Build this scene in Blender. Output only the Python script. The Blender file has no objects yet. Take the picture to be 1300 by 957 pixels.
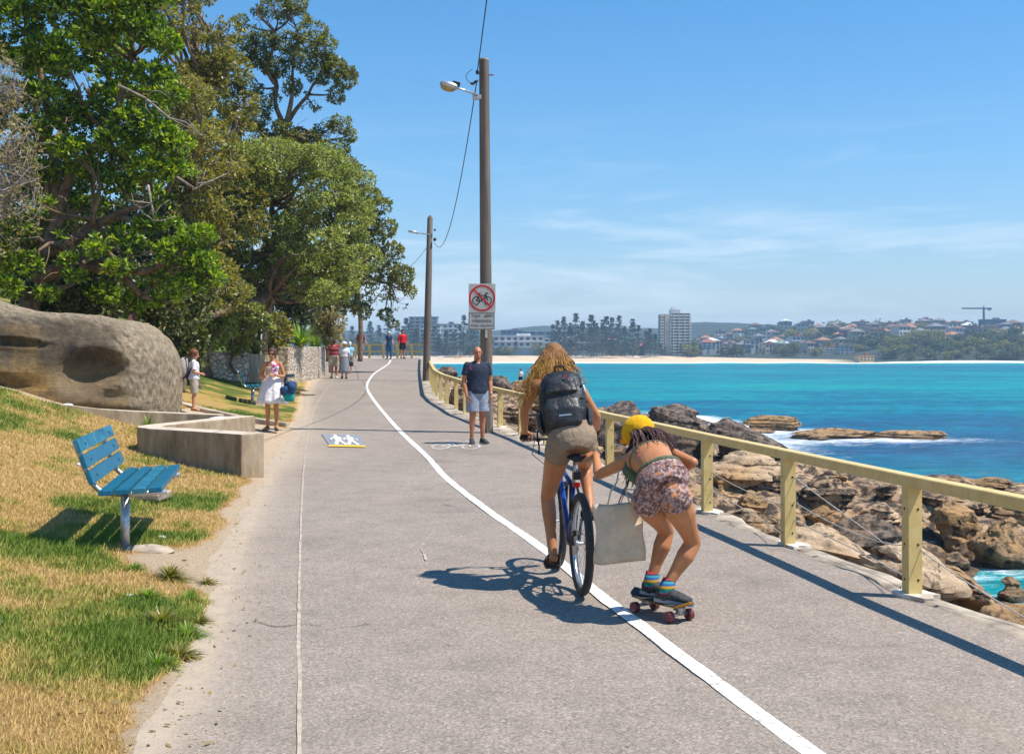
import bpy, bmesh, math, random
import numpy as np
from mathutils import Vector, Matrix
R = math.radians
rnd = random.Random(7)
scene = bpy.context.scene
COL = scene.collection
V = Vector
# ------------------------------------------------------------------ camera model (photo is 1300 px wide, 40 mm lens)
H = 1.65; F = 1444.0; PIT = math.atan(16.5 / F)
def ray(u, v):
    a = (u - 650) / F; b = (433.5 - v) / F; c, s = math.cos(PIT), math.sin(PIT)
    return V((a, c - b * s, s + b * c))
def at(u, v, y):
    d = ray(u, v); return V((d.x * y / d.y, y, H + d.z * y / d.y))
# ------------------------------------------------------------------ numpy noise
def _h(ix, iy, iz, seed):
    with np.errstate(over='ignore'):
        n = (ix.astype(np.int64) * 374761393 + iy.astype(np.int64) * 668265263 + iz.astype(np.int64) * 2147483647 + seed * 974634777) & 0xFFFFFFFF
        n = ((n ^ (n >> 13)) * 1274126177) & 0xFFFFFFFF
        n = (n ^ (n >> 16)) & 0xFFFFFFFF
    return n / 4294967295.0
def vn(x, y, z=0.0, seed=0):
    x, y, z = np.broadcast_arrays(np.asarray(x, float), np.asarray(y, float), np.asarray(z, float))
    ix, iy, iz = np.floor(x), np.floor(y), np.floor(z)
    fx, fy, fz = x - ix, y - iy, z - iz
    fx = fx * fx * (3 - 2 * fx); fy = fy * fy * (3 - 2 * fy); fz = fz * fz * (3 - 2 * fz)
    r = 0
    for dx in (0, 1):
        for dy in (0, 1):
            for dz in (0, 1):
                r = r + _h(ix + dx, iy + dy, iz + dz, seed) * (fx if dx else 1 - fx) * (fy if dy else 1 - fy) * (fz if dz else 1 - fz)
    return r * 2 - 1
def fbm(x, y, z=0.0, o=4, seed=0, g=.5):
    r = 0; a = 1; f = 1; t = 0
    for k in range(o):
        r = r + a * vn(np.asarray(x) * f, np.asarray(y) * f, np.asarray(z) * f, seed + k * 17); t += a; a *= g; f *= 2.03
    return r / t
def sst(a, b, x):
    t = np.clip((np.asarray(x, float) - a) / (b - a), 0, 1); return t * t * (3 - 2 * t)
# ------------------------------------------------------------------ ground functions
GPY = [-50, 16, 22, 30, 40, 50, 60, 70, 74, 400]; GPZ = [0, 0, .08, .2, .38, .6, .95, 1.38, 1.42, 1.42]
def gp(y): return np.interp(y, GPY, GPZ)
XLY = [-60, 0, 5.7, 7, 8.2, 9.5, 11.9, 15.9, 20, 27.5, 37, 46, 55, 70, 76, 90]
XLX = [-1.2, -1.25, -1.58, -1.82, -2.05, -2.3, -2.7, -3.36, -3.92, -4.95, -6.6, -8.0, -9.1, -9.9, -11.5, -20]
XRY = [-60, 2.5, 6.58, 7.76, 9.8, 11.8, 13.9, 16.1, 18.2, 20.2, 22.1, 24.4, 28, 30.2, 33, 36.9, 46, 57, 69, 73, 80, 120, 200]
XRX = [6, 3.7, 2.96, 2.73, 2.376, 2.03, 1.70, 1.33, .97, .55, .15, -.34, -1.15, -1.5, -2.0, -2.5, -3.3, -4.25, -5.2, -5.6, -9, -30, -40]
def xl(y): return np.interp(y, XLY, XLX)
def xr(y): return np.interp(y, XRY, XRX)
def lawn(x, y):
    d = np.maximum(xl(y) - x, -1.0); dd = np.clip(d, 0, 4.2)
    r = .03 * dd + .048 * dd * dd + np.clip(d - 4.2, 0, 40) * .30
    e = sst(-.05, .55, d) * .035 - .012 + .012 * fbm(x * 2.1, y * 2.1, 0, 3, 5)
    b = .05 * fbm(x * .6, y * .6, 3.3, 3, 9) * sst(.3, 2, d)
    # the trodden sandy bay between concrete wall and the lawn beyond is level
    return gp(y) + r + e + b
XSY = [-60, 0, 10, 20, 26, 31, 33, 37, 44, 48, 53, 60, 75, 90, 102, 110, 116, 122, 128]
XSX = [14, 12, 12, 12, 10.5, 13, 22, 27, 24, 17, 14, 13, 15, 16, 14.5, 9, 5, -2, -34]
SEA = -3.7
def rockz(x, y):
    x = np.asarray(x, float); y = np.asarray(y, float)
    wx = x + .9 * fbm(x * .35, y * .35, 1, 3, 21); wy = y + .9 * fbm(x * .35, y * .35, 7, 3, 22)
    x0 = xr(y); d = x - x0; D = np.maximum(np.interp(y, XSY, XSX) - x0, 3); t = d / D
    base = np.interp(t, [-.2, 0, .03, .09, .22, .5, .8, 1.0, 1.12, 1.5, 2], [-.3, -.3, -.38, -1.05, -1.9, -2.6, -3.2, -3.8, -4.7, -6.5, -7])
    base = base + gp(y) * np.clip(1 - t * 1.5, 0, 1)
    n = fbm(wx * .33, wy * .33, 2, 4, 31) * (1.0 - .55 * sst(.4, .8, t)) * sst(.02, .2, t) + .22 * fbm(wx * 1.3, wy * .9, 5, 3, 32)
    h = base + n * (1 - sst(1.05, 1.3, t))
    st = .34; q = h / st; k = np.floor(q); f = q - k
    ter = (k + sst(.62, .98, f)) * st
    h = .25 * h + .75 * ter + .05 * fbm(x * 3, y * 3, 0, 3, 33)
    m = sst(0, .25, d)
    return np.where(d < .3, (gp(y) - .28) * (1 - m) + h * m, h)
def G(u, v):
    y = 10.0
    for _ in range(60):
        d = ray(u, v); p_x = d.x / d.y * y
        s = (H - float(gp(y))) / max(1e-4, -(d.z / d.y)); y = y * .6 + .4 * min(s, 90)
    return V((ray(u, v).x / ray(u, v).y * y, y, float(gp(y))))
# ------------------------------------------------------------------ node materials
def nodes(name):
    m = bpy.data.materials.new(name); m.use_nodes = True
    nt = m.node_tree; b = nt.nodes['Principled BSDF']
    return m, nt, b
def N(nt, t, **k):
    n = nt.nodes.new(t)
    for a, x in k.items(): setattr(n, a, x)
    return n
def S(n, **k):
    for a, x in k.items(): n.inputs[a.replace('_', ' ')].default_value = x
    return n
def rgb(c): return (c[0], c[1], c[2], 1)
def coord(nt, kind='Object', scale=(1, 1, 1)):
    tc = N(nt, 'ShaderNodeTexCoord'); mp = N(nt, 'ShaderNodeMapping'); mp.inputs['Scale'].default_value = scale
    nt.links.new(tc.outputs[kind], mp.inputs[0]); return mp.outputs[0]
def noisen(nt, vec, sc, det=5, rough=.6, dist=0):
    n = N(nt, 'ShaderNodeTexNoise'); S(n, Scale=sc, Detail=det, Roughness=rough, Distortion=dist); nt.links.new(vec, n.inputs['Vector']); return n.outputs['Fac']
def ramp(nt, fac, stops, interp='LINEAR'):
    r = N(nt, 'ShaderNodeValToRGB'); r.color_ramp.interpolation = interp
    e = r.color_ramp.elements
    while len(e) < len(stops): e.new(.5)
    for k, (p, c) in enumerate(stops):
        e[k].position = p; e[k].color = rgb(c) if not isinstance(c, (int, float)) else (c, c, c, 1)
    nt.links.new(fac, r.inputs[0]); return r.outputs[0]
def mixc(nt, a, b, f, mode='MIX'):
    m = N(nt, 'ShaderNodeMix', data_type='RGBA', blend_type=mode)
    for s, x in ((m.inputs[0], f), (m.inputs[6], a), (m.inputs[7], b)):
        if hasattr(x, 'is_linked') or hasattr(x, 'links'): nt.links.new(x, s)
        elif isinstance(x, (int, float)): s.default_value = x if s == m.inputs[0] else (x, x, x, 1)
        else: s.default_value = rgb(x)
    return m.outputs[2]
def math_(nt, op, a, b=None, clamp=False):
    m = N(nt, 'ShaderNodeMath', operation=op); m.use_clamp = clamp
    for s, x in ((m.inputs[0], a), (m.inputs[1], b)):
        if x is None: continue
        if isinstance(x, (int, float)): s.default_value = x
        else: nt.links.new(x, s)
    return m.outputs[0]
def bumpn(nt, b, h, strength=.3, dist=.02, prev=None):
    n = N(nt, 'ShaderNodeBump'); S(n, Strength=strength, Distance=dist); nt.links.new(h, n.inputs['Height'])
    if prev: nt.links.new(prev, n.inputs['Normal'])
    nt.links.new(n.outputs[0], b.inputs['Normal']); return n.outputs[0]
def pm(name, col, col2=None, rough=.6, sc=6, lo=.42, hi=.62, bump=0, bsc=40, bd=.01, metal=0, spec=.5, space='Object', aniso=(1, 1, 1), coat=0):
    m, nt, b = nodes(name)
    S(b, Roughness=rough, Metallic=metal); b.inputs['Specular IOR Level'].default_value = spec
    if coat: b.inputs['Coat Weight'].default_value = coat
    if col2 is None: col2 = tuple(c * .82 for c in col)
    vec = coord(nt, space, aniso)
    c = ramp(nt, noisen(nt, vec, sc), [(lo, col2), (hi, col)])
    nt.links.new(c, b.inputs['Base Color'])
    if bump: bumpn(nt, b, noisen(nt, vec, bsc, 4), bump, bd)
    return m
MT = {}
def mat_all():
    # asphalt
    m, nt, b = nodes('asphalt'); vec = coord(nt)
    big = noisen(nt, vec, .45, 5, .6); fine = noisen(nt, vec, 95, 3, .75)
    vo = N(nt, 'ShaderNodeTexVoronoi'); S(vo, Scale=85); nt.links.new(vec, vo.inputs['Vector'])
    ag = ramp(nt, vo.outputs['Color'], [(0, (.18, .147, .12)), (.45, (.272, .223, .182)), (.8, (.338, .282, .232)), (1, (.46, .40, .335))])
    c = mixc(nt, ag, ramp(nt, fine, [(.3, .72), (.7, 1.22)]), .6, 'MULTIPLY')
    c = mixc(nt, c, ramp(nt, big, [(.3, .80), (.42, .97), (.6, 1.03), (.75, 1.16)]), 1.0, 'MULTIPLY')
    mid = noisen(nt, vec, 3.2, 6, .7); c = mixc(nt, c, ramp(nt, mid, [(.28, .80), (.5, 1.0), (.75, 1.12)]), .9, 'MULTIPLY')
    du = N(nt, 'ShaderNodeAttribute', attribute_name='dust'); c = mixc(nt, c, (.45, .355, .255), math_(nt, 'MULTIPLY', du.outputs['Fac'], ramp(nt, noisen(nt, vec, 6, 7, .8), [(.3, .35), (.6, 1)]), True))
    st = noisen(nt, coord(nt, 'Object', (1, .25, 1)), 1.1, 4, .6); c = mixc(nt, c, (.38, .30, .215), ramp(nt, st, [(.6, 0), (.78, .35)]))
    v2 = N(nt, 'ShaderNodeTexVoronoi'); S(v2, Scale=2.3); nt.links.new(vec, v2.inputs['Vector'])
    c = mixc(nt, c, (.07, .06, .055), ramp(nt, v2.outputs['Distance'], [(.018, .75), (.03, 0)]))
    nt.links.new(c, b.inputs['Base Color']); S(b, Roughness=.92); b.inputs['Specular IOR Level'].default_value = .25
    bumpn(nt, b, vo.outputs['Distance'], .22, .003); MT['asphalt'] = m
    MT['dirt'] = pm('dirt', (.50, .37, .24), (.38, .27, .17), .95, 3, .35, .65, .4, 30, .01)
    # lawn sheet: dry attribute 0 green .. 1 straw .. 2 dirt
    m, nt, b = nodes('lawn'); vec = coord(nt); at_ = N(nt, 'ShaderNodeAttribute', attribute_name='dry')
    f = math_(nt, 'ADD', math_(nt, 'MULTIPLY', at_.outputs['Fac'], .5), math_(nt, 'MULTIPLY', math_(nt, 'SUBTRACT', noisen(nt, vec, 9, 6, .75), .5), .55))
    c = ramp(nt, f, [(.0, (.075, .115, .018)), (.22, (.16, .17, .035)), (.42, (.40, .27, .08)), (.62, (.46, .29, .12)), (.85, (.50, .365, .235)), (1, (.53, .40, .265))])
    c = mixc(nt, c, ramp(nt, noisen(nt, vec, 60, 3, .8), [(.3, .6), (.7, 1.35)]), .8, 'MULTIPLY')
    nt.links.new(c, b.inputs['Base Color']); S(b, Roughness=.95); b.inputs['Specular IOR Level'].default_value = .15
    bumpn(nt, b, noisen(nt, vec, 45, 5, .8), .9, .03); MT['lawn'] = m
    m, nt, b = nodes('grass_blade'); at_ = N(nt, 'ShaderNodeAttribute', attribute_name='dry')
    geo = N(nt, 'ShaderNodeNewGeometry')
    f = math_(nt, 'ADD', at_.outputs['Fac'], math_(nt, 'MULTIPLY', math_(nt, 'SUBTRACT', geo.outputs['Random Per Island'], .5), .5))
    c = ramp(nt, f, [(0, (.13, .21, .022)), (.3, (.25, .30, .04)), (.55, (.48, .40, .10)), (.8, (.62, .42, .15)), (1, (.66, .44, .19))])
    nt.links.new(c, b.inputs['Base Color']); S(b, Roughness=.6); b.inputs['Specular IOR Level'].default_value = .3
    tr = N(nt, 'ShaderNodeBsdfTranslucent'); nt.links.new(c, tr.inputs[0]); mx = N(nt, 'ShaderNodeMixShader'); mx.inputs[0].default_value = .3
    nt.links.new(b.outputs[0], mx.inputs[1]); nt.links.new(tr.outputs[0], mx.inputs[2]); nt.links.new(mx.outputs[0], nt.nodes['Material Output'].inputs[0]); MT['blade'] = m
    def leaf(name, cs, tl=.3, rough=.42):
        m, nt, b = nodes(name); geo = N(nt, 'ShaderNodeNewGeometry'); vec = coord(nt)
        f = math_(nt, 'ADD', math_(nt, 'MULTIPLY', geo.outputs['Random Per Island'], .6), math_(nt, 'MULTIPLY', noisen(nt, vec, .8, 3), .42))
        c = ramp(nt, f, [(.22, cs[0]), (.42, cs[1]), (.62, cs[2]), (.80, cs[3])])
        nt.links.new(c, b.inputs['Base Color']); S(b, Roughness=rough); b.inputs['Specular IOR Level'].default_value = .45
        tr = N(nt, 'ShaderNodeBsdfTranslucent'); nt.links.new(mixc(nt, c, (1.5, 1.6, .5), 1.0, 'MULTIPLY'), tr.inputs[0]); mx = N(nt, 'ShaderNodeMixShader'); mx.inputs[0].default_value = tl + .08
        nt.links.new(b.outputs[0], mx.inputs[1]); nt.links.new(tr.outputs[0], mx.inputs[2]); nt.links.new(mx.outputs[0], nt.nodes['Material Output'].inputs[0]); return m
    MT['leaf_bright'] = leaf('leaf_bright', [(.04, .08, .010), (.10, .185, .014), (.24, .35, .02), (.46, .52, .04)])
    MT['leaf_grey'] = leaf('leaf_grey', [(.10, .125, .035), (.20, .23, .06), (.34, .37, .10), (.48, .49, .17)])
    MT['leaf_olive'] = leaf('leaf_olive', [(.10, .095, .025), (.19, .18, .04), (.30, .27, .055), (.42, .32, .08)])
    MT['leaf_gum'] = leaf('leaf_gum', [(.07, .09, .03), (.14, .165, .045), (.23, .23, .06), (.36, .30, .09)])
    MT['leaf_dry'] = leaf('leaf_dry', [(.17, .14, .08), (.26, .22, .12), (.33, .27, .14), (.40, .30, .10)])
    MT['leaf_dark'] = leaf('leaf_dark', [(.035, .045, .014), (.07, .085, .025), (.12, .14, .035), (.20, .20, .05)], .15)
    MT['leaf_flax'] = leaf('leaf_flax', [(.08, .14, .02), (.14, .25, .03), (.22, .34, .04), (.36, .42, .06)], .3)
    MT['needle'] = leaf('needle', [(.035, .055, .03), (.05, .075, .04), (.065, .09, .045), (.08, .1, .05)], .1, .6)
    MT['bark'] = pm('bark', (.26, .175, .105), (.10, .068, .045), .9, 7, .35, .65, .7, 18, .015)
    MT['bark_grey'] = pm('bark_grey', (.42, .38, .34), (.22, .19, .17), .9, 9, .35, .65, .6, 25, .03, aniso=(1, 1, .3))
    MT['twig'] = pm('twig', (.40, .34, .29), (.24, .19, .16), .9, 9)
    # shore rock
    def rock(name, tan, tan2, darkc, dk, wet=True, sc=1.0, om=.6):
        m, nt, b = nodes(name); tc = N(nt, 'ShaderNodeNewGeometry'); vec = tc.outputs['Position']
        mp = N(nt, 'ShaderNodeMapping'); mp.inputs['Scale'].default_value = (.8 * sc, .8 * sc, 3.2 * sc); nt.links.new(vec, mp.inputs[0]); vs = mp.outputs[0]
        n1 = noisen(nt, vs, 1.3, 7, .65, .6); n2 = noisen(nt, vec, 3.2 * sc, 8, .72); n3 = noisen(nt, vec, 14 * sc, 6, .75); n4 = noisen(nt, vec, .55 * sc, 4, .6)
        c = ramp(nt, n1, [(.3, tan2), (.5, tan), (.68, tuple(min(1, x * 1.22) for x in tan))])
        c = mixc(nt, c, (.48, .26, .09), ramp(nt, n4, [(.50, 0), (.66, om)]))
        c = mixc(nt, c, darkc, ramp(nt, n2, [(dk - .06, 1), (dk + .05, 0)]))
        c = mixc(nt, c, ramp(nt, n3, [(.28, .55), (.55, 1.05), (.75, 1.25)]), .75, 'MULTIPLY')
        sx = N(nt, 'ShaderNodeSeparateXYZ'); nt.links.new(vec, sx.inputs[0])
        if wet:
            w = math_(nt, 'ADD', sx.outputs[2], math_(nt, 'MULTIPLY', math_(nt, 'SUBTRACT', n2, .5), 1.2))
            wf = ramp(nt, math_(nt, 'ADD', math_(nt, 'MULTIPLY', w, .5), 2.0), [(.17, 1), (.38, 0)])
            c = mixc(nt, c, (.10, .062, .035), math_(nt, 'MULTIPLY', wf, .72)); S(b, Roughness=.8)
            nt.links.new(math_(nt, 'SUBTRACT', .9, math_(nt, 'MULTIPLY', wf, .6)), b.inputs['Roughness'])
        else: S(b, Roughness=.9)
        nt.links.new(c, b.inputs['Base Color']); b.inputs['Specular IOR Level'].default_value = .35
        mp2 = N(nt, 'ShaderNodeMapping'); mp2.inputs['Scale'].default_value = (.7, .7, 9); nt.links.new(vec, mp2.inputs[0])
        p = bumpn(nt, b, noisen(nt, mp2.outputs[0], 1.6, 6, .7, .4), .7, .09); bumpn(nt, b, noisen(nt, vec, 9, 9, .78), .9, .06, p); return m
    MT['rock'] = rock('rock_sandstone', (.48, .33, .20), (.29, .18, .10), (.06, .042, .03), .51)
    MT['rock_light'] = rock('rock_pale', (.60, .43, .27), (.45, .29, .16), (.11, .075, .05), .44)
    MT['rock_dark'] = rock('rock_dark', (.22, .165, .125), (.12, .09, .07), (.045, .036, .03), .50, om=.25)
    MT['rock_brown'] = rock('rock_brown', (.42, .26, .125), (.27, .155, .07), (.055, .038, .024), .46)
    # sandstone boulder with attributes
    m, nt, b = nodes('boulder_stone'); vec = coord(nt)
    o = N(nt, 'ShaderNodeAttribute', attribute_name='ochre'); dk = N(nt, 'ShaderNodeAttribute', attribute_name='stain_shade'); gr = N(nt, 'ShaderNodeAttribute', attribute_name='grey')
    n1 = noisen(nt, vec, 2.2, 8, .7, .5); n2 = noisen(nt, vec, 12, 6, .75)
    c = ramp(nt, n1, [(.3, (.23, .16, .085)), (.55, (.40, .29, .16)), (.75, (.52, .39, .23))])
    c = mixc(nt, c, ramp(nt, n2, [(.3, (.38, .21, .05)), (.7, (.55, .34, .10))]), math_(nt, 'MULTIPLY', o.outputs['Fac'], ramp(nt, n1, [(.36, 0), (.5, 1)]), True))
    c = mixc(nt, c, ramp(nt, n2, [(.3, (.29, .215, .13)), (.5, (.47, .365, .235)), (.7, (.60, .48, .33))]), gr.outputs['Fac'])
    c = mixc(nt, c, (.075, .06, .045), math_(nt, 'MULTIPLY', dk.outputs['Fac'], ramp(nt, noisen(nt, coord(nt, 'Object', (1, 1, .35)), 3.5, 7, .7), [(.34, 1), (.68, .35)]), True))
    c = mixc(nt, c, ramp(nt, n2, [(.3, .6), (.7, 1.25)]), .7, 'MULTIPLY')
    nt.links.new(c, b.inputs['Base Color']); S(b, Roughness=.92)
    mpx = N(nt, 'ShaderNodeMapping'); mpx.inputs['Scale'].default_value = (1, 1, 6); nt.links.new(vec, mpx.inputs[0])
    p = bumpn(nt, b, noisen(nt, mpx.outputs[0], 2, 7, .7), 1.0, .12); p = bumpn(nt, b, noisen(nt, vec, 16, 9, .85), 1.0, .06, p); vc = N(nt, 'ShaderNodeTexVoronoi', feature='SMOOTH_F1'); S(vc, Scale=8.5); nt.links.new(coord(nt, 'Object', (1, 1, .7)), vc.inputs['Vector']); bumpn(nt, b, math_(nt, 'MULTIPLY', vc.outputs['Distance'], gr.outputs['Fac']), .9, .14, p); MT['boulder'] = m
    # concrete of the wall
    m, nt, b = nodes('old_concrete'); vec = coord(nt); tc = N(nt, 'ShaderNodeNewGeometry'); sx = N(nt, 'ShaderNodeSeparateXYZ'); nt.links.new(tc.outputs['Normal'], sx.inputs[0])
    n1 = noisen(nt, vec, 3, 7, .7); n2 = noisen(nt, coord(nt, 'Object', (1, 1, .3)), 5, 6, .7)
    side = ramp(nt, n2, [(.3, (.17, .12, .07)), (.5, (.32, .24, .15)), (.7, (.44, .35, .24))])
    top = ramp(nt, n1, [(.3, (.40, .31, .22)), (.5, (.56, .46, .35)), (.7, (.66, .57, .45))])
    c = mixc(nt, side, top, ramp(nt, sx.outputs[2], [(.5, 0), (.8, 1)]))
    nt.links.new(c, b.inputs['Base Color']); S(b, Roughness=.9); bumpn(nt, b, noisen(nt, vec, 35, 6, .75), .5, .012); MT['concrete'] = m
    MT['kerb'] = pm('pale_concrete', (.52, .43, .32), (.25, .20, .15), .9, 3.2, .38, .62, .6, 25, .015)
    MT['whitewash'] = pm('whitewash', (.74, .70, .64), (.44, .36, .28), .85, 5, .42, .56, .4, 25, .01)
    # rubble wall
    m, nt, b = nodes('rubble'); vec = coord(nt, 'Object', (1, 1, 1.5)); vo = N(nt, 'ShaderNodeTexVoronoi'); S(vo, Scale=4.6); nt.links.new(vec, vo.inputs['Vector'])
    ve = N(nt, 'ShaderNodeTexVoronoi', feature='DISTANCE_TO_EDGE'); S(ve, Scale=4.6); nt.links.new(vec, ve.inputs['Vector'])
    c = ramp(nt, vo.outputs['Color'], [(0, (.34, .25, .17)), (.35, (.54, .43, .32)), (.7, (.64, .54, .43)), (1, (.72, .64, .54))])
    c = mixc(nt, (.26, .21, .16), c, ramp(nt, ve.outputs['Distance'], [(.01, 0), (.05, 1)]))
    c = mixc(nt, c, ramp(nt, noisen(nt, vec, 14, 5, .7), [(.3, .7), (.7, 1.2)]), .7, 'MULTIPLY')
    nt.links.new(c, b.inputs['Base Color']); S(b, Roughness=.9); bumpn(nt, b, ramp(nt, ve.outputs['Distance'], [(0, 0), (.15, 1)]), .9, .06); MT['rubble'] = m
    # paint
    MT['line'] = pm('road_paint', (.74, .72, .68), (.40, .35, .30), .8, 22, .36, .50, .3, 90, .004)
    m, nt, b = nodes('worn_paint'); vec = coord(nt); b.inputs['Base Color'].default_value = rgb((.78, .76, .73)); S(b, Roughness=.85)
    tp = N(nt, 'ShaderNodeBsdfTransparent'); mx = N(nt, 'ShaderNodeMixShader'); nt.links.new(ramp(nt, noisen(nt, vec, 9, 8, .8), [(.40, 0), (.58, .75)]), mx.inputs[0])
    nt.links.new(tp.outputs[0], mx.inputs[1]); nt.links.new(b.outputs[0], mx.inputs[2]); nt.links.new(mx.outputs[0], nt.nodes['Material Output'].inputs[0]); MT['worn'] = m
    MT['mark_grey'] = pm('marking_grey', (.26, .28, .31), (.20, .21, .23), .85, 15)
    MT['mark_yellow'] = pm('marking_yellow', (.85, .55, .03), (.7, .42, .03), .7, 25)
    MT['seam'] = pm('seam_dust', (.48, .40, .31), (.27, .22, .175), .95, 8, .3, .6)
    MT['crack'] = pm('crack', (.12, .10, .09), (.07, .06, .05), .95, 8)
    # fence
    m, nt, b = nodes('fence_yellow'); vec = coord(nt)
    c = ramp(nt, noisen(nt, vec, 7, 6, .7), [(.3, (.58, .42, .145)), (.6, (.70, .53, .21))]); c = mixc(nt, c, (.28, .14, .05), ramp(nt, noisen(nt, coord(nt, 'Object', (1, 1, .45)), 24, 6, .8), [(.60, 0), (.70, .75)]))
    nt.links.new(c, b.inputs['Base Color']); S(b, Roughness=.5); bumpn(nt, b, noisen(nt, vec, 60, 4), .15, .004); MT['fence'] = m
    MT['hole'] = pm('bolt_dark', (.05, .035, .02), None, .7)
    MT['cable'] = pm('steel_cable', (.62, .60, .56), (.4, .37, .33), .5, 30, metal=.2)
    MT['wood'] = pm('weathered_pole', (.21, .165, .13), (.10, .08, .068), .85, 5, .35, .65, .7, 22, .02, aniso=(3, 3, .12))
    MT['steel'] = pm('galvanised', (.62, .63, .64), (.45, .46, .47), .42, 20, metal=.75)
    MT['slat'] = pm('blue_slat', (.003, .135, .225), (.003, .10, .175), .42, 6, .35, .65, .15, 40, .004, aniso=(4, .4, 4))
    MT['slat_worn'] = pm('blue_slat_worn', (.04, .19, .28), (.004, .13, .21), .5, 6, .45, .65, .15, 40, .004)
    MT['black'] = pm('black', (.02, .02, .022), (.012, .012, .013), .5, 10)
    MT['wire'] = pm('wire', (.02, .022, .028), None, .6)
    MT['tyre'] = pm('tyre_rubber', (.022, .021, .021), (.05, .045, .04), .8, 12, .5, .75, .8, 60, .01)
    MT['rim'] = pm('rim_alloy', (.7, .71, .73), None, .3, 10, metal=.9)
    MT['blue_frame'] = pm('blue_paint', (.015, .05, .32), (.01, .035, .24), .25, 10, coat=.5)
    MT['frame_black'] = pm('black_paint', (.015, .016, .02), None, .3, 10, coat=.4)
    MT['red_lens'] = pm('red_lens', (.7, .01, .01), (.5, .01, .01), .2, 10)
    MT['orange_lens'] = pm('orange_lens', (.9, .25, .02), None, .25, 10)
    MT['lamp_glass'] = pm('lamp_glass', (.42, .33, .16), (.3, .22, .1), .25, 12)
    MT['sign_white'] = pm('sign_face', (.52, .50, .46), (.44, .42, .38), .45, 12)
    MT['sign_red'] = pm('sign_red', (.62, .015, .02), None, .4, 10)
    MT['sign_black'] = pm('sign_black', (.015, .015, .018), None, .5)
    def skin(name, c, c2):
        m, nt, b = nodes(name); vec = coord(nt); S(b, Roughness=.48)
        nt.links.new(ramp(nt, noisen(nt, vec, 9, 5, .6), [(.35, c2), (.65, c)]), b.inputs['Base Color'])
        b.inputs['Subsurface Weight'].default_value = .12; b.inputs['Subsurface Radius'].default_value = (.02, .008, .004); b.inputs['Subsurface Scale'].default_value = .5
        bumpn(nt, b, noisen(nt, vec, 120, 3), .12, .002); return m
    MT['skin_tan'] = skin('skin_tan', (.52, .225, .092), (.44, .175, .07)); MT['skin_fair'] = skin('skin_fair', (.56, .27, .15), (.48, .215, .115)); MT['skin_red'] = skin('skin_red', (.50, .20, .10), (.42, .155, .075))
    def cloth(name, c, c2=None, sc=9, bs=11, bd=.02, rough=.9):
        m, nt, b = nodes(name); vec = coord(nt); S(b, Roughness=rough); b.inputs['Specular IOR Level'].default_value = .2; c2 = c2 or tuple(x * .85 for x in c)
        nt.links.new(ramp(nt, noisen(nt, vec, sc, 4), [(.4, c2), (.6, c)]), b.inputs['Base Color'])
        p = bumpn(nt, b, noisen(nt, vec, bs, 3, .6, .8), .8, bd); bumpn(nt, b, noisen(nt, vec, 260, 2), .2, .001, p); return m
    for k, c in dict(khaki=(.30, .225, .155), white=(.72, .71, .72), navy=(.03, .04, .065), greyblue=(.30, .33, .40), black_cloth=(.018, .018, .02), canvas=(.68, .55, .39), cap_yellow=(.80, .42, .012), olive=(.11, .15, .09),
                     stone_cloth=(.46, .40, .31), red_cloth=(.60, .02, .03), pink=(.75, .03, .22), jeans=(.05, .12, .25), teal=(.02, .30, .27), darkblue=(.03, .07, .16), cream=(.62, .50, .34), lightblue=(.25, .50, .68), greyskirt=(.23, .24, .27), beige_pack=(.42, .37, .33), maroon=(.30, .05, .08)).items():
        MT[k] = cloth(k, c)
    MT['dress'] = cloth('dress_white', (.78, .74, .74), (.70, .64, .64), 14, 7, .04)
    # patterned shorts
    m, nt, b = nodes('floral'); vec = coord(nt); S(b, Roughness=.85)
    vo = N(nt, 'ShaderNodeTexVoronoi'); S(vo, Scale=70); nt.links.new(vec, vo.inputs['Vector'])
    c = ramp(nt, vo.outputs['Color'], [(.1, (.10, .05, .045)), (.45, (.20, .11, .10)), (.75, (.42, .29, .27)), (1, (.55, .42, .38))])
    c = mixc(nt, c, (.72, .27, .08), ramp(nt, noisen(nt, vec, 18, 4, .6), [(.56, 0), (.63, .85)])); nt.links.new(c, b.inputs['Base Color'])
    bumpn(nt, b, noisen(nt, coord(nt, 'Object', (3, 3, .7)), 9, 3), .8, .02); MT['floral'] = m
    def stripes(name, stops, axis_scale, per):
        m, nt, b = nodes(name); tc = N(nt, 'ShaderNodeNewGeometry'); sx = N(nt, 'ShaderNodeSeparateXYZ'); nt.links.new(tc.outputs['Position'], sx.inputs[0])
        f = math_(nt, 'FRACT', math_(nt, 'DIVIDE', sx.outputs[2], per)); nt.links.new(ramp(nt, f, stops, 'CONSTANT'), b.inputs['Base Color']); S(b, Roughness=.9); return m
    MT['sock'] = stripes('sock_stripe', [(0, (.50, .25, .02)), (.15, (.02, .10, .28)), (.3, (.02, .26, .36)), (.42, (.04, .03, .07)), (.52, (.38, .015, .03)), (.72, (.02, .24, .36)), (.86, (.015, .18, .06))], 1, .10)
    MT['stripe_shirt'] = stripes('stripe_shirt', [(0, (.45, .03, .05)), (.3, (.62, .25, .06)), (.42, (.02, .02, .05)), (.7, (.45, .03, .05)), (.85, (.02, .02, .05))], 1, .17)
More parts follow.
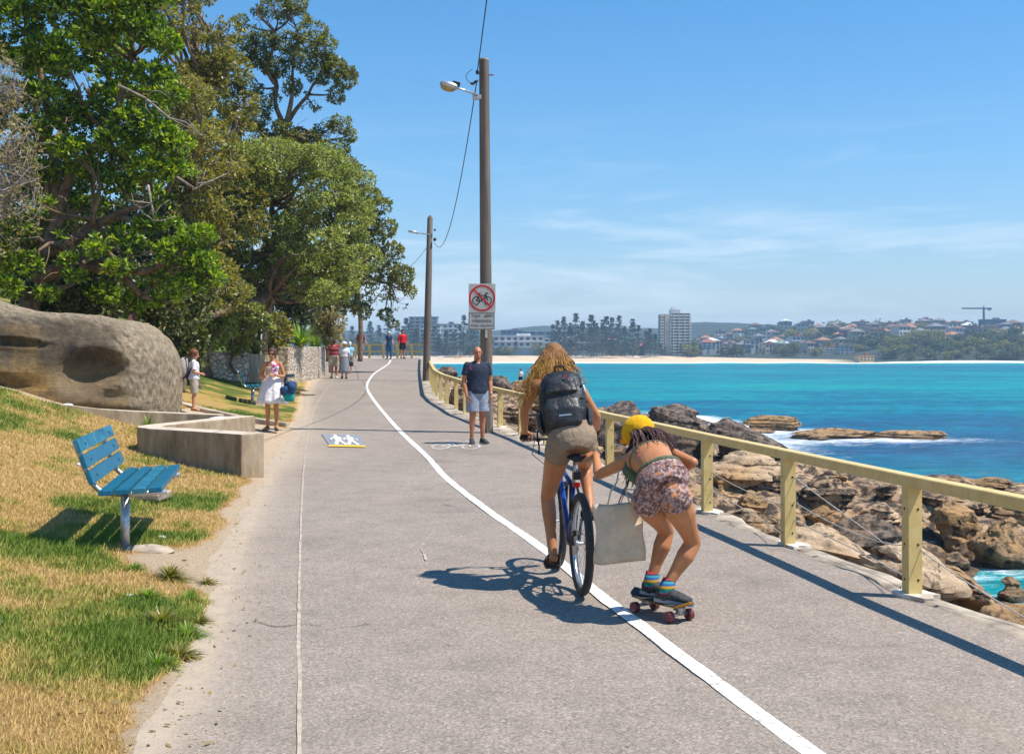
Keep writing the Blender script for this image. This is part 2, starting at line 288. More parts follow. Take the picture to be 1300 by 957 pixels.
    def hair(name, c, c2, c3, sz=(60, 60, 5)):
        m, nt, b = nodes(name); vec = coord(nt, 'Object', sz); S(b, Roughness=.55); b.inputs['Specular IOR Level'].default_value = .3; geo = N(nt, 'ShaderNodeNewGeometry')
        f = math_(nt, 'ADD', math_(nt, 'MULTIPLY', noisen(nt, vec, 1, 4), .6), math_(nt, 'MULTIPLY', geo.outputs['Random Per Island'], .4))
        col = ramp(nt, f, [(.25, c), (.5, c2), (.75, c3)])
        if name == 'hair_gold': sz_ = N(nt, 'ShaderNodeSeparateXYZ'); nt.links.new(geo.outputs['Position'], sz_.inputs[0]); col = mixc(nt, col, ramp(nt, f, [(.25, (.10, .042, .016)), (.5, (.20, .09, .03)), (.75, (.32, .155, .05))]), ramp(nt, math_(nt, 'ADD', sz_.outputs[2], math_(nt, 'MULTIPLY', math_(nt, 'SUBTRACT', f, .5), .12)), [(.0, 0), (.01, 0)]) if False else math_(nt, 'MULTIPLY', math_(nt, 'SUBTRACT', math_(nt, 'ADD', sz_.outputs[2], math_(nt, 'MULTIPLY', math_(nt, 'SUBTRACT', f, .5), .10)), 1.555), 9.0, True))
        nt.links.new(col, b.inputs['Base Color']); bumpn(nt, b, noisen(nt, vec, 1.5, 3), .8, .01); return m
    MT['hair_gold'] = hair('hair_gold', (.20, .085, .02), (.42, .205, .045), (.68, .38, .09))
    MT['hair_crown'] = hair('hair_crown', (.12, .05, .018), (.23, .105, .035), (.36, .18, .06))
    MT['hair_brown'] = hair('hair_brown', (.045, .022, .018), (.085, .042, .035), (.14, .075, .06))
    MT['hair_ginger'] = hair('hair_ginger', (.10, .035, .014), (.17, .062, .024), (.26, .10, .04)); MT['hair_dark'] = hair('hair_dark', (.02, .014, .01), (.04, .025, .018), (.07, .04, .03)); MT['hair_grey'] = hair('hair_grey', (.3, .29, .27), (.42, .41, .39), (.5, .5, .48))
    MT['pack'] = pm('pack_nylon', (.026, .026, .028), (.012, .012, .013), .5, 9, .35, .65, .8, 11, .025, spec=.45)
    MT['pack_gloss'] = pm('pack_panel', (.04, .04, .042), (.016, .016, .017), .42, 12, .35, .65, .8, 13, .02, spec=.5)
    MT['shoe'] = pm('shoe_dark', (.055, .055, .06), (.02, .02, .024), .8, 40, .4, .6, .8, 90, .006)
    MT['sole'] = pm('shoe_sole', (.30, .30, .30), None, .7); MT['sandal'] = pm('sandal_leather', (.07, .04, .025), None, .7)
    MT['wheel_wine'] = pm('skate_wheel', (.16, .035, .04), None, .35); MT['deck'] = pm('deck_wood', (.62, .30, .04), (.5, .22, .03), .45, 12)
    MT['scarf'] = pm('scarf', (.75, .72, .8), (.75, .03, .2), .85, 22, .45, .52)
    MT['eye'] = pm('eye', (.02, .015, .012), None, .2); MT['lip'] = pm('lip', (.36, .09, .07), None, .5)
    MT['glass_dark'] = pm('dark_lens', (.01, .01, .012), None, .1)
    # far town
    MT['sand'] = pm('beach_sand', (.66, .50, .32), (.58, .43, .27), .95, .05)
    m, nt, b = nodes('far_hill'); vec = coord(nt); a1 = N(nt, 'ShaderNodeAttribute', attribute_name='sand')
    c = ramp(nt, noisen(nt, vec, .05, 8, .75), [(.3, (.018, .03, .018)), (.5, (.03, .045, .024)), (.66, (.05, .06, .034)), (.8, (.14, .115, .08))]); c = mixc(nt, c, (.64, .48, .31), a1.outputs['Fac'])
    nt.links.new(c, b.inputs['Base Color']); S(b, Roughness=.95); MT['far_hill'] = m
    for k, c in dict(b_white=(.66, .64, .60), b_cream=(.52, .44, .33), b_tan=(.40, .29, .20), b_grey=(.34, .34, .34), b_brick=(.30, .15, .10), b_blue=(.24, .33, .42), b_yellow=(.62, .42, .16), b_navy=(.04, .075, .15)).items(): MT[k] = pm(k, c, tuple(x * .85 for x in c), .85, .3)
    for k, c in dict(r_red=(.38, .10, .06), r_terra=(.42, .18, .10), r_grey=(.20, .20, .21), r_brown=(.20, .11, .08), r_white=(.72, .72, .71), r_green=(.22, .33, .20)).items(): MT[k] = pm(k, c, tuple(x * .8 for x in c), .8, .4)
    MT['pane'] = pm('window_glass', (.05, .065, .08), (.03, .04, .05), .2, .5)
    # water
    m, nt, b = nodes('sea_water'); geo = N(nt, 'ShaderNodeNewGeometry'); pos = geo.outputs['Position']
    dp = N(nt, 'ShaderNodeAttribute', attribute_name='deep'); fo = N(nt, 'ShaderNodeAttribute', attribute_name='foam')
    mpw = N(nt, 'ShaderNodeMapping'); mpw.inputs['Scale'].default_value = (.035, .10, 1); nt.links.new(pos, mpw.inputs[0])
    n1 = noisen(nt, mpw.outputs[0], 1, 7, .68)
    f = math_(nt, 'ADD', dp.outputs['Fac'], math_(nt, 'MULTIPLY', math_(nt, 'SUBTRACT', n1, .5), 1.7))
    c = ramp(nt, f, [(0, (.0, .27, .27)), (.35, (.0, .19, .235)), (.65, (.0, .115, .20)), (1, (.012, .075, .165))])
    mpr = N(nt, 'ShaderNodeMapping'); mpr.inputs['Scale'].default_value = (.5, 1.1, 1); nt.links.new(pos, mpr.inputs[0]); rp = noisen(nt, mpr.outputs[0], 1.0, 6, .7)
    c = mixc(nt, c, ramp(nt, rp, [(.25, .45), (.5, 1.0), (.75, 1.75)]), .9, 'MULTIPLY')
    mpf = N(nt, 'ShaderNodeMapping'); mpf.inputs['Scale'].default_value = (.42, 1.0, 1); nt.links.new(pos, mpf.inputs[0])
    fn = noisen(nt, mpf.outputs[0], 1.1, 9, .74, .8)
    fn2 = noisen(nt, mpf.outputs[0], 5.5, 6, .75, .5); fm = math_(nt, 'MULTIPLY', math_(nt, 'SUBTRACT', math_(nt, 'ADD', fo.outputs['Fac'], math_(nt, 'ADD', math_(nt, 'MULTIPLY', fn, .62), math_(nt, 'MULTIPLY', fn2, .42))), 1.0), 4.2, True)
    c = mixc(nt, c, (.80, .82, .82), fm); nt.links.new(c, b.inputs['Base Color'])
    nt.links.new(math_(nt, 'ADD', .22, math_(nt, 'MULTIPLY', fm, .6)), b.inputs['Roughness']); b.inputs['IOR'].default_value = 1.001; b.inputs['Specular IOR Level'].default_value = 0
    mpb = N(nt, 'ShaderNodeMapping'); mpb.inputs['Scale'].default_value = (.7, 1.3, 1); nt.links.new(pos, mpb.inputs[0])
    p = bumpn(nt, b, noisen(nt, mpb.outputs[0], .9, 6, .65), .8, .45); p = bumpn(nt, b, noisen(nt, mpb.outputs[0], 5, 4, .6), .6, .06, p); gl = N(nt, 'ShaderNodeBsdfGlossy'); gl.inputs['Roughness'].default_value = .16; gl.inputs[0].default_value = (1, 1, 1, 1); nt.links.new(p, gl.inputs['Normal'])
    fr = N(nt, 'ShaderNodeFresnel'); fr.inputs[0].default_value = 1.33; nt.links.new(p, fr.inputs['Normal']); mxw = N(nt, 'ShaderNodeMixShader'); nt.links.new(math_(nt, 'MULTIPLY', math_(nt, 'MINIMUM', fr.outputs[0], .16), math_(nt, 'SUBTRACT', 1.0, fm)), mxw.inputs[0]); nt.links.new(b.outputs[0], mxw.inputs[1]); nt.links.new(gl.outputs[0], mxw.inputs[2]); nt.links.new(mxw.outputs[0], nt.nodes['Material Output'].inputs[0]); MT['water'] = m
mat_all()
# ------------------------------------------------------------------ objects
def tag(o, label=None, cat=None, group=None, kind=None):
    if label: o['label'] = label
    if cat: o['category'] = cat
    if group: o['group'] = group
    if kind: o['kind'] = kind
    return o
def empty(name, loc, label=None, cat=None, group=None, rz=0):
    o = bpy.data.objects.new(name, None); COL.objects.link(o); o.location = loc; o.rotation_euler = (0, 0, rz); o.empty_display_size = .1
    return tag(o, label, cat, group)
def origin(p):
    w = V((0, 0, 0))
    while p is not None: w += p.location; p = p.parent
    return w
def link(name, me, mat, parent=None, loc=None):
    o = bpy.data.objects.new(name, me); COL.objects.link(o); me.materials.clear(); me.materials.append(MT[mat] if isinstance(mat, str) else mat)
    if parent is not None: o.parent = parent
    if loc is not None: o.location = loc
    return o
def npmesh(name, verts, faces, smooth=False):
    me = bpy.data.meshes.new(name); verts = np.asarray(verts, np.float32).reshape(-1, 3); faces = np.asarray(faces, np.int32); k = faces.shape[1]
    me.vertices.add(len(verts)); me.vertices.foreach_set('co', verts.ravel()); me.loops.add(faces.size); me.loops.foreach_set('vertex_index', faces.ravel())
    me.polygons.add(len(faces)); me.polygons.foreach_set('loop_start', np.arange(0, faces.size, k, dtype=np.int32)); me.polygons.foreach_set('loop_total', np.full(len(faces), k, np.int32))
    me.polygons.foreach_set('use_smooth', np.full(len(faces), smooth)); me.update(calc_edges=True); return me
def attr(me, name, vals):
    a = me.attributes.new(name, 'FLOAT', 'POINT'); a.data.foreach_set('value', np.asarray(vals, np.float32).ravel())
def gridfaces(nu, nv):
    i = np.arange(nu - 1)[:, None] * nv + np.arange(nv - 1)[None, :]; i = i.ravel()
    return np.stack([i, i + nv, i + nv + 1, i + 1], 1)
def basis(d):
    d = V(d).normalized(); a = V((0, 0, 1)) if abs(d.z) < .9 else V((1, 0, 0)); s = d.cross(a).normalized(); return d, s, s.cross(d).normalized()
class MB:
    def __init__(s): s.v = []; s.f = []
    def ring(s, c, a, b, n, ph=0):
        i = len(s.v)
        for k in range(n):
            t = 2 * math.pi * k / n + ph; s.v.append(V(c) + a * math.cos(t) + b * math.sin(t))
        return list(range(i, i + n))
    def skin(s, r0, r1):
        n = len(r0)
        for k in range(n): s.f.append((r0[k], r0[(k + 1) % n], r1[(k + 1) % n], r1[k]))
    def box(s, c, size, rot=None, taper=1.0):
        i = len(s.v); c = V(c)
        for z in (-.5, .5):
            for y in (-.5, .5):
                for x in (-.5, .5):
                    k = taper if z > 0 else 1; p = V((x * size[0] * k, y * size[1] * k, z * size[2])); s.v.append(c + (rot @ p if rot else p))
        for q in ((0, 2, 3, 1), (4, 5, 7, 6), (0, 1, 5, 4), (2, 6, 7, 3), (0, 4, 6, 2), (1, 3, 7, 5)): s.f.append(tuple(i + k for k in q))
        return s
    def tube(s, pts, rad, n=8, cap=True, ell=1.0):
        pts = [V(p) for p in pts]; m = len(pts); rad = rad if isinstance(rad, (list, tuple)) else [rad] * m
        d, a, b = basis(pts[1] - pts[0]); prev = None; first = None
        for k in range(m):
            dk = ((pts[min(k + 1, m - 1)] - pts[max(k - 1, 0)])).normalized(); a = (a - dk * a.dot(dk)).normalized(); b = dk.cross(a)
            r = s.ring(pts[k], a * rad[k], b * rad[k] * ell, n)
            if prev: s.skin(prev, r)
            else: first = r
            prev = r
        if cap: s.f.append(tuple(reversed(first))); s.f.append(tuple(prev))
        return s
    def ball(s, c, r, n=12, m=8, M3=None):
        c = V(c); r = V(r) if hasattr(r, '__len__') else V((r, r, r)); i = len(s.v); X = (M3 or Matrix.Identity(3))
        s.v.append(c + X @ V((0, 0, -r.z))); rings = []
        for j in range(1, m):
            t = math.pi * j / m; st = len(s.v)
            for k in range(n):
                p = 2 * math.pi * k / n; s.v.append(c + X @ V((r.x * math.sin(t) * math.cos(p), r.y * math.sin(t) * math.sin(p), -r.z * math.cos(t))))
            rings.append(list(range(st, st + n)))
        for q in range(len(rings) - 1): s.skin(rings[q], rings[q + 1])
        top = len(s.v); s.v.append(c + X @ V((0, 0, r.z)))
        for k in range(n): s.f.append((i, rings[0][(k + 1) % n], rings[0][k])); s.f.append((top, rings[-1][k], rings[-1][(k + 1) % n]))
        return s
    def caps(s, pts, rad, n=12):
        pts = [V(p) for p in pts]
        for k in range(len(pts)): s.ball(pts[k], rad[k], n, 8)
        for k in range(len(pts) - 1): s.tube([pts[k], pts[k + 1]], [rad[k], rad[k + 1]], n)
        return s
    def loft(s, secs, n=20, sq=1.0):
        prev = None
        for (c, a, b) in secs:
            i = len(s.v); c = V(c)
            for k in range(n):
                t = 2 * math.pi * k / n; ct, st = math.cos(t), math.sin(t)
                ct = math.copysign(abs(ct) ** sq, ct); st = math.copysign(abs(st) ** sq, st); s.v.append(c + a * ct + b * st)
            r = list(range(i, i + n))
            if prev: s.skin(prev, r)
            else: s.f.append(tuple(reversed(r)))
            prev = r
        s.f.append(tuple(prev)); return s
    def prism(s, poly, z0, z1):
        i = len(s.v); n = len(poly)
        for z in (z0, z1):
            for p in poly: s.v.append(V((p[0], p[1], z)))
        s.f.append(tuple(i + k for k in reversed(range(n)))); s.f.append(tuple(i + n + k for k in range(n)))
        for k in range(n): s.f.append((i + k, i + (k + 1) % n, i + n + (k + 1) % n, i + n + k))
        return s
    def mesh(s, name, off=V((0, 0, 0))):
        me = bpy.data.meshes.new(name); me.from_pydata([tuple(p - off) for p in s.v], [], s.f); me.update(); return me
    def build(s, name, mat, parent=None, smooth=False, loc=None, bevel=0, fix=True):
        off = origin(parent) if parent is not None else V((0, 0, 0))
        if loc is not None: off = off + V(loc)
        me = s.mesh(name, off)
        if fix or bevel:
            bm = bmesh.new(); bm.from_mesh(me); bmesh.ops.recalc_face_normals(bm, faces=bm.faces)
            if bevel:
                es = [e for e in bm.edges if e.is_manifold and e.calc_face_angle(0) > .5]
                bmesh.ops.bevel(bm, geom=es, offset=bevel, segments=2, profile=.7, affect='EDGES', clamp_overlap=True)
            bm.to_mesh(me); bm.free()
        if smooth:
            me.polygons.foreach_set('use_smooth', [True] * len(me.polygons))
            if smooth == 'auto': me.set_sharp_from_angle(angle=R(40))
        return link(name, me, mat, parent, loc)
    def bake(s, name, mat, parent=None, voxel=.008, it=4, loc=None, thin=None):
        off = origin(parent) if parent is not None else V((0, 0, 0))
        if loc is not None: off = off + V(loc)
        o = bpy.data.objects.new('tmp', s.mesh('tmp', off)); COL.objects.link(o)
        bm = bmesh.new(); bm.from_mesh(o.data); bmesh.ops.recalc_face_normals(bm, faces=bm.faces); bm.to_mesh(o.data); bm.free()
        r = o.modifiers.new('r', 'REMESH'); r.mode = 'VOXEL'; r.voxel_size = voxel; r.use_smooth_shade = True
        if it: q = o.modifiers.new('s', 'SMOOTH'); q.factor = .5; q.iterations = it
        dg = bpy.context.evaluated_depsgraph_get(); me = bpy.data.meshes.new_from_object(o.evaluated_get(dg)); me.name = name
        bpy.data.objects.remove(o); return link(name, me, mat, parent, loc)
def copy_tree(o, parent=None, depth=2):
    c = o.copy(); COL.objects.link(c); c.parent = parent
    if depth:
        for ch in list(o.children): copy_tree(ch, c, depth - 1)
    return c
def text(name, s, size, c, mat, parent, ext=.001):
    cu = bpy.data.curves.new(name, 'FONT'); cu.body = s; cu.size = size; cu.align_x = 'CENTER'; cu.align_y = 'CENTER'; cu.extrude = ext
    o = bpy.data.objects.new('t', cu); COL.objects.link(o); dg = bpy.context.evaluated_depsgraph_get(); me = bpy.data.meshes.new_from_object(o.evaluated_get(dg)); bpy.data.objects.remove(o)
    me.transform(Matrix.Rotation(R(90), 4, 'X')); me.transform(Matrix.Translation(V(c) - origin(parent))); me.name = name; return link(name, me, mat, parent)
def mesh_cat(list_of): # list of (verts, faces) numpy
    vs = []; fs = []; n = 0
    for v_, f_ in list_of: vs.append(v_); fs.append(f_ + n); n += len(v_)
    return np.concatenate(vs), np.concatenate(fs)
# ================================================================== light, sky, camera
SE, SA = R(61), R(14)
sun_dir = V((math.cos(SE) * math.cos(SA), -math.cos(SE) * math.sin(SA), math.sin(SE)))
ld = bpy.data.lights.new('sun', 'SUN'); ld.energy = 4.6; ld.angle = R(.5); ld.color = (1, .935, .84)
lo = bpy.data.objects.new('sun', ld); COL.objects.link(lo); lo.rotation_euler = sun_dir.to_track_quat('Z', 'Y').to_euler(); lo.location = (20, -5, 40)
w = bpy.data.worlds.new('World'); scene.world = w; w.use_nodes = True; nt = w.node_tree; bg = nt.nodes['Background']
sky = N(nt, 'ShaderNodeTexSky'); sky.sky_type = 'NISHITA'; sky.sun_disc = False; sky.sun_elevation = SE; sky.sun_rotation = math.atan2(sun_dir.x, sun_dir.y)
sky.air_density = 1.0; sky.dust_density = .15; sky.ozone_density = 1.6; sky.altitude = 0
tc = N(nt, 'ShaderNodeTexCoord'); sx = N(nt, 'ShaderNodeSeparateXYZ'); nt.links.new(tc.outputs['Generated'], sx.inputs[0])
mp = N(nt, 'ShaderNodeMapping'); mp.inputs['Scale'].default_value = (2.0, 2.0, 16); mp.inputs['Rotation'].default_value = (0, R(-7), 0); mp.inputs['Location'].default_value = (3.1, 0.4, 0.2); nt.links.new(tc.outputs['Generated'], mp.inputs[0])
cn = noisen(nt, mp.outputs[0], 1.6, 8, .6, .45)
mp2 = N(nt, 'ShaderNodeMapping'); mp2.inputs['Scale'].default_value = (5, 5, 34); mp2.inputs['Rotation'].default_value = (0, R(-9), 0); nt.links.new(tc.outputs['Generated'], mp2.inputs[0])
cn2 = noisen(nt, mp2.outputs[0], 1.3, 7, .65, .6)
cl = math_(nt, 'ADD', math_(nt, 'MULTIPLY', cn, .7), math_(nt, 'MULTIPLY', cn2, .3))
cm = ramp(nt, cl, [(.47, 0), (.56, .5), (.66, 1)])
band = ramp(nt, sx.outputs[2], [(.0, .55), (.03, 1), (.09, .9), (.15, .30), (.21, 0)])
cf = math_(nt, 'MULTIPLY', math_(nt, 'MULTIPLY', cm, band), .75)
tint = mixc(nt, sky.outputs[0], ramp(nt, sx.outputs[2], [(0, (.84, .84, .90)), (.05, (.80, .88, .98)), (.16, (.62, .95, 1.14)), (.4, (.36, .98, 1.34))]), 1.0, 'MULTIPLY')
cs = mixc(nt, tint, (7.6, 8.2, 8.9), cf); nt.links.new(cs, bg.inputs[0]); bg.inputs[1].default_value = .1
vs_ = scene.view_settings; vs_.view_transform = 'Standard'; vs_.look = 'None'; vs_.exposure = .52; vs_.gamma = 1; vs_.use_curve_mapping = False
cd = bpy.data.cameras.new('camera'); cam = bpy.data.objects.new('camera', cd); COL.objects.link(cam); scene.camera = cam
cd.sensor_width = 36; cd.lens = F / 1300 * 36; cd.shift_y = -45 / 1300; cd.clip_end = 6000; cd.clip_start = .1
cam.location = (0, 0, H); cam.rotation_euler = (R(90) + PIT, 0, 0)
cy = scene.cycles; cy.use_denoising = True; cy.max_bounces = 6; cy.diffuse_bounces = 3; cy.glossy_bounces = 3; cy.transparent_max_bounces = 8; cy.transmission_bounces = 3; cy.volume_bounces = 0; cy.volume_step_rate = 10
cy.use_adaptive_sampling = True; cy.adaptive_threshold = .015; cy.sample_clamp_indirect = 8; cy.caustics_reflective = False; cy.caustics_refractive = False
# ================================================================== terrain
def sheet(name, X, Y, Z, mat, kind='structure', attrs={}):
    nu, nv = X.shape; me = npmesh(name, np.stack([X, Y, Z], -1).reshape(-1, 3), gridfaces(nu, nv)[:, ::-1], True)
    for k, a in attrs.items(): attr(me, k, a)
    o = link(name, me, mat); return tag(o, kind=kind)
# seabed / ground going to the horizon
X, Y = np.meshgrid(np.linspace(-3000, 3000, 13), np.linspace(-400, 5600, 13), indexing='ij'); sheet('ground', X, Y, X * 0 - 9.0, 'sand')
# path
ys = np.concatenate([np.linspace(-30, 4, 30), np.linspace(4.3, 74.5, 220)]); ts = np.concatenate([np.linspace(0, .3, 22), np.linspace(.34, 1, 18)])
L = xl(ys) - .5; Rr = xr(ys) - .02 + .03 * vn(ys * 2.2, 0, 0, 3)
X = L[:, None] + (Rr - L)[:, None] * ts[None, :]; Y = np.repeat(ys[:, None], 40, 1); Z = gp(Y) + .006 * vn(X * .8, Y * .8, 0, 4) * (ts[None, :] > 0)
dd_ = X - xl(Y); dn = fbm(X * 1.3, Y * 1.3, 0, 4, 101); dust = np.exp(-np.clip(dd_ - .02, 0, 9) / (.05 + .08 * (1 + dn) + .30 * np.exp(-((Y - 21) / 5) ** 2))) ; XP = sheet('footpath', X, Y, Z, 'asphalt', attrs={'dust': np.clip(dust * 1.1, 0, 1)})
# crest path continues left beyond the bend
# pale broken concrete edging under the railing
Rk = xr(ys); tk = np.linspace(0, 1, 7); wl = .20 + .10 * vn(ys * 1.7, 3, 0, 6); wr = .16 + .10 * vn(ys * 1.3, 9, 0, 7)
a0 = Rk - wl * sst(8, 26, ys) * 1.25 - .04; a1 = Rk + wr
X = a0[:, None] + (a1 - a0)[:, None] * tk[None, :]; Y = np.repeat(ys[:, None], 7, 1); Z = gp(Y) + .016 + .012 * vn(X * 6, Y * 6, 0, 8); Z[:, 0] -= .03; Z[:, -1] -= .35
sheet('path_edging', X, Y, Z, 'kerb')
# lawn and hillside
yl = np.concatenate([np.linspace(-20, 4, 20), np.geomspace(4.2, 110, 330)]); dl = np.concatenate([np.linspace(-.45, 6, 110), np.geomspace(6.1, 60, 34)])
Y = np.repeat(yl[:, None], len(dl), 1); X = xl(Y) - dl[None, :]; Z = lawn(X, Y)
def dryf(x, y):
    d = xl(y) - x
    n = fbm(x * .8, y * .8, 2, 5, 41, .6); n2 = fbm(x * 2.6, y * 2.6, 2, 3, 43)
    f = .76 + 1.6 * n + .7 * n2
    # greener: bank in front of boulder, under bench, by the walls
    g = .6 * np.exp(-(((x + 3.4) / .8) ** 2 + ((y - 8.9) / .9) ** 2)) + .65 * sst(2.6, 4.0, d) * sst(13, 15, y) + .5 * np.exp(-(((x + 2.2) / .35) ** 2 + ((y - 7.0) / 1.6) ** 2)) + .5 * np.exp(-(((x + 4.6) / 1.2) ** 2 + ((y - 15.2) / .7) ** 2)) + .7 * sst(1.2, 2.2, d) * sst(27, 30, y) * (1 - sst(36, 42, y))
    f = f - g + .25 * sst(4, 1.5, np.abs(y - 11.5)) * sst(.8, 2, d) + .10 * sst(7.5, 5.5, y)
    f = np.clip(f, 0, 1)
    wd_ = .12 + .85 * np.exp(-((y - 8.9) / .75) ** 2) + .18 * sst(9.5, 11, y)
    edge = sst(1.25, .75, (d + (.06 + .26 * wd_) * fbm(x * 1.1, y * 1.1, 8, 4, 47) + .10 * n2) / wd_)
    edge = np.maximum(edge, sst(0, 1, 1.5 * np.exp(-(((x + 2.5) / .55) ** 2 + ((y - 8.9) / .45) ** 2)) - .45 + .4 * n))
    # sandy bay between the zigzag wall and the far kerb
    edge = np.maximum(edge, sst(.3, -.1, np.maximum(-(y - (15.45 + (-3.5 - x) * .6)), y - (23.6 + (-5.0 - x) * .9))) * (y > 15.2) * (x > np.interp(y, [15, 16.2, 19.4, 20.0, 24], [-5.0, -5.0, -4.7, -7, -7.0])))
    edge = np.maximum(edge, .8 * (y > np.interp(x, [-13, -10.5, -8.2, -7.4, -6.9, -6.3, -5.6, -5], [15.95, 16.95, 17.98, 18.55, 18.9, 19.25, 19.45, 19.4])) * (y < 22) * (x < -5.4))
    return np.clip(f * (1 - edge) + 2 * edge, 0, 2)
sheet('lawn', X, Y, Z, 'lawn', attrs={'dry': dryf(X, Y)})
# rock shelf
yk = np.concatenate([np.linspace(-12, 4, 14), np.geomspace(4.2, 150, 430)]); dk = np.concatenate([np.linspace(-.25, 6, 100), np.linspace(6.08, 24, 170), np.linspace(24.3, 60, 24)])
Y = np.repeat(yk[:, None], len(dk), 1); X = np.interp(Y, [-60] + XRY[1:], XRX) + dk[None, :]; sheet('rock_shelf', X, Y, rockz(X, Y), 'rock')
def shore_y(x): return 640 + 18 * np.sin(x * .006 + 1) - 40 * sst(150, 420, x) - 30 * sst(-60, -300, x)
# sea
th = np.linspace(R(-60), R(75), 210); rr = np.concatenate([np.geomspace(5, 160, 330), np.geomspace(163, 520, 50), np.linspace(526, 760, 80), np.geomspace(770, 1300, 10)])
TH, RR = np.meshgrid(th, rr, indexing='ij'); X = RR * np.sin(TH); Y = RR * np.cos(TH) 
amp = .16 * sst(5, 40, RR) * (1 - sst(400, 900, RR)); Z = SEA + amp * (fbm(X * .22, Y * .38, 0, 3, 51) + .4 * fbm(X * .9, Y * 1.4, 0, 2, 52))
rz = rockz(X, np.minimum(Y, 149)); inside = (Y < 149) & (X > -6)
close = np.where(inside, sst(-5.2, -3.6, rz), 0)
reef = np.exp(-(((X - 19) / 6) ** 2 + ((Y - 80) / 5) ** 2)) + np.exp(-(((X - 23) / 9) ** 2 + ((Y - 71) / 4) ** 2)) + .8 * np.exp(-(((X - 15) / 4) ** 2 + ((Y - 92) / 12) ** 2)) + 1.0 * np.exp(-(((X - 15) / 2.5) ** 2 + ((Y - 30) / 3) ** 2)) + .6 * np.exp(-(((X - 16) / 3) ** 2 + ((Y - 63) / 8) ** 2))
surf = np.exp(-((Y - shore_y(X) + 10 - 6 * vn(X * .02, 0, 0, 61)) / 16) ** 2) * (1.0 + .2 * vn(X * .012, 5, 0, 62)) + .8 * np.exp(-((Y - 560 - 14 * vn(X * .015, 4, 0, 63)) / 6) ** 2) * sst(60, -60, X) * sst(-.2, .3, vn(X * .01, 1, 0, 65))
ridge = surf.copy(); Z = Z + 1.5 * ridge * (.8 + .4 * vn(X * .05, 0, 0, 66)); foam = .32 * close + .33 * np.clip(reef, 0, 1) + .195 + .85 * surf
foam += .12 * sst(115, 60, Y) * (X > 12)
deep = np.interp(Y, [0, 28, 45, 60, 85, 105, 150, 300, 480, 580, 640], [.15, .15, .55, .9, .95, .62, .25, .30, .52, .25, .05]) - .35 * close
deep = deep + .25 * fbm(X * .012, Y * .03, 0, 3, 55)
sheet('sea', X, Y, Z, 'water', attrs={'foam': foam, 'deep': np.clip(deep, 0, 1)})
# far land
def hf(x, y):
    q = y - shore_y(x)
    right = sst(60, 260, x)
    sandy = np.interp(q, [-60, 0, 40, 78, 95, 140], [-9, SEA - .1, -1.2, .75, 1.1, 1.3])
    rocky = np.interp(q, [-60, 0, 10, 30, 90, 140], [-9, SEA - .1, -1.5, 2.5, 6, 9])
    hd = sst(205, 245, x)
    b = sandy * (1 - hd) + rocky * hd
    hill = right * np.interp(q, [90, 200, 320, 470, 600, 900], [0, 4, 9, 16, 19, 16]) * (1 + .10 * vn(x * .01, y * .008, 0, 71))
    back = sst(480, 900, q) * np.interp(x, [-900, -250, -120, -40, 40, 120, 200, 400, 900], [22, 34, 26, 30, 40, 34, 22, 8, 0]) 
    return b + hill + back
xs_ = np.linspace(-900, 1300, 240); ql = np.concatenate([np.linspace(-60, 120, 40), np.geomspace(125, 1500, 70)])
X = np.repeat(xs_[:, None], len(ql), 1); Y = shore_y(X) + ql[None, :]; Z = hf(X, Y)
Qm = np.repeat(ql[None, :], len(xs_), 0); sandm = (1 - sst(84, 92, Qm + 6 * vn(X * .05, Y * .05, 0, 77))) * (1 - sst(188, 206, X)) * (1 - sst(84, 92, Qm + 48 * sst(60, 190, X))); 
Z = Z + sst(130, 200, Qm) * (1.5 * fbm(X * .05, Y * .05, 0, 3, 72))
sheet('far_shore', X, Y, Z, 'far_hill', attrs={'sand': sandm})
# ================================================================== road markings
def ribbon(name, pts, wd, mat, dz=.006, n=160, wob=0):
    P = [V(p) for p in pts]; t = np.linspace(0, len(P) - 1, n); k = np.arange(len(P))
    def cr(c):  # catmull-rom
        a = np.array([p[c] for p in P]); out = []
        for s_ in t:
            i = min(int(s_), len(P) - 2); f = s_ - i; p0, p1, p2, p3 = a[max(i - 1, 0)], a[i], a[i + 1], a[min(i + 2, len(P) - 1)]
            out.append(.5 * (2 * p1 + (p2 - p0) * f + (2 * p0 - 5 * p1 + 4 * p2 - p3) * f * f + (3 * p1 - p0 - 3 * p2 + p3) * f ** 3))
        return np.array(out)
    x, y = cr(0), cr(1); dx, dy = np.gradient(x), np.gradient(y); l = np.hypot(dx, dy); nx, ny = dy / l, -dx / l
    w_ = wd / 2 * (1 + wob * vn(y * 9, x * 9, 0, 81)); off = wob * .4 * wd * vn(y * 3, 1, 0, 82)
    X = np.stack([x - nx * (w_ - off), x + nx * (w_ + off)], 1); Y = np.stack([y - ny * (w_ - off), y + ny * (w_ + off)], 1)
    Z = gp(Y) + .006 + dz + .002 * 0; return sheet(name, X, Y, Z, mat)
ribbon('centre_line', [(2.3, .2), (1.85, 2.0), (1.40, 4.0), (1.03, 5.71), (.83, 6.71), (.615, 7.76), (.265, 9.67), (-.25, 12.03), (-.82, 14.9), (-1.37, 18.2), (-2.2, 22.7), (-3.2, 28.5), (-4.6, 37), (-5.55, 43.5), (-6.4, 52), (-6.75, 58.5), (-6.95, 64), (-7.35, 69), (-7.7, 73.5)], .098, 'line', -.001, wob=.10)
sp = [G(u, v) for u, v in ((380, 867), (379, 790), (381, 700), (383, 640), (386, 590), (392, 545), (404, 510), (425, 480))]; sp.insert(0, V((-.56, 3.0, 0)))
ribbon('path_seam', sp, .020, 'seam', .001, 300, wob=.35)
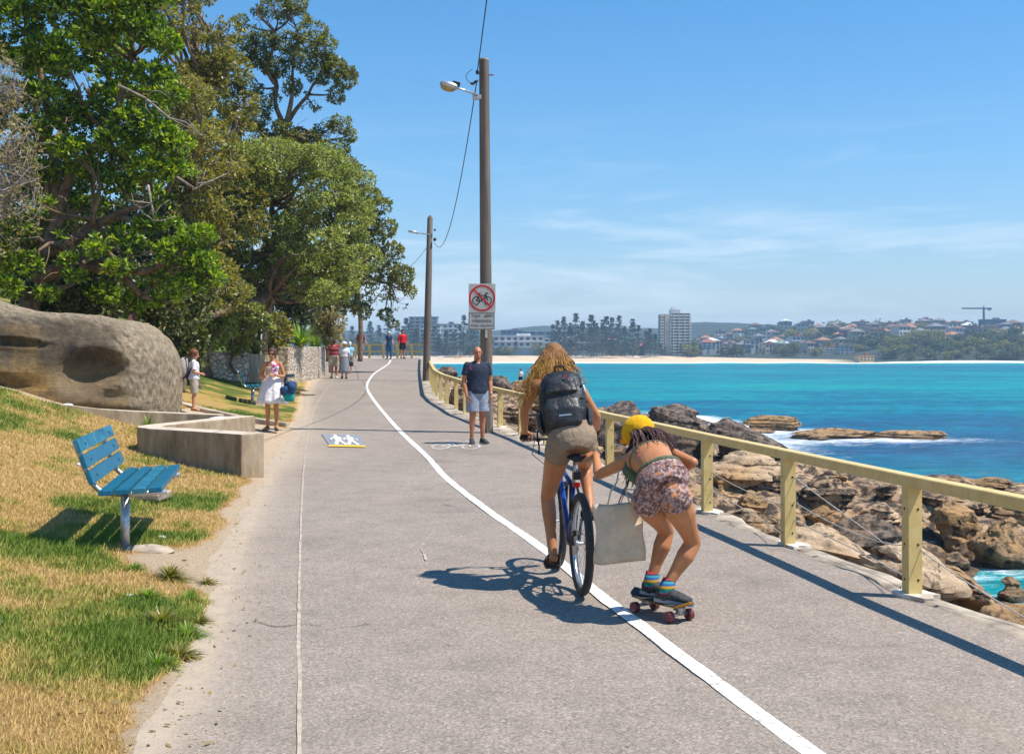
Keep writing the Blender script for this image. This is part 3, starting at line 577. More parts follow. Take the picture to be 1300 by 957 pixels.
ribbon('path_crack', [G(u, v) for u, v in ((538, 690), (534, 697), (539, 706), (541, 712))], .014, 'seam', .003, 30, wob=.8)
for k_, pl_ in enumerate([((300, 795), (325, 790), (352, 796), (384, 792)), ((384, 792), (430, 797), (470, 792)), ((560, 640), (600, 646), (640, 640))]): ribbon('path_crack', [G(u, v) for u, v in pl_], .007, 'crack', .001, 60, wob=1.2)
# stencilled square with a white figure and a yellow bar
def flat(name, poly, mat, dz, label=None, cat=None, parent=None):
    me = bpy.data.meshes.new(name); off = origin(parent) if parent else V((0, 0, 0))
    me.from_pydata([tuple(V((p[0], p[1], float(gp(p[1])) + .008 + dz)) - off) for p in poly], [], [tuple(range(len(poly)))]); me.update()
    o = link(name, me, mat, parent)
    if label: tag(o, label, cat)
    return o
c0 = G(437, 558)
sq = empty('pavement_stencil', c0, 'grey square stencil with white walking figures and yellow bar on the asphalt', 'pavement marking')
q = [G(u, v) for u, v in ((419, 566.5), (465, 567.5), (456, 552.5), (408, 551.5))]
flat('background', q, 'mark_grey', .003, parent=sq)
flat('bar', [G(u, v) for u, v in ((417, 567.4), (464, 568.4), (463.5, 566.2), (416.5, 565.3))], 'mark_yellow', .006, parent=sq)
vv = []; ff = []
def bil(x, y): p = (q[0] * (1 - x) + q[1] * x) * (1 - y) + (q[3] * (1 - x) + q[2] * x) * y; return tuple(V((p.x, p.y, float(gp(p.y)) + .0175)) - c0)
def walker(cx, s_):
    k = s_
    for poly in ([(-.05, .80), (.0, .76), (.05, .80), (.05, .90), (0, .95), (-.05, .90)], [(-.10, .74), (.10, .74), (.09, .42), (-.08, .42)], [(-.08, .42), (.02, .42), (-.10, .08), (-.20, .10)], [(-.01, .42), (.09, .42), (.18, .10), (.09, .08)], [(.08, .74), (.12, .70), (.24, .50), (.19, .47)], [(-.09, .74), (-.12, .70), (-.22, .50), (-.17, .47)]):
        i = len(vv); vv.extend(bil(cx + x * k, y) for x, y in poly); ff.append(tuple(range(i, i + len(poly))))
walker(.34, 1.0); walker(.68, .95)
me = bpy.data.meshes.new('figure'); me.from_pydata(vv, [], ff); link('figure', me, 'line', sq)
# worn bicycle symbol
def bikesym(c, sx_, sy_, seg=22, ring=.045):
    vv = []; ff = []
    def bar(a, b, w_):
        a = V((a[0], a[1], 0)); b = V((b[0], b[1], 0)); d = (b - a).normalized(); n_ = V((-d.y, d.x, 0)) * w_ / 2; i = len(vv); vv.extend([a + n_, b + n_, b - n_, a - n_]); ff.append((i, i + 1, i + 2, i + 3))
    for cx in (-.30, .30):
        for k in range(seg):
            t0, t1 = 2 * math.pi * k / seg, 2 * math.pi * (k + 1) / seg; i = len(vv)
            for r_, t in ((.2, t0), (.2 - ring, t0), (.2 - ring, t1), (.2, t1)): vv.append(V((cx + r_ * math.cos(t), .2 + r_ * math.sin(t), 0)))
            ff.append((i, i + 1, i + 2, i + 3))
    for a, b in (((-.30, .2), (-.12, .46)), ((-.12, .46), (.0, .2)), ((-.14, .44), (.17, .44)), ((.0, .2), (.18, .44)), ((-.3, .2), (0, .2)), ((.30, .2), (.16, .53)), ((-.22, .53), (-.06, .53)), ((-.15, .53), (-.12, .46)), ((.16, .53), (.28, .55)), ((.28, .55), (.31, .50))): bar(a, b, ring)
    return [(c[0] + p.x * sx_, c[1] + p.y * sy_) for p in vv], ff
c1 = G(577, 571)
pv, ff = bikesym((c1.x, c1.y), .86, 2.6); me = bpy.data.meshes.new('bicycle_symbol'); me.from_pydata([tuple(V((p[0], p[1], float(gp(p[1])) + .012)) - c1) for p in pv], [], ff); o = link('bicycle_symbol', me, 'worn', None, c1); tag(o, 'worn white bicycle symbol painted on the path by the standing man', 'pavement marking')
# ================================================================== railings
def fence_pts(step=2.06, y0=1.6, y1=69.5):
    yy = np.linspace(y0, y1, 4000); xx = xr(yy); s = np.concatenate([[0], np.cumsum(np.hypot(np.diff(xx), np.diff(yy)))])
    return yy, xx, s
yy, xx, ss = fence_pts()
s_ref = np.interp(7.78, yy, ss); st = s_ref - int(s_ref / 2.06) * 2.06; sp_ = np.arange(st, ss[-1], 2.06)
fpts = [V((float(np.interp(a, ss, xx)), float(np.interp(a, ss, yy)), 0)) for a in sp_]
for p in fpts: p.z = float(gp(p.y))
RT = .83
fen = empty('railing', fpts[0], 'long yellow metal railing curving along the seaward edge of the path', 'railing')
for k, p in enumerate(fpts):
    d = (fpts[min(k + 1, len(fpts) - 1)] - fpts[max(k - 1, 0)]); a = math.atan2(-d.x, d.y); Rm = Matrix.Rotation(a, 3, 'Z')
    m = MB(); h = RT - .07
    m.box(p + V((0, 0, h / 2 - .02)) + Rm @ V((.0, -.045, 0)), (.100, .014, h + .04), Rm); m.box(p + V((0, 0, h / 2 - .02)) + Rm @ V((.043, 0, 0)), (.014, .076, h + .04), Rm); m.box(p + V((0, 0, h / 2 - .02)) + Rm @ V((-.043, 0, 0)), (.014, .076, h + .04), Rm)
    po = m.build('post', 'fence', fen, bevel=.002 if k < 8 else 0)
    if k < 14:
        rs_ = random.Random(k); pl = [(p + Rm @ V((math.cos(a_) * (.07 + .09 * rs_.random()) + .04, math.sin(a_) * (.10 + .15 * rs_.random()), 0))) for a_ in [q * .524 for q in range(12)]]; MB().prism([(q.x, q.y) for q in pl], p.z - .02, p.z + .029).build('base_patch', 'whitewash', fen, bevel=.004)
    if k < 12:
        for z in (.12, .36, .60): MB().tube([p + Rm @ V((.02, -.052, z)), p + Rm @ V((.02, -.0545, z))], .009, 8).build('bolt_hole', 'hole', po); MB().tube([p + Rm @ V((-.0505, .0, z)), p + Rm @ V((-.052, .0, z))], .009, 8).build('bolt_hole', 'hole', po)
m = MB(); prev = None
rail_yy = np.concatenate([np.linspace(1.6, 69.2, 130)])
for y in rail_yy:
    x = float(np.interp(y, yy, xx)); z = float(gp(y)) + RT; e = .2; dx = float(np.interp(y + e, XRY, XRX) - np.interp(y - e, XRY, XRX)); d = V((dx, 2 * e, 0)).normalized(); n_ = V((d.y, -d.x, 0)); i = len(m.v)
    for a, b in ((-.052, -.078), (.052, -.078), (.052, -.006), (.046, 0), (-.046, 0), (-.052, -.006)): m.v.append(V((x, y, z + b)) + n_ * a)
    r = list(range(i, i + 6))
    if prev: m.skin(prev, r)
    else: m.f.append(tuple(reversed(r)))
    prev = r
m.f.append(tuple(prev)); m.build('top_rail', 'fence', fen, bevel=0)
def sag(a, b, s, n=18, kx=0): return [a.lerp(b, k / n) + V((kx * math.sin(math.pi * k / n), 0, -s * 4 * (k / n) * (1 - k / n))) for k in range(n + 1)]
def fp(y, z, o=.0): return V((float(xr(y)) + o, y, float(gp(y)) + z))
for a, b, s in ((fpts[2] + V((0, 0, .62)), fpts[1] + V((0, 0, .30)), .22), (fpts[3] + V((0, 0, .40)), fpts[2] + V((0, 0, .34)), .05)): pass
near = [p for p in fpts if 5 < p.y < 30]
pk = {k: p for k, p in enumerate(near)}
cab = [(near[2], .62, near[1], .22, .10), (near[2], .40, near[1], .36, .13), (near[2], .24, near[1], .10, .05), (near[1], .34, near[0], .05, .12), (near[3], .44, near[2], .36, .10), (near[3], .26, near[2], .05, .06), (near[4], .42, near[3], .44, .05), (near[5], .42, near[4], .42, .04)]
for a, za, b, zb, s in cab: MB().tube(sag(a + V((.03, 0, za)), b + V((.03, 0, zb)), s, kx=.12), .0042, 6).build('cable', 'cable', fen, smooth=True)
# crest railing across the end of the path
f2a, f2b = at(541, 455.5, 70.5), at(400, 456, 73.5)
z2 = 1.42; f2 = empty('crest_railing', (f2a.x, f2a.y, z2), 'yellow two-rail fence across the far end of the path behind the walkers', 'railing')
n2 = 9
for k in range(n2):
    p = V((f2a.x, f2a.y, z2)).lerp(V((f2b.x, f2b.y, z2)), k / (n2 - 1)); MB().box(p + V((0, 0, .44)), (.13, .09, .88)).build('post', 'fence', f2)
for z in (.84, .42):
    a, b = V((f2a.x, f2a.y - .0, z2 + z)), V((f2b.x, f2b.y, z2 + z)); MB().box((a + b) / 2, ((b - a).length, .07, .10), Matrix.Rotation(math.atan2((b - a).y, (b - a).x), 3, 'Z')).build('rail', 'fence', f2)
# ================================================================== poles, wires, signs
P1 = V((-.50, 22.75, float(gp(22.75)))); zt1 = at(614, 77, 22.75).z
pole = empty('utility_pole', P1, 'tall weathered timber pole with street light beside the railing', 'utility pole')
ptop = V((at(614.5, 77, 22.75).x, 22.75, zt1)); MB().tube([P1 + V((0, 0, -.2)), P1.lerp(ptop, .35), P1.lerp(ptop, .7), ptop], [.125, .118, .108, .098], 20).build('shaft', 'wood', pole, 'auto')
MB().tube([ptop + V((0, 0, 0.002)), ptop + V((0, 0, .03))], .099, 20).build('cap', 'kerb', pole)
az = at(604, 122, 22.7); a0_ = V((ptop.x - .10, 22.70, az.z)); tip = at(582, 112.5, 22.2)
m = MB().tube([a0_, a0_.lerp(tip, .5) + V((0, 0, .01)), tip], .022, 8); arm = m.build('lamp_arm', 'steel', pole, True)
MB().box(a0_ + V((-.04, -.0, -.03)), (.18, .1, .09)).build('bracket', 'steel', pole, bevel=.01)
hd = at(572, 109.5, 22.1); X3 = Matrix.Rotation(R(14), 3, 'Y')
m = MB().ball(hd + V((-.02, 0, .01)), (.20, .12, .075), 16, 10, X3); lh = m.build('lamp_head', 'steel', pole, True)
MB().ball(hd + V((-.05, 0, -.035)), (.15, .10, .075), 16, 10, X3).build('lamp_bowl', 'lamp_glass', lh, True)
MB().box(hd + V((.11, 0, .03)), (.15, .12, .10), X3).build('lamp_gear', 'black', lh, bevel=.02)
w1 = at(606, 92, 22.6)
m = MB(); m.tube([V((ptop.x - .1, 22.7, w1.z)), w1 + V((-.02, 0, 0))], .012, 6); m.ball(w1, (.035, .035, .05), 8, 6); m.ball(at(604, 104, 22.6), (.06, .03, .03), 8, 6, Matrix.Rotation(R(-30), 3, 'Y')); m.ball(at(600, 106.5, 22.6), (.05, .03, .028), 8, 6); m.build('insulator', 'black', pole, True)
MB().tube(sag(at(600, 88, 22.6), at(598, 106, 22.6), -.0, 6, -.12), .006, 5).build('jumper_wire', 'wire', pole)
MB().tube([V((ptop.x + .08, 22.72, zt1 - .30)), V((ptop.x + .19, 22.72, zt1 - .30))], .014, 6).build('bolt', 'maroon', pole)
P2 = V((at(541, 480, 47.5).x, 47.5, float(gp(47.5)))); pt2 = at(546, 277, 47.5)
pole2 = empty('utility_pole', P2, 'smaller distant timber pole further along the railing, leaning right', 'utility pole')
MB().tube([P2 + V((0, 0, -.2)), P2.lerp(pt2, .5), pt2, pt2 + V((0, 0, .12))], [.16, .14, .115, .03], 16).build('shaft', 'wood', pole2, 'auto')
a2, t2 = at(545, 298, 47.4), at(522, 293, 46.5); MB().tube([a2, a2.lerp(t2, .6) + V((0, 0, -.02)), t2], .03, 6).build('lamp_arm', 'steel', pole2, True)
MB().box(at(525, 295, 46.6), (.45, .16, .07), Matrix.Rotation(R(12), 3, 'Y')).build('lamp_head', 'steel', pole2, bevel=.02)
m = MB().ball(at(552, 304, 47.4), .07, 8, 6); m.ball(at(552, 292, 47.4), .05, 8, 6); m.build('insulator', 'black', pole2, True)
wa, wb = at(605, 105, 22.6), at(551, 306, 47.4)
def wire(name, a, b, s, label): o = MB().tube(sag(a, b, s, 40), .011, 5).build(name, 'wire', None, True, loc=a); return tag(o, label, 'wire')
wire('overhead_wire', wa, wb, 1.35, 'black overhead wire sagging between the tall pole and the distant pole')
wp0 = w1; wd_ = (at(622, 0, 17.0) - w1).normalized(); wire('overhead_wire', w1, V((1.6, -9, 9.6)), .0, 'black overhead wire rising from the tall pole over the camera')
wire('overhead_wire', at(545, 310, 47.4), at(512, 344, 62), .15, 'thin black wire running from the distant pole into the tree')
def lamp_post(c, z, h, label):
    r = empty('lamp_post', (c[0], c[1], z), label, 'lamp post'); b = V((c[0], c[1], z)); t = b + V((.12, 0, h))
    MB().tube([b + V((0, 0, -.1)), t], [.055, .04], 10).build('post', 'steel', r, True); MB().ball(t + V((0, 0, .05)), (.09, .09, .12), 10, 8).build('lamp', 'steel', r, True)
lamp_post((-9.35, 42.0), float(lawn(-9.35, 42.0)), at(340, 397, 42).z - float(lawn(-9.35, 42)), 'slim grey steel post standing behind the woman in the white dress')
lamp_post((-9.0, 57.0), float(gp(57)), at(429, 402, 57).z - float(gp(57)), 'slim grey steel post rising above the couple walking away')
# signs on the pole
sg = at(612, 378.5, 22.5); sn = empty('traffic_sign', sg, 'square sign with black bicycle crossed out by a red ring, on the tall pole', 'sign')
MB().box(sg, (.53, .012, .57)).build('plate', 'sign_white', sn, bevel=.004)
def ringm(c, r0, r1, y, mat, name, parent):
    m = MB(); n = 48; 
    for k in range(n):
        t0, t1 = 2 * math.pi * k / n, 2 * math.pi * (k + 1) / n; i = len(m.v)
        for r_, t in ((r0, t0), (r1, t0), (r1, t1), (r0, t1)): m.v.append(V((c.x + r_ * math.cos(t), y, c.z + r_ * math.sin(t))))
        m.f.append((i, i + 1, i + 2, i + 3))
    return m.build(name, mat, parent)
yf = sg.y - .0085
ringm(sg, .225, .262, yf - .001, 'sign_red', 'red_ring', sn)
m = MB(); d = V((1, 0, -1)).normalized(); n_ = V((1, 0, 1)).normalized() * .018; a, b = sg - d * .24, sg + d * .24
m.v = [V((q.x, yf - .003, q.z)) for q in (a + n_, b + n_, b - n_, a - n_)]; m.f = [(0, 1, 2, 3)]; m.build('red_slash', 'sign_red', sn)
pv, ff = bikesym((0, 0), .46, .46, ring=.05); me = bpy.data.meshes.new('bicycle_symbol')
me.from_pydata([tuple(V((p[0] * .85, yf - .002 - sg.y, p[1] * .95 - .14))) for p in pv], [], [tuple(reversed(f)) for f in ff]); link('bicycle_symbol', me, 'sign_black', sn)
s2 = at(611.5, 407.5, 22.5); sn2 = empty('traffic_sign', s2, 'rectangular time-limit plate below the bicycle sign on the tall pole', 'sign')
MB().box(s2, (.52, .012, .34)).build('plate', 'sign_white', sn2, bevel=.004)
m = MB()
for z in (-.158, .158): m.box(s2 + V((0, -.0075, z)), (.50, .003, .008))
for x in (-.246, .246): m.box(s2 + V((x, -.0075, 0)), (.008, .003, .308))
m.build('border', 'sign_black', sn2)
text('lettering', '7AM - 6PM', .088, s2 + V((0, -.009, .095)), 'sign_black', sn2); text('lettering', 'WEEKENDS', .075, s2 + V((0, -.009, 0.0)), 'sign_black', sn2); text('lettering', 'PUBLIC HOLIDAYS', .052, s2 + V((0, -.009, -.09)), 'sign_black', sn2)
MB().box(V((P1.x - .01, 22.62, s2.z + .12)), (.05, .03, .9)).build('mounting_strap', 'steel', sn)
# ================================================================== benches
def bench(name_label, M4, length=1.9, group=None, single=False):
    root = empty('park_bench', M4.translation, name_label, 'bench', group)
    A = lambda x, y, z: M4 @ V((x, y, z))   # local: y along bench, +x to the front (towards path)
    R3 = M4.to_3x3()
    for k in range(4): MB().box(A(-.10 + k * .125, length / 2, .455 + .006 * k), (.098, length, .038), R3 @ Matrix.Rotation(R(-2), 3, 'Y')).build('seat_slat', 'slat_worn' if k == 2 else 'slat', root, bevel=.005)
    for k in range(3):
        z = .575 + k * .125; x = -.215 - k * .045; sl = MB().box(A(x, length / 2, z), (.035, length, .105), R3 @ Matrix.Rotation(R(-20), 3, 'Y')).build('back_slat', 'slat_worn' if k == 2 else 'slat', root, bevel=.005)
        for yy_ in (.28, length - .28): MB().tube([A(x + .017, yy_, z), A(x + .023, yy_, z + .002)], .011, 8).build('bolt', 'hole', sl)
    for yl_ in (.28, length - .28):
        m = MB(); pts = [A(-.372, yl_, .85), A(-.328, yl_, .74), A(-.283, yl_, .61), A(-.245, yl_, .52), A(-.18, yl_, .45), A(-.09, yl_, .422), A(.02, yl_, .415), A(.34, yl_, .425)]
        m.tube(pts, .021, 10); m.build('support_arm', 'steel', root, True)
        if not (single and yl_ > 1):
            MB().tube([A(.02, yl_, -.12), A(.02, yl_, .41)], .036, 14).build('leg', 'steel', root, True)
            m = MB().ball(A(.17, yl_ - .03, -.055), (.24, .10, .06), 18, 10, R3); rs_ = random.Random(4)
            for v_ in m.v: v_ += V((rs_.uniform(-.012, .012), rs_.uniform(-.012, .012), rs_.uniform(-.008, .008)))
            m.build('footing', 'kerb', root, 'auto')
        for k in range(3): MB().tube([A(.03 + k * .13, yl_, .43), A(.03 + k * .13, yl_, .38)], .007, 6).build('bolt', 'steel', root)
    return root
def bm4(x, y, ang): return Matrix.Translation((x, y, float(lawn(x, y)) + .02)) @ Matrix.Rotation(ang, 4, 'Z')
bench('blue slatted bench on the near lawn facing the path', bm4(-3.07, 8.88, R(12)), single=True)
bench('second blue bench, on the lawn between the boy and the woman', bm4(-6.75, 29.6, R(14)), 1.6)
bench('farthest blue bench, beside the path below the stone wall', bm4(-7.75, 38.8, R(12)), 1.7)
# ================================================================== zigzag wall, kerb, stone walls
def sweep(pts, wd, z0f, name, mat, parent=None, loc=None, bev=.02):
    P = [V(p) for p in pts]; m = MB(); prev = None
    for k, p in enumerate(P):
        d0 = (P[k] - P[k - 1]).normalized() if k else (P[1] - P[0]).normalized(); d1 = (P[k + 1] - P[k]).normalized() if k < len(P) - 1 else d0
        d0.z = d1.z = 0; t = (d0 + d1)
        t = t.normalized() if t.length > .15 else d0
        n_ = V((t.y, -t.x, 0)); s = 1 / max(.45, n_.dot(V((d0.y, -d0.x, 0)).normalized())); a = n_ * wd / 2 * s; i = len(m.v)
        zb = z0f(p); m.v += [V((p.x - a.x, p.y - a.y, zb)), V((p.x + a.x, p.y + a.y, zb)), V((p.x + a.x, p.y + a.y, p.z)), V((p.x - a.x, p.y - a.y, p.z))]
        r = [i, i + 1, i + 2, i + 3]
        if prev: m.skin(prev, r)
        else: m.f.append(tuple(reversed(r)))
        prev = r
    m.f.append(tuple(prev)); return m.build(name, mat, parent, loc=loc, bevel=bev)
zz = empty('concrete_wall', (-3.5, 15.4, .1), 'low zigzag concrete seating wall around the boulder, stained brown', 'wall')
wl3 = [(-13, 16.2, 1.75), (-10.5, 17.2, 1.38), (-8.2, 18.2, 1.03), (-7.4, 18.75, .83), (-6.9, 19.1, .74), (-6.3, 19.45, .68), (-5.6, 19.65, .64), (-5.0, 19.6, .62)]
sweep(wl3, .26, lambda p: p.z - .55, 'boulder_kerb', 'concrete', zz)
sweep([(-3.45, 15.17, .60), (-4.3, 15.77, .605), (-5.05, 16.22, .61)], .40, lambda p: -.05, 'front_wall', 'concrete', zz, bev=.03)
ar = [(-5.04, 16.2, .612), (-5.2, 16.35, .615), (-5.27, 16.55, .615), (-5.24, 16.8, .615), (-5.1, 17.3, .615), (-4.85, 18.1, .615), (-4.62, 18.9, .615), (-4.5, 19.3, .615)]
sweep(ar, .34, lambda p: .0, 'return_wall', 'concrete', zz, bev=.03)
MB().box((-4.75, 19.22, .345), (.62, .42, .50), Matrix.Rotation(R(-6), 3, 'Z')).build('end_block', 'whitewash', zz, bevel=.03)
k2 = sweep([(-7.4, 25.2, .62), (-6.7, 24.6, .50), (-6.0, 24.2, .40), (-5.5, 24.0, .33), (-5.05, 23.9, .27), (-4.7, 23.85, .22)], .20, lambda p: p.z - .35, 'stone_kerb', 'kerb', None, loc=(-5.7, 23.9, .5)); tag(k2, 'low pale stone kerb behind the woman in the white dress', 'kerb')
def stone_wall(pts, label, wd=.45):
    o = sweep(pts, wd, lambda p: p.z - 1.5, 'stone_wall', 'rubble', None, loc=pts[0], bev=.05); tag(o, label, 'wall'); return o
stone_wall([at(222, 452, 36), at(250, 448, 37), at(280, 446.5, 38), at(310, 447, 39)], 'pale rubble stone wall under the bushes behind the boy')
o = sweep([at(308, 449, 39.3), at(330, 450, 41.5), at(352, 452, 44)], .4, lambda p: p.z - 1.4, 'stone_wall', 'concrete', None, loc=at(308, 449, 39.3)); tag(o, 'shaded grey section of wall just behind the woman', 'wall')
stone_wall([at(358, 441, 43.5), at(375, 440, 45.5), at(392, 440, 48.5), at(406, 440, 53), at(420, 443, 59)], 'pale rubble retaining wall running beside the farthest blue bench', .5)
# ================================================================== the great boulder on the left
n_u, n_v = 190, 120
uu = np.linspace(0, 1, n_u); vv_ = np.linspace(0, 2 * np.pi, n_v, endpoint=False)
U, W_ = np.meshgrid(uu, vv_, indexing='ij')
xc = -14.0 + 7.75 * U  # right end at -6.38
endk = np.clip(1 - ((U - .90) / .10).clip(0) ** 2.6, 0, 1) ** (1 / 2.6); endk = np.maximum(endk, 0.02)
top = np.interp(xc, [-14, -10, -9, -8.4, -7.8, -7.2, -6.8, -6.5, -6.25], [3.2, 2.9, 2.6, 2.42, 2.36, 2.33, 2.25, 2.08, 1.9]); bot = .35; yc = np.interp(xc, [-14, -10.5, -8.2, -7.4, -6.3], [17.5, 18.95, 19.95, 20.45, 21.0])
ry = 1.5 * endk; rz_ = (top - bot) / 2 * (.30 + .70 * endk ** .7) * np.where(endk < .03, .02, 1); zc = bot + (top - bot) / 2 * (.62 + .38 * endk)
cs, sn_ = np.cos(W_), np.sin(W_); e = .62
py = np.sign(cs) * np.abs(cs) ** e * ry; pz = np.sign(sn_) * np.abs(sn_) ** e * rz_
Yb = yc + py; Zb = zc + pz
front = sst(-.2, .5, -cs)
hol = np.exp(-(((xc + 7.10) / .47) ** 2 + ((Zb - 1.37 - .12 * (xc + 7.1)) / .32) ** 2) ** 2.2) * front; hol2 = np.exp(-(((xc + 8.9) / 1.1) ** 2 + ((Zb - 1.12 + .08 * (xc + 8.9)) / .13) ** 2)) * front
Yb = Yb + .36 * hol + .16 * hol2 + front * (.13 * sst(-7.6, -8.0, xc) * vn(Zb * 3.2 + .3 * xc, 0, 0, 95) + .05 * np.sign(vn(Zb * 6 + .5 * xc, 0, 0, 96)) * sst(-7.5, -7.8, xc) + .05 * vn(Zb * 7 + .25 * xc, xc * .6, 0, 97)) + front * .10 * fbm(xc * .8, Zb * 1.6, 0, 4, 91)
ser = sst(-6.85, -6.55, xc + .22 * (Zb - 1.4)); nn = fbm(xc * 1.2, Yb * 1.2, Zb * 1.8, 4, 92) * .06; ch = np.abs(vn(xc * 8, Yb * 8, Zb * 8, 93)) * .05 * np.maximum(ser, .35 * sst(.1, .9, sn_))
rad = 1 + (nn - ch) / 1.0
Xb = xc - (nn - ch) * ser * .5; Yb = yc + (Yb - yc) * rad; Zb = bot + (Zb - bot) * (1 + (nn - ch) * .6)
idx = np.arange(n_u * n_v).reshape(n_u, n_v); nx_ = np.roll(idx, -1, 1); fc = np.stack([idx[:-1], nx_[:-1], nx_[1:], idx[1:]], -1).reshape(-1, 4)
og = V((-8.2, 20.9, .4)); me = npmesh('sandstone_boulder', np.stack([Xb - og.x, Yb - og.y, Zb - og.z], -1), fc, True)
ochre = front * np.clip(sst(-7.55, -7.85, xc + .3 * (Zb - 1.3)) * sst(2.25, 2.0, Zb) * 1.3 + .65 * sst(1.0, .7, Zb) + .35 * hol, 0, 1) * (1 - ser); grey = np.clip(np.maximum(sst(.55, .95, sn_), ser * .95), 0, 1)
stain_shade = np.clip(front * (np.exp(-(np.abs(Zb - (top - .48)) / .34) ** 3) * (1 - ser) * 1.7 + .2 + .55 * sst(1.2, .9, Zb) * sst(-7.6, -8.2, xc) + .25 * hol * sst(1.3, 1.1, Zb)), 0, 1)  # dark stains, plus shade painted into the lower part of the hollow
for nme, a in (('ochre', ochre), ('grey', grey), ('stain_shade', stain_shade)): attr(me, nme, a)
o = link('sandstone_boulder', me, 'boulder', None, og); tag(o, 'huge rounded sandstone boulder with a hollow in its face, left of the path', 'boulder')
# ================================================================== shore boulders
def boulder(label, u0, u1, v0, v1, y, mat, seed, dep=.8, sub=5, rough=1.0, tilt=0, name='shore_boulder', flat_=.0):
    um = (u0 + u1) / 2; ysn = np.linspace(5, 130, 2500); xs__ = (um - 650) / F * ysn; zs__ = np.array([H + (ray(um, v1).z / ray(um, v1).y) * q for q in ysn]); ok = (xs__ > xr(ysn) + .25) & (zs__ <= np.maximum(rockz(xs__, ysn), SEA - .05)); yh = float(ysn[np.argmax(ok)]) if ok.any() else y
    y = min(yh + (u1 - u0) / F * yh * dep * .35, 128.0)
    c = at(um, (v0 + v1) / 2, y); w_ = (u1 - u0) / F * y; h = (v1 - v0) / F * y; zt_ = c.z + h / 2; zb_ = min(c.z - h / 2, float(rockz(c.x, y)) - .10) if float(rockz(c.x, y)) > SEA - .6 else min(c.z - h / 2, SEA - .15); h = zt_ - zb_; c.z = (zt_ + zb_) / 2
    me = bpy.data.meshes.new(name); bm = bmesh.new(); bmesh.ops.create_icosphere(bm, subdivisions=sub, radius=1.0)
    P = np.array([v.co[:] for v in bm.verts]); rs = np.random.RandomState(seed)
    for _ in range(11):  # cut facets
        n = rs.normal(size=3); n /= np.linalg.norm(n); dd = rs.uniform(.55, .85); s = P @ n; P = P - np.outer(np.maximum(s - dd, 0) * .92, n)
    P += (fbm(P[:, 0] * 1.6 + seed, P[:, 1] * 1.6, P[:, 2] * 3.0, 4, seed) * .16 * rough)[:, None] * P
    P += (np.abs(vn(P[:, 0] * 4 + seed, P[:, 1] * 4, P[:, 2] * 9, seed + 5)) * -.06 * rough)[:, None] * P
    st_ = P[:, 2] * 3.5 + .5 * P[:, 0]; P[:, :2] *= (1 + .05 * np.sign(np.sin(st_ * 2.2)) * rough)[:, None]
    if mat != 'rock_dark' or rough > 1.1:
        nl = max(2.0, h / .16 / 2) * rough ** .3; zq = (P[:, 2] + .12 * P[:, 0] + .10 * fbm(P[:, 0] * 1.5, P[:, 1] * 1.5, seed, 3, seed + 8)) * nl; ki = np.floor(zq); fr = zq - ki; rl = np.random.RandomState(seed + 1).uniform(.80, 1.06, 80); ox = np.random.RandomState(seed + 2).uniform(-.10, .10, (80, 2)); ii = (ki.astype(int) + 40) % 80; i2 = (ii + 1) % 80; bl = sst(.72, 1.0, fr)
        fac = rl[ii] * (1 - bl) + rl[i2] * bl - .10 * np.exp(-((fr - .86) / .08) ** 2); P[:, 0] = P[:, 0] * fac + (ox[ii, 0] * (1 - bl) + ox[i2, 0] * bl); P[:, 1] = P[:, 1] * fac + (ox[ii, 1] * (1 - bl) + ox[i2, 1] * bl)
    P /= np.abs(P).max(0); P = P * np.array([w_ / 2, w_ / 2 * dep, h / 2 * 1.25]); P[:, 2] -= h * .12; ca, sa = math.cos(tilt), math.sin(tilt)
    P = np.stack([P[:, 0] * ca + P[:, 2] * sa, P[:, 1], -P[:, 0] * sa + P[:, 2] * ca], 1)
    for v_, p in zip(bm.verts, P): v_.co = p
    bm.to_mesh(me); bm.free(); me.polygons.foreach_set('use_smooth', [True] * len(me.polygons)); me.set_sharp_from_angle(angle=R(38)); o = link(name, me, mat, None, c); return tag(o, label, 'rock')
B = boulder
B('dark rounded boulder at the right end of the long black ridge of rocks', 893, 1012, 533, 585, 40, 'rock_dark', 1, .9, tilt=.25)
B('dark boulder behind the yellow cap, middle of the black ridge', 815, 905, 528, 582, 41, 'rock_dark', 2, .9)
B('grey topped wedge of rock tilting up at the crest of the ridge', 818, 888, 508, 545, 52, 'rock_dark', 3, .8, tilt=.3)
B('dark block at the left end of the ridge, beside the rider', 762, 832, 507, 548, 54, 'rock_dark', 4, .9)
B('dark boulder under the rail between rider and skater', 748, 822, 530, 590, 38, 'rock_dark', 5, .9)
B('smooth brown dome of rock on the skyline behind the tall pole', 640, 692, 479, 508, 88, 'rock_brown', 6, .9, rough=.4)
B('small dark dome of rock touching the tall pole on the skyline', 618, 652, 477, 500, 90, 'rock_dark', 7, .9, rough=.5)
B('flat brown reef block standing alone in the surf', 944, 1021, 527, 548, 80, 'rock_brown', 8, .6, name='reef_rock')
B('long low reef rock awash, left half of the reef', 1000, 1128, 543, 558, 72, 'rock_brown', 9, .35, name='reef_rock')
B('long low reef rock awash, right end of the reef', 1085, 1232, 546, 559, 73, 'rock_brown', 10, .3, name='reef_rock')
B('small reef lump in the foam before the reef', 1022, 1055, 551, 560, 66, 'rock_brown', 11, .6, name='reef_rock')
B('low tan reef slab just left of the reef', 915, 985, 544, 552, 77, 'rock_brown', 41, .5, name='reef_rock')
B('pale tan slab lying just outside the nearest railing posts', 1046, 1235, 684, 790, 10.2, 'rock_light', 12, .9, rough=.6, tilt=.2)
B('tan slab outside the railing left of the nearest post', 985, 1140, 668, 745, 11.4, 'rock_light', 13, .8, rough=.7, tilt=.15)
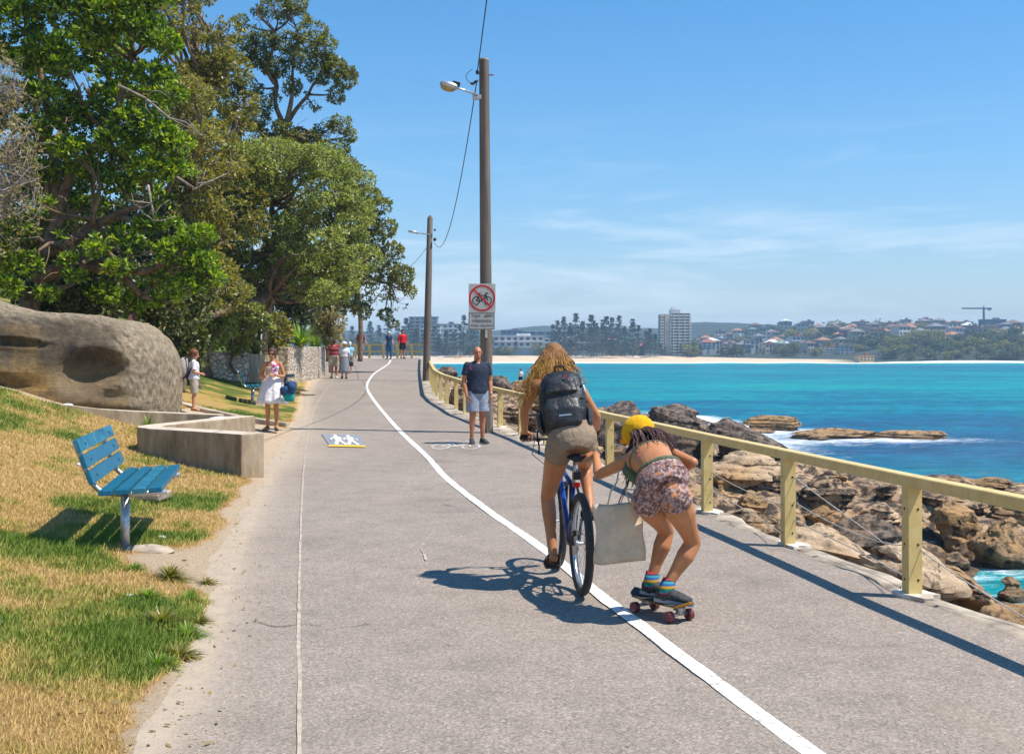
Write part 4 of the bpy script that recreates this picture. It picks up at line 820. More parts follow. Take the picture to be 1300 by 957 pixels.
B('orange brown wet rock at the bottom right corner by the water', 1238, 1335, 768, 850, 8.6, 'rock_brown', 14, .8)
B('dark flat slab dipping to the cove right of the nearest post', 1165, 1265, 716, 770, 14, 'rock_brown', 15, .9, tilt=.25)
B('rounded brown rock at the cove edge, right margin', 1262, 1305, 732, 765, 17, 'rock_brown', 16, .9)
B('brown boulder with a lit orange top beside the cove', 1182, 1255, 636, 706, 21, 'rock_brown', 17, .9)
B('light angular rock between the nearest posts with dark foot', 1085, 1152, 632, 668, 22, 'rock_light', 18, .9)
B('large wet boulder above the cove at the right margin', 1225, 1320, 655, 722, 22, 'rock_brown', 19, .9)
B('tan boulder below the rail at the right margin', 1255, 1330, 630, 668, 27, 'rock_brown', 20, .9)
B('flat dark ledge block under the rail right of the nearest post', 1150, 1262, 617, 655, 30, 'rock', 21, .7)
B('broad dark overhanging ledge between the second and nearest posts', 1012, 1150, 650, 712, 19, 'rock_dark', 22, .7, rough=1.2)
B('flat tan ledge above the overhang between second and nearest posts', 1010, 1098, 604, 652, 26, 'rock', 23, .8)
B('fallen brown block between third and second posts', 925, 985, 622, 668, 19, 'rock_brown', 24, .9)
B('pale flat rock seen right of the skater at hip height', 905, 990, 645, 690, 15, 'rock', 25, .8)
B('sunlit tan ledge behind the third post', 880, 1008, 572, 625, 30, 'rock_light', 26, .7, rough=.7)
B('small round stone on the ledge between second and third posts', 962, 1002, 598, 628, 24, 'rock', 27, .9)
B('tan ledge left of the third post behind the skater', 765, 870, 575, 612, 30, 'rock_light', 28, .7, rough=.7)
B('grey and orange rock beyond the far posts near the smaller pole', 572, 606, 472, 492, 54, 'rock_brown', 29, .9)
B('dark rock beyond the railing left of the man', 552, 582, 465, 482, 62, 'rock_dark', 30, .9)
B('brown slab seen between the posts left of the man', 560, 602, 490, 520, 44, 'rock', 31, .9)
B('tan slab beyond the railing right of the tall pole', 630, 690, 512, 540, 34, 'rock', 32, .8)
B('flat dark slab right of the tall pole on the shelf top', 655, 745, 497, 520, 70, 'rock', 33, .8)
B('light stone at the foot of the second post', 940, 992, 692, 722, 11.6, 'rock_light', 34, .8, rough=.6)
B('brown wet boulder between cove and wet slab', 1105, 1178, 712, 740, 17, 'rock_brown', 35, .9)
B('grey brown block below the rail near the rider elbow', 760, 815, 560, 596, 26, 'rock', 36, .9)
for k, (u0, u1, v0, v1, y) in enumerate([(1020, 1060, 640, 668, 18), (1060, 1090, 668, 690, 17), (1150, 1180, 690, 716, 16), (1195, 1230, 700, 725, 18), (968, 1000, 655, 680, 15), (1110, 1140, 612, 632, 28), (1180, 1215, 608, 622, 38), (1230, 1290, 606, 622, 39), (900, 930, 600, 620, 24), (1040, 1075, 596, 612, 36)]):
    B(['small brown loose stone below the second post', 'small loose stone in the shade of the overhang', 'loose wet stone right behind the nearest post', 'loose stone at the lip of the cove', 'broken stone on the pale patch by the second post', 'small stone on the far ledge edge', 'low rock breaking the water edge above the rail', 'low wide rock at the water edge near the right margin', 'loose stone left of the third post foot', 'brown rock at the shelf edge above the second post'][k], u0, u1, v0, v1, y, ['rock_brown', 'rock', 'rock_light', 'rock_brown'][k % 4], 60 + k, .9, 4)
# ================================================================== vegetation
def rand_dirs(rs, n, up=0.0):
    d = rs.normal(size=(n, 3)); d[:, 2] += up; return d / np.linalg.norm(d, axis=1)[:, None]
def leaf_quads(rs, base, direc, length, width):
    n = len(base); s = np.cross(direc, rs.normal(size=(n, 3)) * .55 + np.array([.28, -.30, .85])); s /= np.linalg.norm(s, axis=1)[:, None] + 1e-9
    L_ = length[:, None] if hasattr(length, '__len__') else length; W = width
    a = base; m = base + direc * L_ * .5; e = base + direc * L_; v = np.stack([a, m + s * W, e, m - s * W], 1).reshape(-1, 3); return v, np.arange(4 * n).reshape(-1, 4)
def crown(seed, blobs, leaf, per, aspect=.28, k=6, up=.35, shell=.55, gap=.0, stemlen=.06):
    rs = np.random.RandomState(seed); V_ = []
    for (c, r, dens) in blobs:
        c = np.array(c, float); r = np.array(r if hasattr(r, '__len__') else (r, r, r), float); area = (r[0] * r[1] + r[1] * r[2] + r[0] * r[2]) / 3 * 12
        n = max(6, int(area * per * dens)); d = rand_dirs(rs, n, up * .6); rad = shell + (1 - shell) * rs.rand(n) ** .5
        bump = 1 + .22 * fbm(d[:, 0] * 2.1 + seed, d[:, 1] * 2.1 + c[0], d[:, 2] * 2.1, 3, seed)
        tip = c + d * r * (rad * bump)[:, None]
        keep = fbm(tip[:, 0] * .9 / leaf * .12, tip[:, 1] * .9 / leaf * .12, tip[:, 2] * 1.2 / leaf * .12, 3, seed + 3) > (-.28 + gap)
        tip = tip[keep]; d = d[keep]; n = len(tip)
        if n == 0: continue
        b = np.repeat(tip, k, 0); dd = np.repeat(d, k, 0) * .55 + rand_dirs(rs, n * k, up); dd /= np.linalg.norm(dd, axis=1)[:, None]
        V_.append(leaf_quads(rs, b + dd * leaf * .1, dd, leaf * (.6 + .8 * rs.rand(n * k)), leaf * aspect))
    return mesh_cat(V_)
def limb_pts(rs, a, b, bend=.12, n=6):
    a = V(a); b = V(b); l = (b - a).length; out = []
    o1 = V(rs.normal(size=3)) * l * bend; o2 = V(rs.normal(size=3)) * l * bend * .6
    for k in range(n + 1):
        t = k / n; out.append(a.lerp(b, t) + o1 * math.sin(math.pi * t) + o2 * math.sin(2 * math.pi * t) * .5)
    return out
def tree(name, label, base, joints, blobs, leafmat, leaf, per, seed, bark='bark', r0=.2, twigs=4, cat='tree', group=None, trunkname='trunk', bend=.07, **kw):
    """joints: list of (from_index, point, radius); joint 0 is the base. Each blob gets a limb from its nearest joint."""
    rs = np.random.RandomState(seed); root = empty(name, base, label, cat, group)
    J = [(V(base) - V((0, 0, .2)), r0)] ; m = MB()
    for (f, p, r) in joints:
        pts = limb_pts(rs, J[f][0], p, bend, 9); m.tube(pts, [J[f][1] + (r - J[f][1]) * k / 9 for k in range(10)], 10); J.append((V(p), r))
    cand = J[1:] if len(J) > 1 else J
    for (c, r, dn) in blobs:
        c = V(c); rm = max(r) if hasattr(r, '__len__') else r; j = min(cand, key=lambda q: (q[0] - c).length + max(0, q[0].z - c.z) * .6)
        pts = limb_pts(rs, j[0], c, .12, 6); rr0 = min(j[1] * .75, .05 + .03 * (j[0] - c).length); m.tube(pts, [rr0 * (1 - k / 6) + .012 * (k / 6) + .006 for k in range(7)], 6)
        for q in range(twigs):
            d = V(rand_dirs(rs, 1, .2)[0]) * rm * .8; s = pts[rs.randint(3, 7)]; m.tube(limb_pts(rs, s, c + d, .15, 4), [.02 * rm + .012, .014, .01, .008, .005], 4)
    m.build(trunkname, bark, root, True, fix=False)
    v, f = crown(seed, blobs, leaf, per, **kw); me = npmesh('crown', v - np.array(base)[None, :], f); link('crown', me, leafmat, root); return root
def blobs_px(lst, y, jit=0, seed=0, dy=1.2):
    rs = random.Random(seed); out = []
    for t in lst:
        u, v, rpx = t[:3]; yy_ = y + (t[3] if len(t) > 3 else 0); c = at(u, v, yy_); r = rpx / F * yy_; out.append(((c.x, c.y, c.z), (r, r * dy, r * (t[4] if len(t) > 4 else .8)), 1.0))
    return out
def fill_blobs(seed, n, poly, rp, y, yj=1.5, flat_=.75):
    """scatter n leaf masses inside an outline given in the photo, at real distance y"""
    rs = random.Random(seed); xs = [p[0] for p in poly]; ys_ = [p[1] for p in poly]; out = []; tries = 0; pts = []
    def inside(x, y_):
        c = False
        for i in range(len(poly)):
            x0, y0 = poly[i]; x1, y1 = poly[i - 1]
            if (y0 > y_) != (y1 > y_) and x < (x1 - x0) * (y_ - y0) / (y1 - y0) + x0: c = not c
        return c
    while len(out) < n and tries < 6000:
        tries += 1; u, v = rs.uniform(min(xs), max(xs)), rs.uniform(min(ys_), max(ys_)); r = rs.uniform(*rp)
        if not inside(u, v): continue
        if any((u - a) ** 2 + (v - b) ** 2 < (.75 * min(r, c)) ** 2 for a, b, c in pts): continue
        pts.append((u, v, r)); yy_ = y + rs.uniform(-yj, yj); c = at(u, v, yy_); w_ = r / F * yy_; out.append(((c.x, c.y, c.z), (w_, w_ * 1.15, w_ * flat_), 1.0))
    return out
# hillside trees, back to front
def hz(x, y): return float(lawn(x, y))
# dark mass of shrubs under the trees, each one by itself
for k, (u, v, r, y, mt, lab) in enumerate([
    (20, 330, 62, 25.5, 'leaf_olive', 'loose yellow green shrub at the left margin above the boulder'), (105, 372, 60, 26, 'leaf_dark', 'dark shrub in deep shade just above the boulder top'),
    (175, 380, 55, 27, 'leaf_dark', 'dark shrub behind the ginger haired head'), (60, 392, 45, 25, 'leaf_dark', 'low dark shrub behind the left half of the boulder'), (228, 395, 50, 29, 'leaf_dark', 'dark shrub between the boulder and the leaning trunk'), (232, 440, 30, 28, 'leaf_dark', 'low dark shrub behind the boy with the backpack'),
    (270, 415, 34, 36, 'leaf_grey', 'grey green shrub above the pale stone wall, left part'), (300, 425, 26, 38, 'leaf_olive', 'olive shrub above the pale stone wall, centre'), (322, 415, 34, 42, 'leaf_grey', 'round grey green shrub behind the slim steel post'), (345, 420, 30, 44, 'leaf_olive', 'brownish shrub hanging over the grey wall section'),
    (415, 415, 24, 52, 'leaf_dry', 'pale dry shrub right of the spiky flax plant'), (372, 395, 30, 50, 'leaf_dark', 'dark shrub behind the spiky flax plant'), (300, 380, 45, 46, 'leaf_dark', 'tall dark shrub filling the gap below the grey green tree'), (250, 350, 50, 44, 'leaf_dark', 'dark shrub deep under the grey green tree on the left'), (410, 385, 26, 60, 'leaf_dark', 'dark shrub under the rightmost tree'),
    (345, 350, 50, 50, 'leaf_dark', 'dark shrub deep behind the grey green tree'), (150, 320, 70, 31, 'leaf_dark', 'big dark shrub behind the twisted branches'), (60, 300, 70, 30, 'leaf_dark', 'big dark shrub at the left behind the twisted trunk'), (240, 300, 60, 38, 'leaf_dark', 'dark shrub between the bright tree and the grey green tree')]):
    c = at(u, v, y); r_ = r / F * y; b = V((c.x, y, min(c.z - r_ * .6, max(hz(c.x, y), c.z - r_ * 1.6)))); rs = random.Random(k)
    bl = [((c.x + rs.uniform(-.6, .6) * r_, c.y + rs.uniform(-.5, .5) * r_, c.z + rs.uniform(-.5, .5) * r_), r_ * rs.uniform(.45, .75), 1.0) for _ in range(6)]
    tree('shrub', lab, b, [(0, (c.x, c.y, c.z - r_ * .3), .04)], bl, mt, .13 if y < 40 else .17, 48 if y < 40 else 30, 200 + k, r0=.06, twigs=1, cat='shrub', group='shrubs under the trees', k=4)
# olive trees behind, upper left
def bt(u, y): c = at(u, 400, y); return V((c.x, y, hz(c.x, y)))
b = bt(265, 37); tree('tree', 'tall olive green tree behind the bright tree, at the upper left edge of the sky', b, [(0, at(268, 250, 37), .16), (1, at(255, 120, 37), .10), (1, at(300, 150, 37.5), .08)],
     fill_blobs(11, 44, [(150, -60), (262, -60), (262, 15), (300, 45), (312, 110), (322, 190), (330, 300), (210, 310), (200, 100)], (20, 34), 37, 2.0), 'leaf_olive', .12, 60, 311, r0=.24, twigs=5, k=5, gap=.08)
b = bt(335, 43); tree('gum_tree', 'tall airy gum tree with forked trunk, highest against the sky', b, [(0, at(357, 175, 42), .115), (1, at(352, 110, 42), .07), (1, at(372, 110, 42), .055), (1, at(392, 120, 42), .055), (2, at(348, 40, 42), .05), (3, at(378, 50, 42), .04), (4, at(420, 85, 42), .035), (2, at(322, 70, 42.4), .045), (0, at(300, 200, 43), .10), (9, at(304, 100, 43), .05)],
     blobs_px([(350, 12, 24), (372, 25, 22), (340, 45, 22), (362, 50, 20), (395, 40, 22), (412, 60, 18), (385, 75, 18), (425, 85, 16), (438, 100, 15), (405, 95, 15), (350, 85, 18), (330, 75, 16), (305, 62, 22), (285, 75, 18), (318, 110, 18), (290, 110, 18), (370, 110, 14), (395, 130, 14), (425, 122, 12), (432, 158, 14), (410, 170, 16), (385, 160, 14), (345, 130, 14), (325, 150, 18), (300, 150, 20), (375, 190, 20), (400, 205, 20), (425, 190, 10), (350, 185, 18), (272, 100, 16), (310, 30, 14), (330, 20, 14), (375, 2, 16), (350, -12, 18), (445, 92, 9), (418, 78, 12), (340, 205, 22), (300, 185, 22), (275, 150, 22), (432, 186, 13), (446, 172, 9), (418, 215, 16), (396, 192, 16), (442, 208, 12), (362, 165, 16), (380, 175, 14), (330, 175, 16), (455, 218, 11)], 42, seed=2), 'leaf_gum', .105, 88, 12, r0=.19, twigs=6, k=5, up=-.1, gap=.10, bark='bark')
b = bt(400, 56); tree('tree', 'rightmost dark tree leaning over the path towards the sky', b + V((.2, 0, -.2)), [(0, at(402, 405, 55), .22), (1, at(430, 375, 55), .15), (2, at(462, 350, 55), .10), (3, at(465, 290, 55), .06), (2, at(440, 330, 55), .08), (3, at(495, 360, 55), .05), (1, at(415, 350, 56), .10)],
     blobs_px([(470, 250, 16), (462, 268, 15), (485, 262, 13), (492, 290, 14), (478, 305, 14), (500, 320, 14), (512, 350, 15), (498, 345, 15), (518, 372, 11), (505, 385, 13), (480, 375, 15), (470, 350, 16), (455, 330, 17), (450, 300, 18), (440, 270, 14), (460, 395, 13), (490, 400, 9), (440, 380, 14), (425, 365, 18), (415, 335, 20), (430, 310, 20), (500, 365, 13), (452, 362, 15), (476, 325, 14), (470, 285, 14), (425, 395, 13), (500, 412, 6), (448, 245, 12)], 55, seed=3), 'leaf_gum', .16, 34, 13, r0=.30, twigs=4, k=5, gap=.04, bark='bark')
c_ = at(457, 452, 67); tree('tree', 'straight dark trunk at the crest railing, its crown lost in the rightmost tree', (c_.x, 67, 1.35), [(0, at(457, 395, 67), .13), (1, at(454, 350, 67), .10)], blobs_px([(452, 345, 18), (440, 360, 15), (464, 365, 14), (450, 385, 14)], 67), 'leaf_dark', .2, 12, 14, r0=.15, twigs=3, k=4, bend=.01)
b = V((at(226, 430, 34).x, 34, hz(at(226, 430, 34).x, 34))); tree('tree', 'broad bushy grey green tree leaning over the lawn, centre of the grove', b, [(0, at(238, 412, 34), .15), (1, at(290, 392, 35.5), .13), (2, at(345, 372, 37), .11), (3, at(385, 345, 38.5), .09), (3, at(350, 320, 38), .09), (5, at(345, 260, 38), .06), (4, at(425, 300, 39), .05), (1, at(250, 350, 35), .10), (8, at(290, 290, 37), .07)],
     blobs_px([(448, 218, 14), (438, 238, 15), (462, 240, 12), (428, 205, 14), (412, 195, 14), (452, 262, 14), (395, 200, 16), (466, 275, 13), (455, 310, 14), (300, 200, 16), (320, 190, 14)], 38, seed=8) + fill_blobs(21, 105, [(282, 215), (300, 195), (345, 185), (375, 200), (410, 190), (445, 215), (460, 225), (452, 270), (458, 300), (462, 345), (440, 375), (395, 385), (350, 372), (330, 398), (290, 392), (262, 380), (255, 320), (262, 250)], (15, 30), 38, 2.6, .62), 'leaf_grey', .105, 74, 15, r0=.19, twigs=3, k=5, up=.3, gap=.10)
b = bt(250, 31); tree('tree', 'mid green tree with pale dead twigs between the bright tree and the grove', b, [(0, at(235, 330, 31), .13), (1, at(240, 250, 31), .08), (1, at(280, 300, 31), .07)],
     fill_blobs(31, 34, [(225, 90), (262, 130), (290, 190), (300, 240), (285, 330), (300, 385), (225, 385), (220, 200)], (18, 30), 31, 1.3, .75), 'leaf_olive', .11, 50, 16, r0=.18, twigs=7, k=5, gap=.12)
# the great bright tree with twisted branches
b = V((at(45, 410, 25).x, 25, hz(at(45, 410, 25).x, 25) - .2))
tr_ = tree('tree', 'nearest and largest tree, glossy bright green leaves over twisted branches, far left', b, [(0, at(42, 370, 24.6), .22), (1, at(55, 325, 24.5), .15), (1, at(105, 332, 24), .11), (3, at(165, 345, 23.8), .085), (2, at(75, 275, 24.6), .11), (2, at(120, 290, 24.3), .08), (5, at(60, 180, 24.8), .08), (6, at(195, 255, 24), .055), (5, at(140, 170, 24.8), .07), (4, at(210, 335, 23.6), .055), (7, at(40, 60, 24.6), .06), (9, at(170, 70, 24.6), .05), (3, at(120, 290, 24), .06), (1, at(95, 300, 24.5), .09), (14, at(170, 285, 24), .05), (3, at(180, 375, 24), .06)],
     blobs_px([(175, 35, 34, 0, .5), (205, 55, 26, 0, .5), (140, 20, 30, 0, .6), (120, 45, 26, 0, .5), (165, 5, 34, 0, .6), (60, 65, 30, 0, .5), (35, 80, 28, 0, .5), (80, 85, 22, 0, .5), (20, 30, 34, 0, .6), (85, 15, 34, 0, .6), (100, -15, 40, 0, .6), (30, -15, 40), (190, -10, 34, 0, .6), (55, 120, 24, 0, .5), (105, 105, 26, 1, .5), (150, 95, 26, 1, .5), (195, 95, 26, 0, .5), (215, 120, 22, 0, .5), (40, 160, 24, 0, .5), (85, 150, 26, 1, .5), (130, 140, 24, 1, .5), (170, 155, 30, 0, .5), (200, 170, 28, 0, .5), (225, 185, 22, 0, .5), (150, 180, 28, 0, .5), (90, 190, 26, 0, .5), (110, 215, 22, .5, .5), (190, 215, 28, 0, .5), (225, 220, 24, 0, .5), (150, 235, 24, .6, .5), (210, 255, 22, 0, .5), (250, 300, 22, 0, .6), (225, 320, 26, 0, .6), (255, 335, 24, 0, .6), (240, 365, 24, 0, .6), (205, 350, 22, .5, .6), (268, 355, 16, 0, .6), (185, 375, 24, 1, .6), (220, 385, 20, .5, .6), (60, 220, 24, 1, .5), (20, 200, 26, 1.5, .5), (120, 260, 18, 1.2, .5), (15, 120, 28, 0, .6), (-25, 60, 40), (-25, 150, 34), (70, 135, 34, 2.2, .7), (110, 170, 34, 2.2, .7), (150, 130, 34, 2.2, .7), (60, 90, 30, 2.2, .7), (100, 60, 34, 2, .7), (140, 70, 30, 2, .7), (190, 130, 26, 1.5, .6), (50, 200, 34, 2.4, .7), (90, 230, 30, 2.4, .7), (140, 210, 30, 2, .7), (175, 195, 26, 1.6, .6), (180, 240, 24, 1.5, .6), (95, 265, 18, 2, .6), (35, 235, 26, 2.2, .7), (215, 290, 18, .8, .6), (160, 300, 18, 1.4, .6), (130, 375, 20, 1.5, .6), (160, 390, 20, 1.2, .6), (20, 290, 26, -.6, .6), (55, 262, 22, -.4, .5), (90, 300, 16, -.6, .5), (30, 335, 24, -.6, .6), (8, 365, 22, -.8, .6), (60, 372, 14, -.6, .5), (95, 350, 14, -.5, .5), (120, 318, 16, -.5, .5), (150, 340, 18, -.4, .5), (85, 330, 12, -.6, .5), (140, 300, 20, -.2, .5), (180, 320, 20, -.2, .5), (190, 285, 20, 0, .5), (-10, 320, 30, -.6, .6)], 23.6, seed=5, dy=1.1), 'leaf_bright', .118, 84, 17, r0=.27, twigs=5, k=6, up=.5, gap=.02, bark='bark')
# leafless grey shrub at the left margin
def twiggy(name, label, c, rads, seed, n=90, leafy=0):
    rs = np.random.RandomState(seed); m = MB(); root = empty(name, c, label, 'shrub')
    for _ in range(n):
        d = V(rand_dirs(rs, 1, .15)[0]); e = V(c) + V((d.x * rads[0], d.y * rads[1], d.z * rads[2])) * rs.uniform(.6, 1); p = limb_pts(rs, V(c) + V(rs.normal(size=3)) * .25, e, .14, 5); m.tube(p, [.016, .013, .010, .008, .006, .004], 4)
        for q in range(4):
            s = p[rs.randint(2, 6)]; m.tube(limb_pts(rs, s, s + V(rand_dirs(rs, 1, .1)[0]) * rs.uniform(.25, .6), .2, 3), [.007, .006, .005, .003], 3)
    m.build('twigs', 'twig', root, True, fix=False)
    v, f = crown(seed, [((c[0], c[1], c[2]), rads, 1.0)], .08, leafy, k=3, gap=.1); link('foliage', npmesh('foliage', v - np.array(c)[None, :], f), 'leaf_dry', root)
twiggy('dry_shrub', 'grey leafless tangle of twigs at the left margin, mid height', at(5, 235, 22.3), (.80, .7, 1.5), 5, 75, 60)
twiggy('dry_shrub', 'tan dry twigs at the left margin above the grey tangle', at(-4, 115, 22.5), (.50, .5, .9), 6, 35, 60)
# dead pale branches hanging out of the trees
for k, (pts, lab) in enumerate([([(150, 108), (185, 125), (215, 150), (235, 155), (255, 172)], 'pale bare branch sticking out of the bright tree, upper'), ([(225, 225), (248, 240), (262, 232), (285, 222)], 'pale bare twig right of the bright tree, lower'), ([(188, 235), (192, 258), (196, 280)], 'thin pale twig hanging below the bright tree')]):
    m = MB(); P = [at(u, v, 22.6) for u, v in pts]; m.tube(P, [.028 - .018 * i / (len(P) - 1) for i in range(len(P))], 6); rs = np.random.RandomState(k)
    for _ in range(7):
        s = P[rs.randint(1, len(P))]; m.tube(limb_pts(rs, s, s + V(rand_dirs(rs, 1)[0]) * .45, .2, 3), [.012, .009, .007, .004], 4)
    tag(m.build('dead_branch', 'twig', None, True, loc=P[0], fix=False), lab, 'branch')
# flax and grass tufts
def spiky(name, label, c, n, L_, wd, seed, mat, spread=.9, droop=.3, cat='plant'):
    rs = np.random.RandomState(seed); vv = []; ff = []; c = V(c)
    for k in range(n):
        a = rs.rand() * 6.283; e = rs.uniform(.35, 1.35) ; l = L_ * rs.uniform(.6, 1); d = V((math.cos(a) * math.cos(e) * spread, math.sin(a) * math.cos(e) * spread, math.sin(e))); s = V((-math.sin(a), math.cos(a), 0)); i = len(vv)
        for q in range(5):
            t = q / 4; w_ = wd * (1 - t ** 2) + .002; p = c + V((rs.normal() * .0, 0, 0)) + d * l * t + V((0, 0, -droop * l * t * t * (1.2 - e * .6))); vv += [p - s * w_, p + s * w_]
        for q in range(4): ff.append((i + 2 * q, i + 2 * q + 1, i + 2 * q + 3, i + 2 * q + 2))
    me = npmesh(name, np.array([tuple(p - c) for p in vv]), np.array(ff)); o = link(name, me, mat, None, c); return tag(o, label, cat)
c = at(382, 441, 45); spiky('flax_plant', 'large spiky green flax plant on the stone wall beside the shrubs', c, 130, 1.45, .04, 1, 'leaf_flax')
c = at(415, 440, 52); spiky('flax_plant', 'smaller spiky plant spilling over the right end of the stone wall', c, 60, .8, .03, 2, 'leaf_flax')
c = at(280, 440, 37); spiky('grass_clump', 'arching green strap-leaf clump on the pale stone wall', c, 110, .95, .018, 3, 'leaf_flax', droop=.5)
c = at(310, 445, 39); spiky('grass_clump', 'arching strap-leaf clump at the right end of the pale stone wall', c, 90, .85, .018, 4, 'leaf_olive', droop=.5)
c = at(246, 446, 35); spiky('grass_clump', 'tuft of strap leaves above the boy with the backpack', c, 90, .9, .018, 5, 'leaf_olive', droop=.5)
for k, (u, v, y, n_, l_, mt, lab) in enumerate([(262, 447, 37, 90, .8, 'leaf_flax', 'green strap-leaf clump left on top of the pale stone wall'), (296, 446, 38.5, 90, .8, 'leaf_flax', 'green strap-leaf clump in the middle of the pale stone wall'), (325, 450, 41.5, 90, .9, 'leaf_olive', 'strap-leaf clump over the grey wall section'), (345, 452, 43.5, 80, .8, 'leaf_grey', 'greyish clump at the right end of the grey wall section'), (400, 440, 50, 90, .9, 'leaf_flax', 'green spiky clump right of the large flax plant'), (235, 455, 34, 80, .7, 'leaf_flax', 'low strap-leaf clump between boulder and stone wall')]): spiky('grass_clump', lab, at(u, v, y), n_, l_, .022, 80 + k, mt, droop=.5)
for k, (x, y, lab) in enumerate([(-5.55, 18.6, 'green weeds inside the bend of the concrete wall, left clump'), (-5.15, 18.95, 'green weeds inside the bend of the concrete wall, right clump'), (-6.0, 18.75, 'weeds against the boulder kerb left of the bend')]): spiky('weed', lab, (x, y, hz(x, y)), 70, .38, .012, 20 + k, 'leaf_flax')
for k, (u, v, lab) in enumerate([(388, 470, 'small shrub on the verge beside the farthest bench')]): c = at(u, v, 47); spiky('weed', lab, (c.x, 47, hz(c.x, 47)), 60, .3, .02, 30 + k, 'leaf_olive')
# ---------------- grass blades
rs = np.random.RandomState(3); npt = 420000
yy_ = 4.4 * (26 / 4.4) ** (rs.rand(npt) ** .80); dd = rs.rand(npt) ** 1.0 * (.55 + yy_ * .45) * 1.1; xx_ = xl(yy_) - dd - .02
dr = dryf(xx_, yy_); keep = (rs.rand(npt) < np.interp(dr, [0, .5, 1.0, 1.35, 1.8], [1, .85, .55, .25, .0])); 
keep &= ~((yy_ > 15.0) & (np.abs(xx_ + 3.45 + (yy_ - 15.15) * 1.5) < .0)); u_ = 650 + xx_ / yy_ * F; keep &= (u_ > -40)
# nothing grows under the walls or boulder
keep &= ~((yy_ > 16.2) & (xx_ > -5.0) & (yy_ < 24)); keep &= ~((yy_ > np.interp(xx_, [-13, -10.5, -8.2, -7.4, -6.9, -6.3, -5.6, -5], [15.95, 16.95, 17.98, 18.55, 18.9, 19.25, 19.45, 19.4])) & (yy_ < 22) & (xx_ < -5.4))
keep &= ~((xx_ > -5.1) & (xx_ < -3.4) & (np.abs(yy_ - (15.15 + (-3.45 - xx_) * .68)) < .2))
x, y, dr = xx_[keep], yy_[keep], dr[keep]; n = len(x); tuft = np.exp(-(((x + 1.95) / .28) ** 2 + ((y - 7.0) / 1.2) ** 2)) + .6 * np.exp(-(((x + 3.2) / .6) ** 2 + ((y - 9.2) / .8) ** 2))
h = (.018 + .03 * rs.rand(n)) * (1.15 - .35 * np.clip(dr, 0, 1)) * (1 + 1.6 * tuft * rs.rand(n)) * (1 + .5 * sst(9, 20, y)); az_ = rs.rand(n) * 6.283; ln = rs.uniform(.3, 1.1, n)
base = np.stack([x, y, lawn(x, y) - .004], 1); tip = base + np.stack([np.cos(az_) * ln * h, np.sin(az_) * ln * h, h], 1); w_ = (.0022 + .00035 * y)[:, None] * np.stack([-np.sin(az_ + .7), np.cos(az_ + .7), 0 * az_], 1)
v = np.stack([base - w_, base + w_, tip], 1).reshape(-1, 3); me = npmesh('grass', v, np.arange(3 * n).reshape(-1, 3)); attr(me, 'dry', np.repeat(np.clip(dr * .9 - .35 * tuft, 0, 1), 3)); o = link('grass', me, 'blade'); tag(o, kind='stuff')
n = 3600; gy = 4.6 * (22 / 4.6) ** rs.rand(n); gx = xl(gy) - (rs.rand(n) ** 1.3) * 1.5 + .35; gd = dryf(gx, gy); kk = rs.rand(n) < np.where(gd > 1.2, 1, .12); gx, gy = gx[kk], gy[kk]; n = len(gx); gz_ = np.maximum(lawn(gx, gy), np.where(gx > xl(gy) - .5, gp(gy) + .002, -9)); s_ = (.002 + .006 * rs.rand(n) ** 3)
octv = np.array([(1, 0, 0), (0, 1, 0), (-1, 0, 0), (0, -1, 0), (0, 0, .7), (0, 0, -.5)]); vv_ = (octv[None] * (s_[:, None, None] * (.6 + .8 * rs.rand(n, 6, 1))) + np.stack([gx, gy, gz_ + s_ * .3], 1)[:, None]).reshape(-1, 3); oc = np.array([(0, 1, 4), (1, 2, 4), (2, 3, 4), (3, 0, 4), (1, 0, 5), (2, 1, 5), (3, 2, 5), (0, 3, 5)]); ff_ = (oc[None] + (np.arange(n) * 6)[:, None, None]).reshape(-1, 3)
o = link('gravel', npmesh('gravel', vv_, ff_), 'dirt'); tag(o, kind='stuff')
# bigger tussocks at the path edge
for k, (u, v, nn_, L2) in enumerate([(215, 742, 150, .20), (240, 765, 130, .17), (205, 800, 170, .21), (238, 808, 130, .17), (225, 835, 130, .16), (200, 850, 120, .16), (262, 742, 60, .12), (188, 768, 110, .15), (252, 790, 80, .13), (170, 735, 90, .13)]):
    p = G(u, v); spiky('grass_tuft', ['long grass tuft highest at the dirt edge', 'long grass tuft second down the dirt edge', 'thick long grass tuft left of the dirt edge', 'long grass tuft touching the dirt edge', 'long grass tuft near the bottom of the verge', 'lowest long grass tuft on the verge', 'small thin tuft out on the dirt below the bench', 'loose tuft left of the highest tuft', 'thin grass tuft between the second and third tufts', 'short tuft nearest the bench footing'][k], (p.x, p.y, float(lawn(p.x, p.y)) - .01), nn_ * 2, L2 * .85, .0018, 50 + k, 'leaf_flax' if k % 2 else 'leaf_olive', spread=1.7, droop=.7, cat='grass tuft')
nl_ = 700; ly = 4.6 * (24 / 4.6) ** rs.rand(nl_); lx = xl(ly) + .25 - rs.rand(nl_) ** 1.2 * (1.2 + .35 * ly); lz = np.where(lx > xl(ly) - .02, gp(ly) + .010, lawn(lx, ly) + .012); ld_ = rand_dirs(rs, nl_, 0); ld_[:, 2] *= .25; lv, lf = leaf_quads(rs, np.stack([lx, ly, lz], 1), ld_, .03 + .035 * rs.rand(nl_), .009); o = link('leaf_litter', npmesh('leaf_litter', lv, lf), 'leaf_dry'); tag(o, kind='stuff')
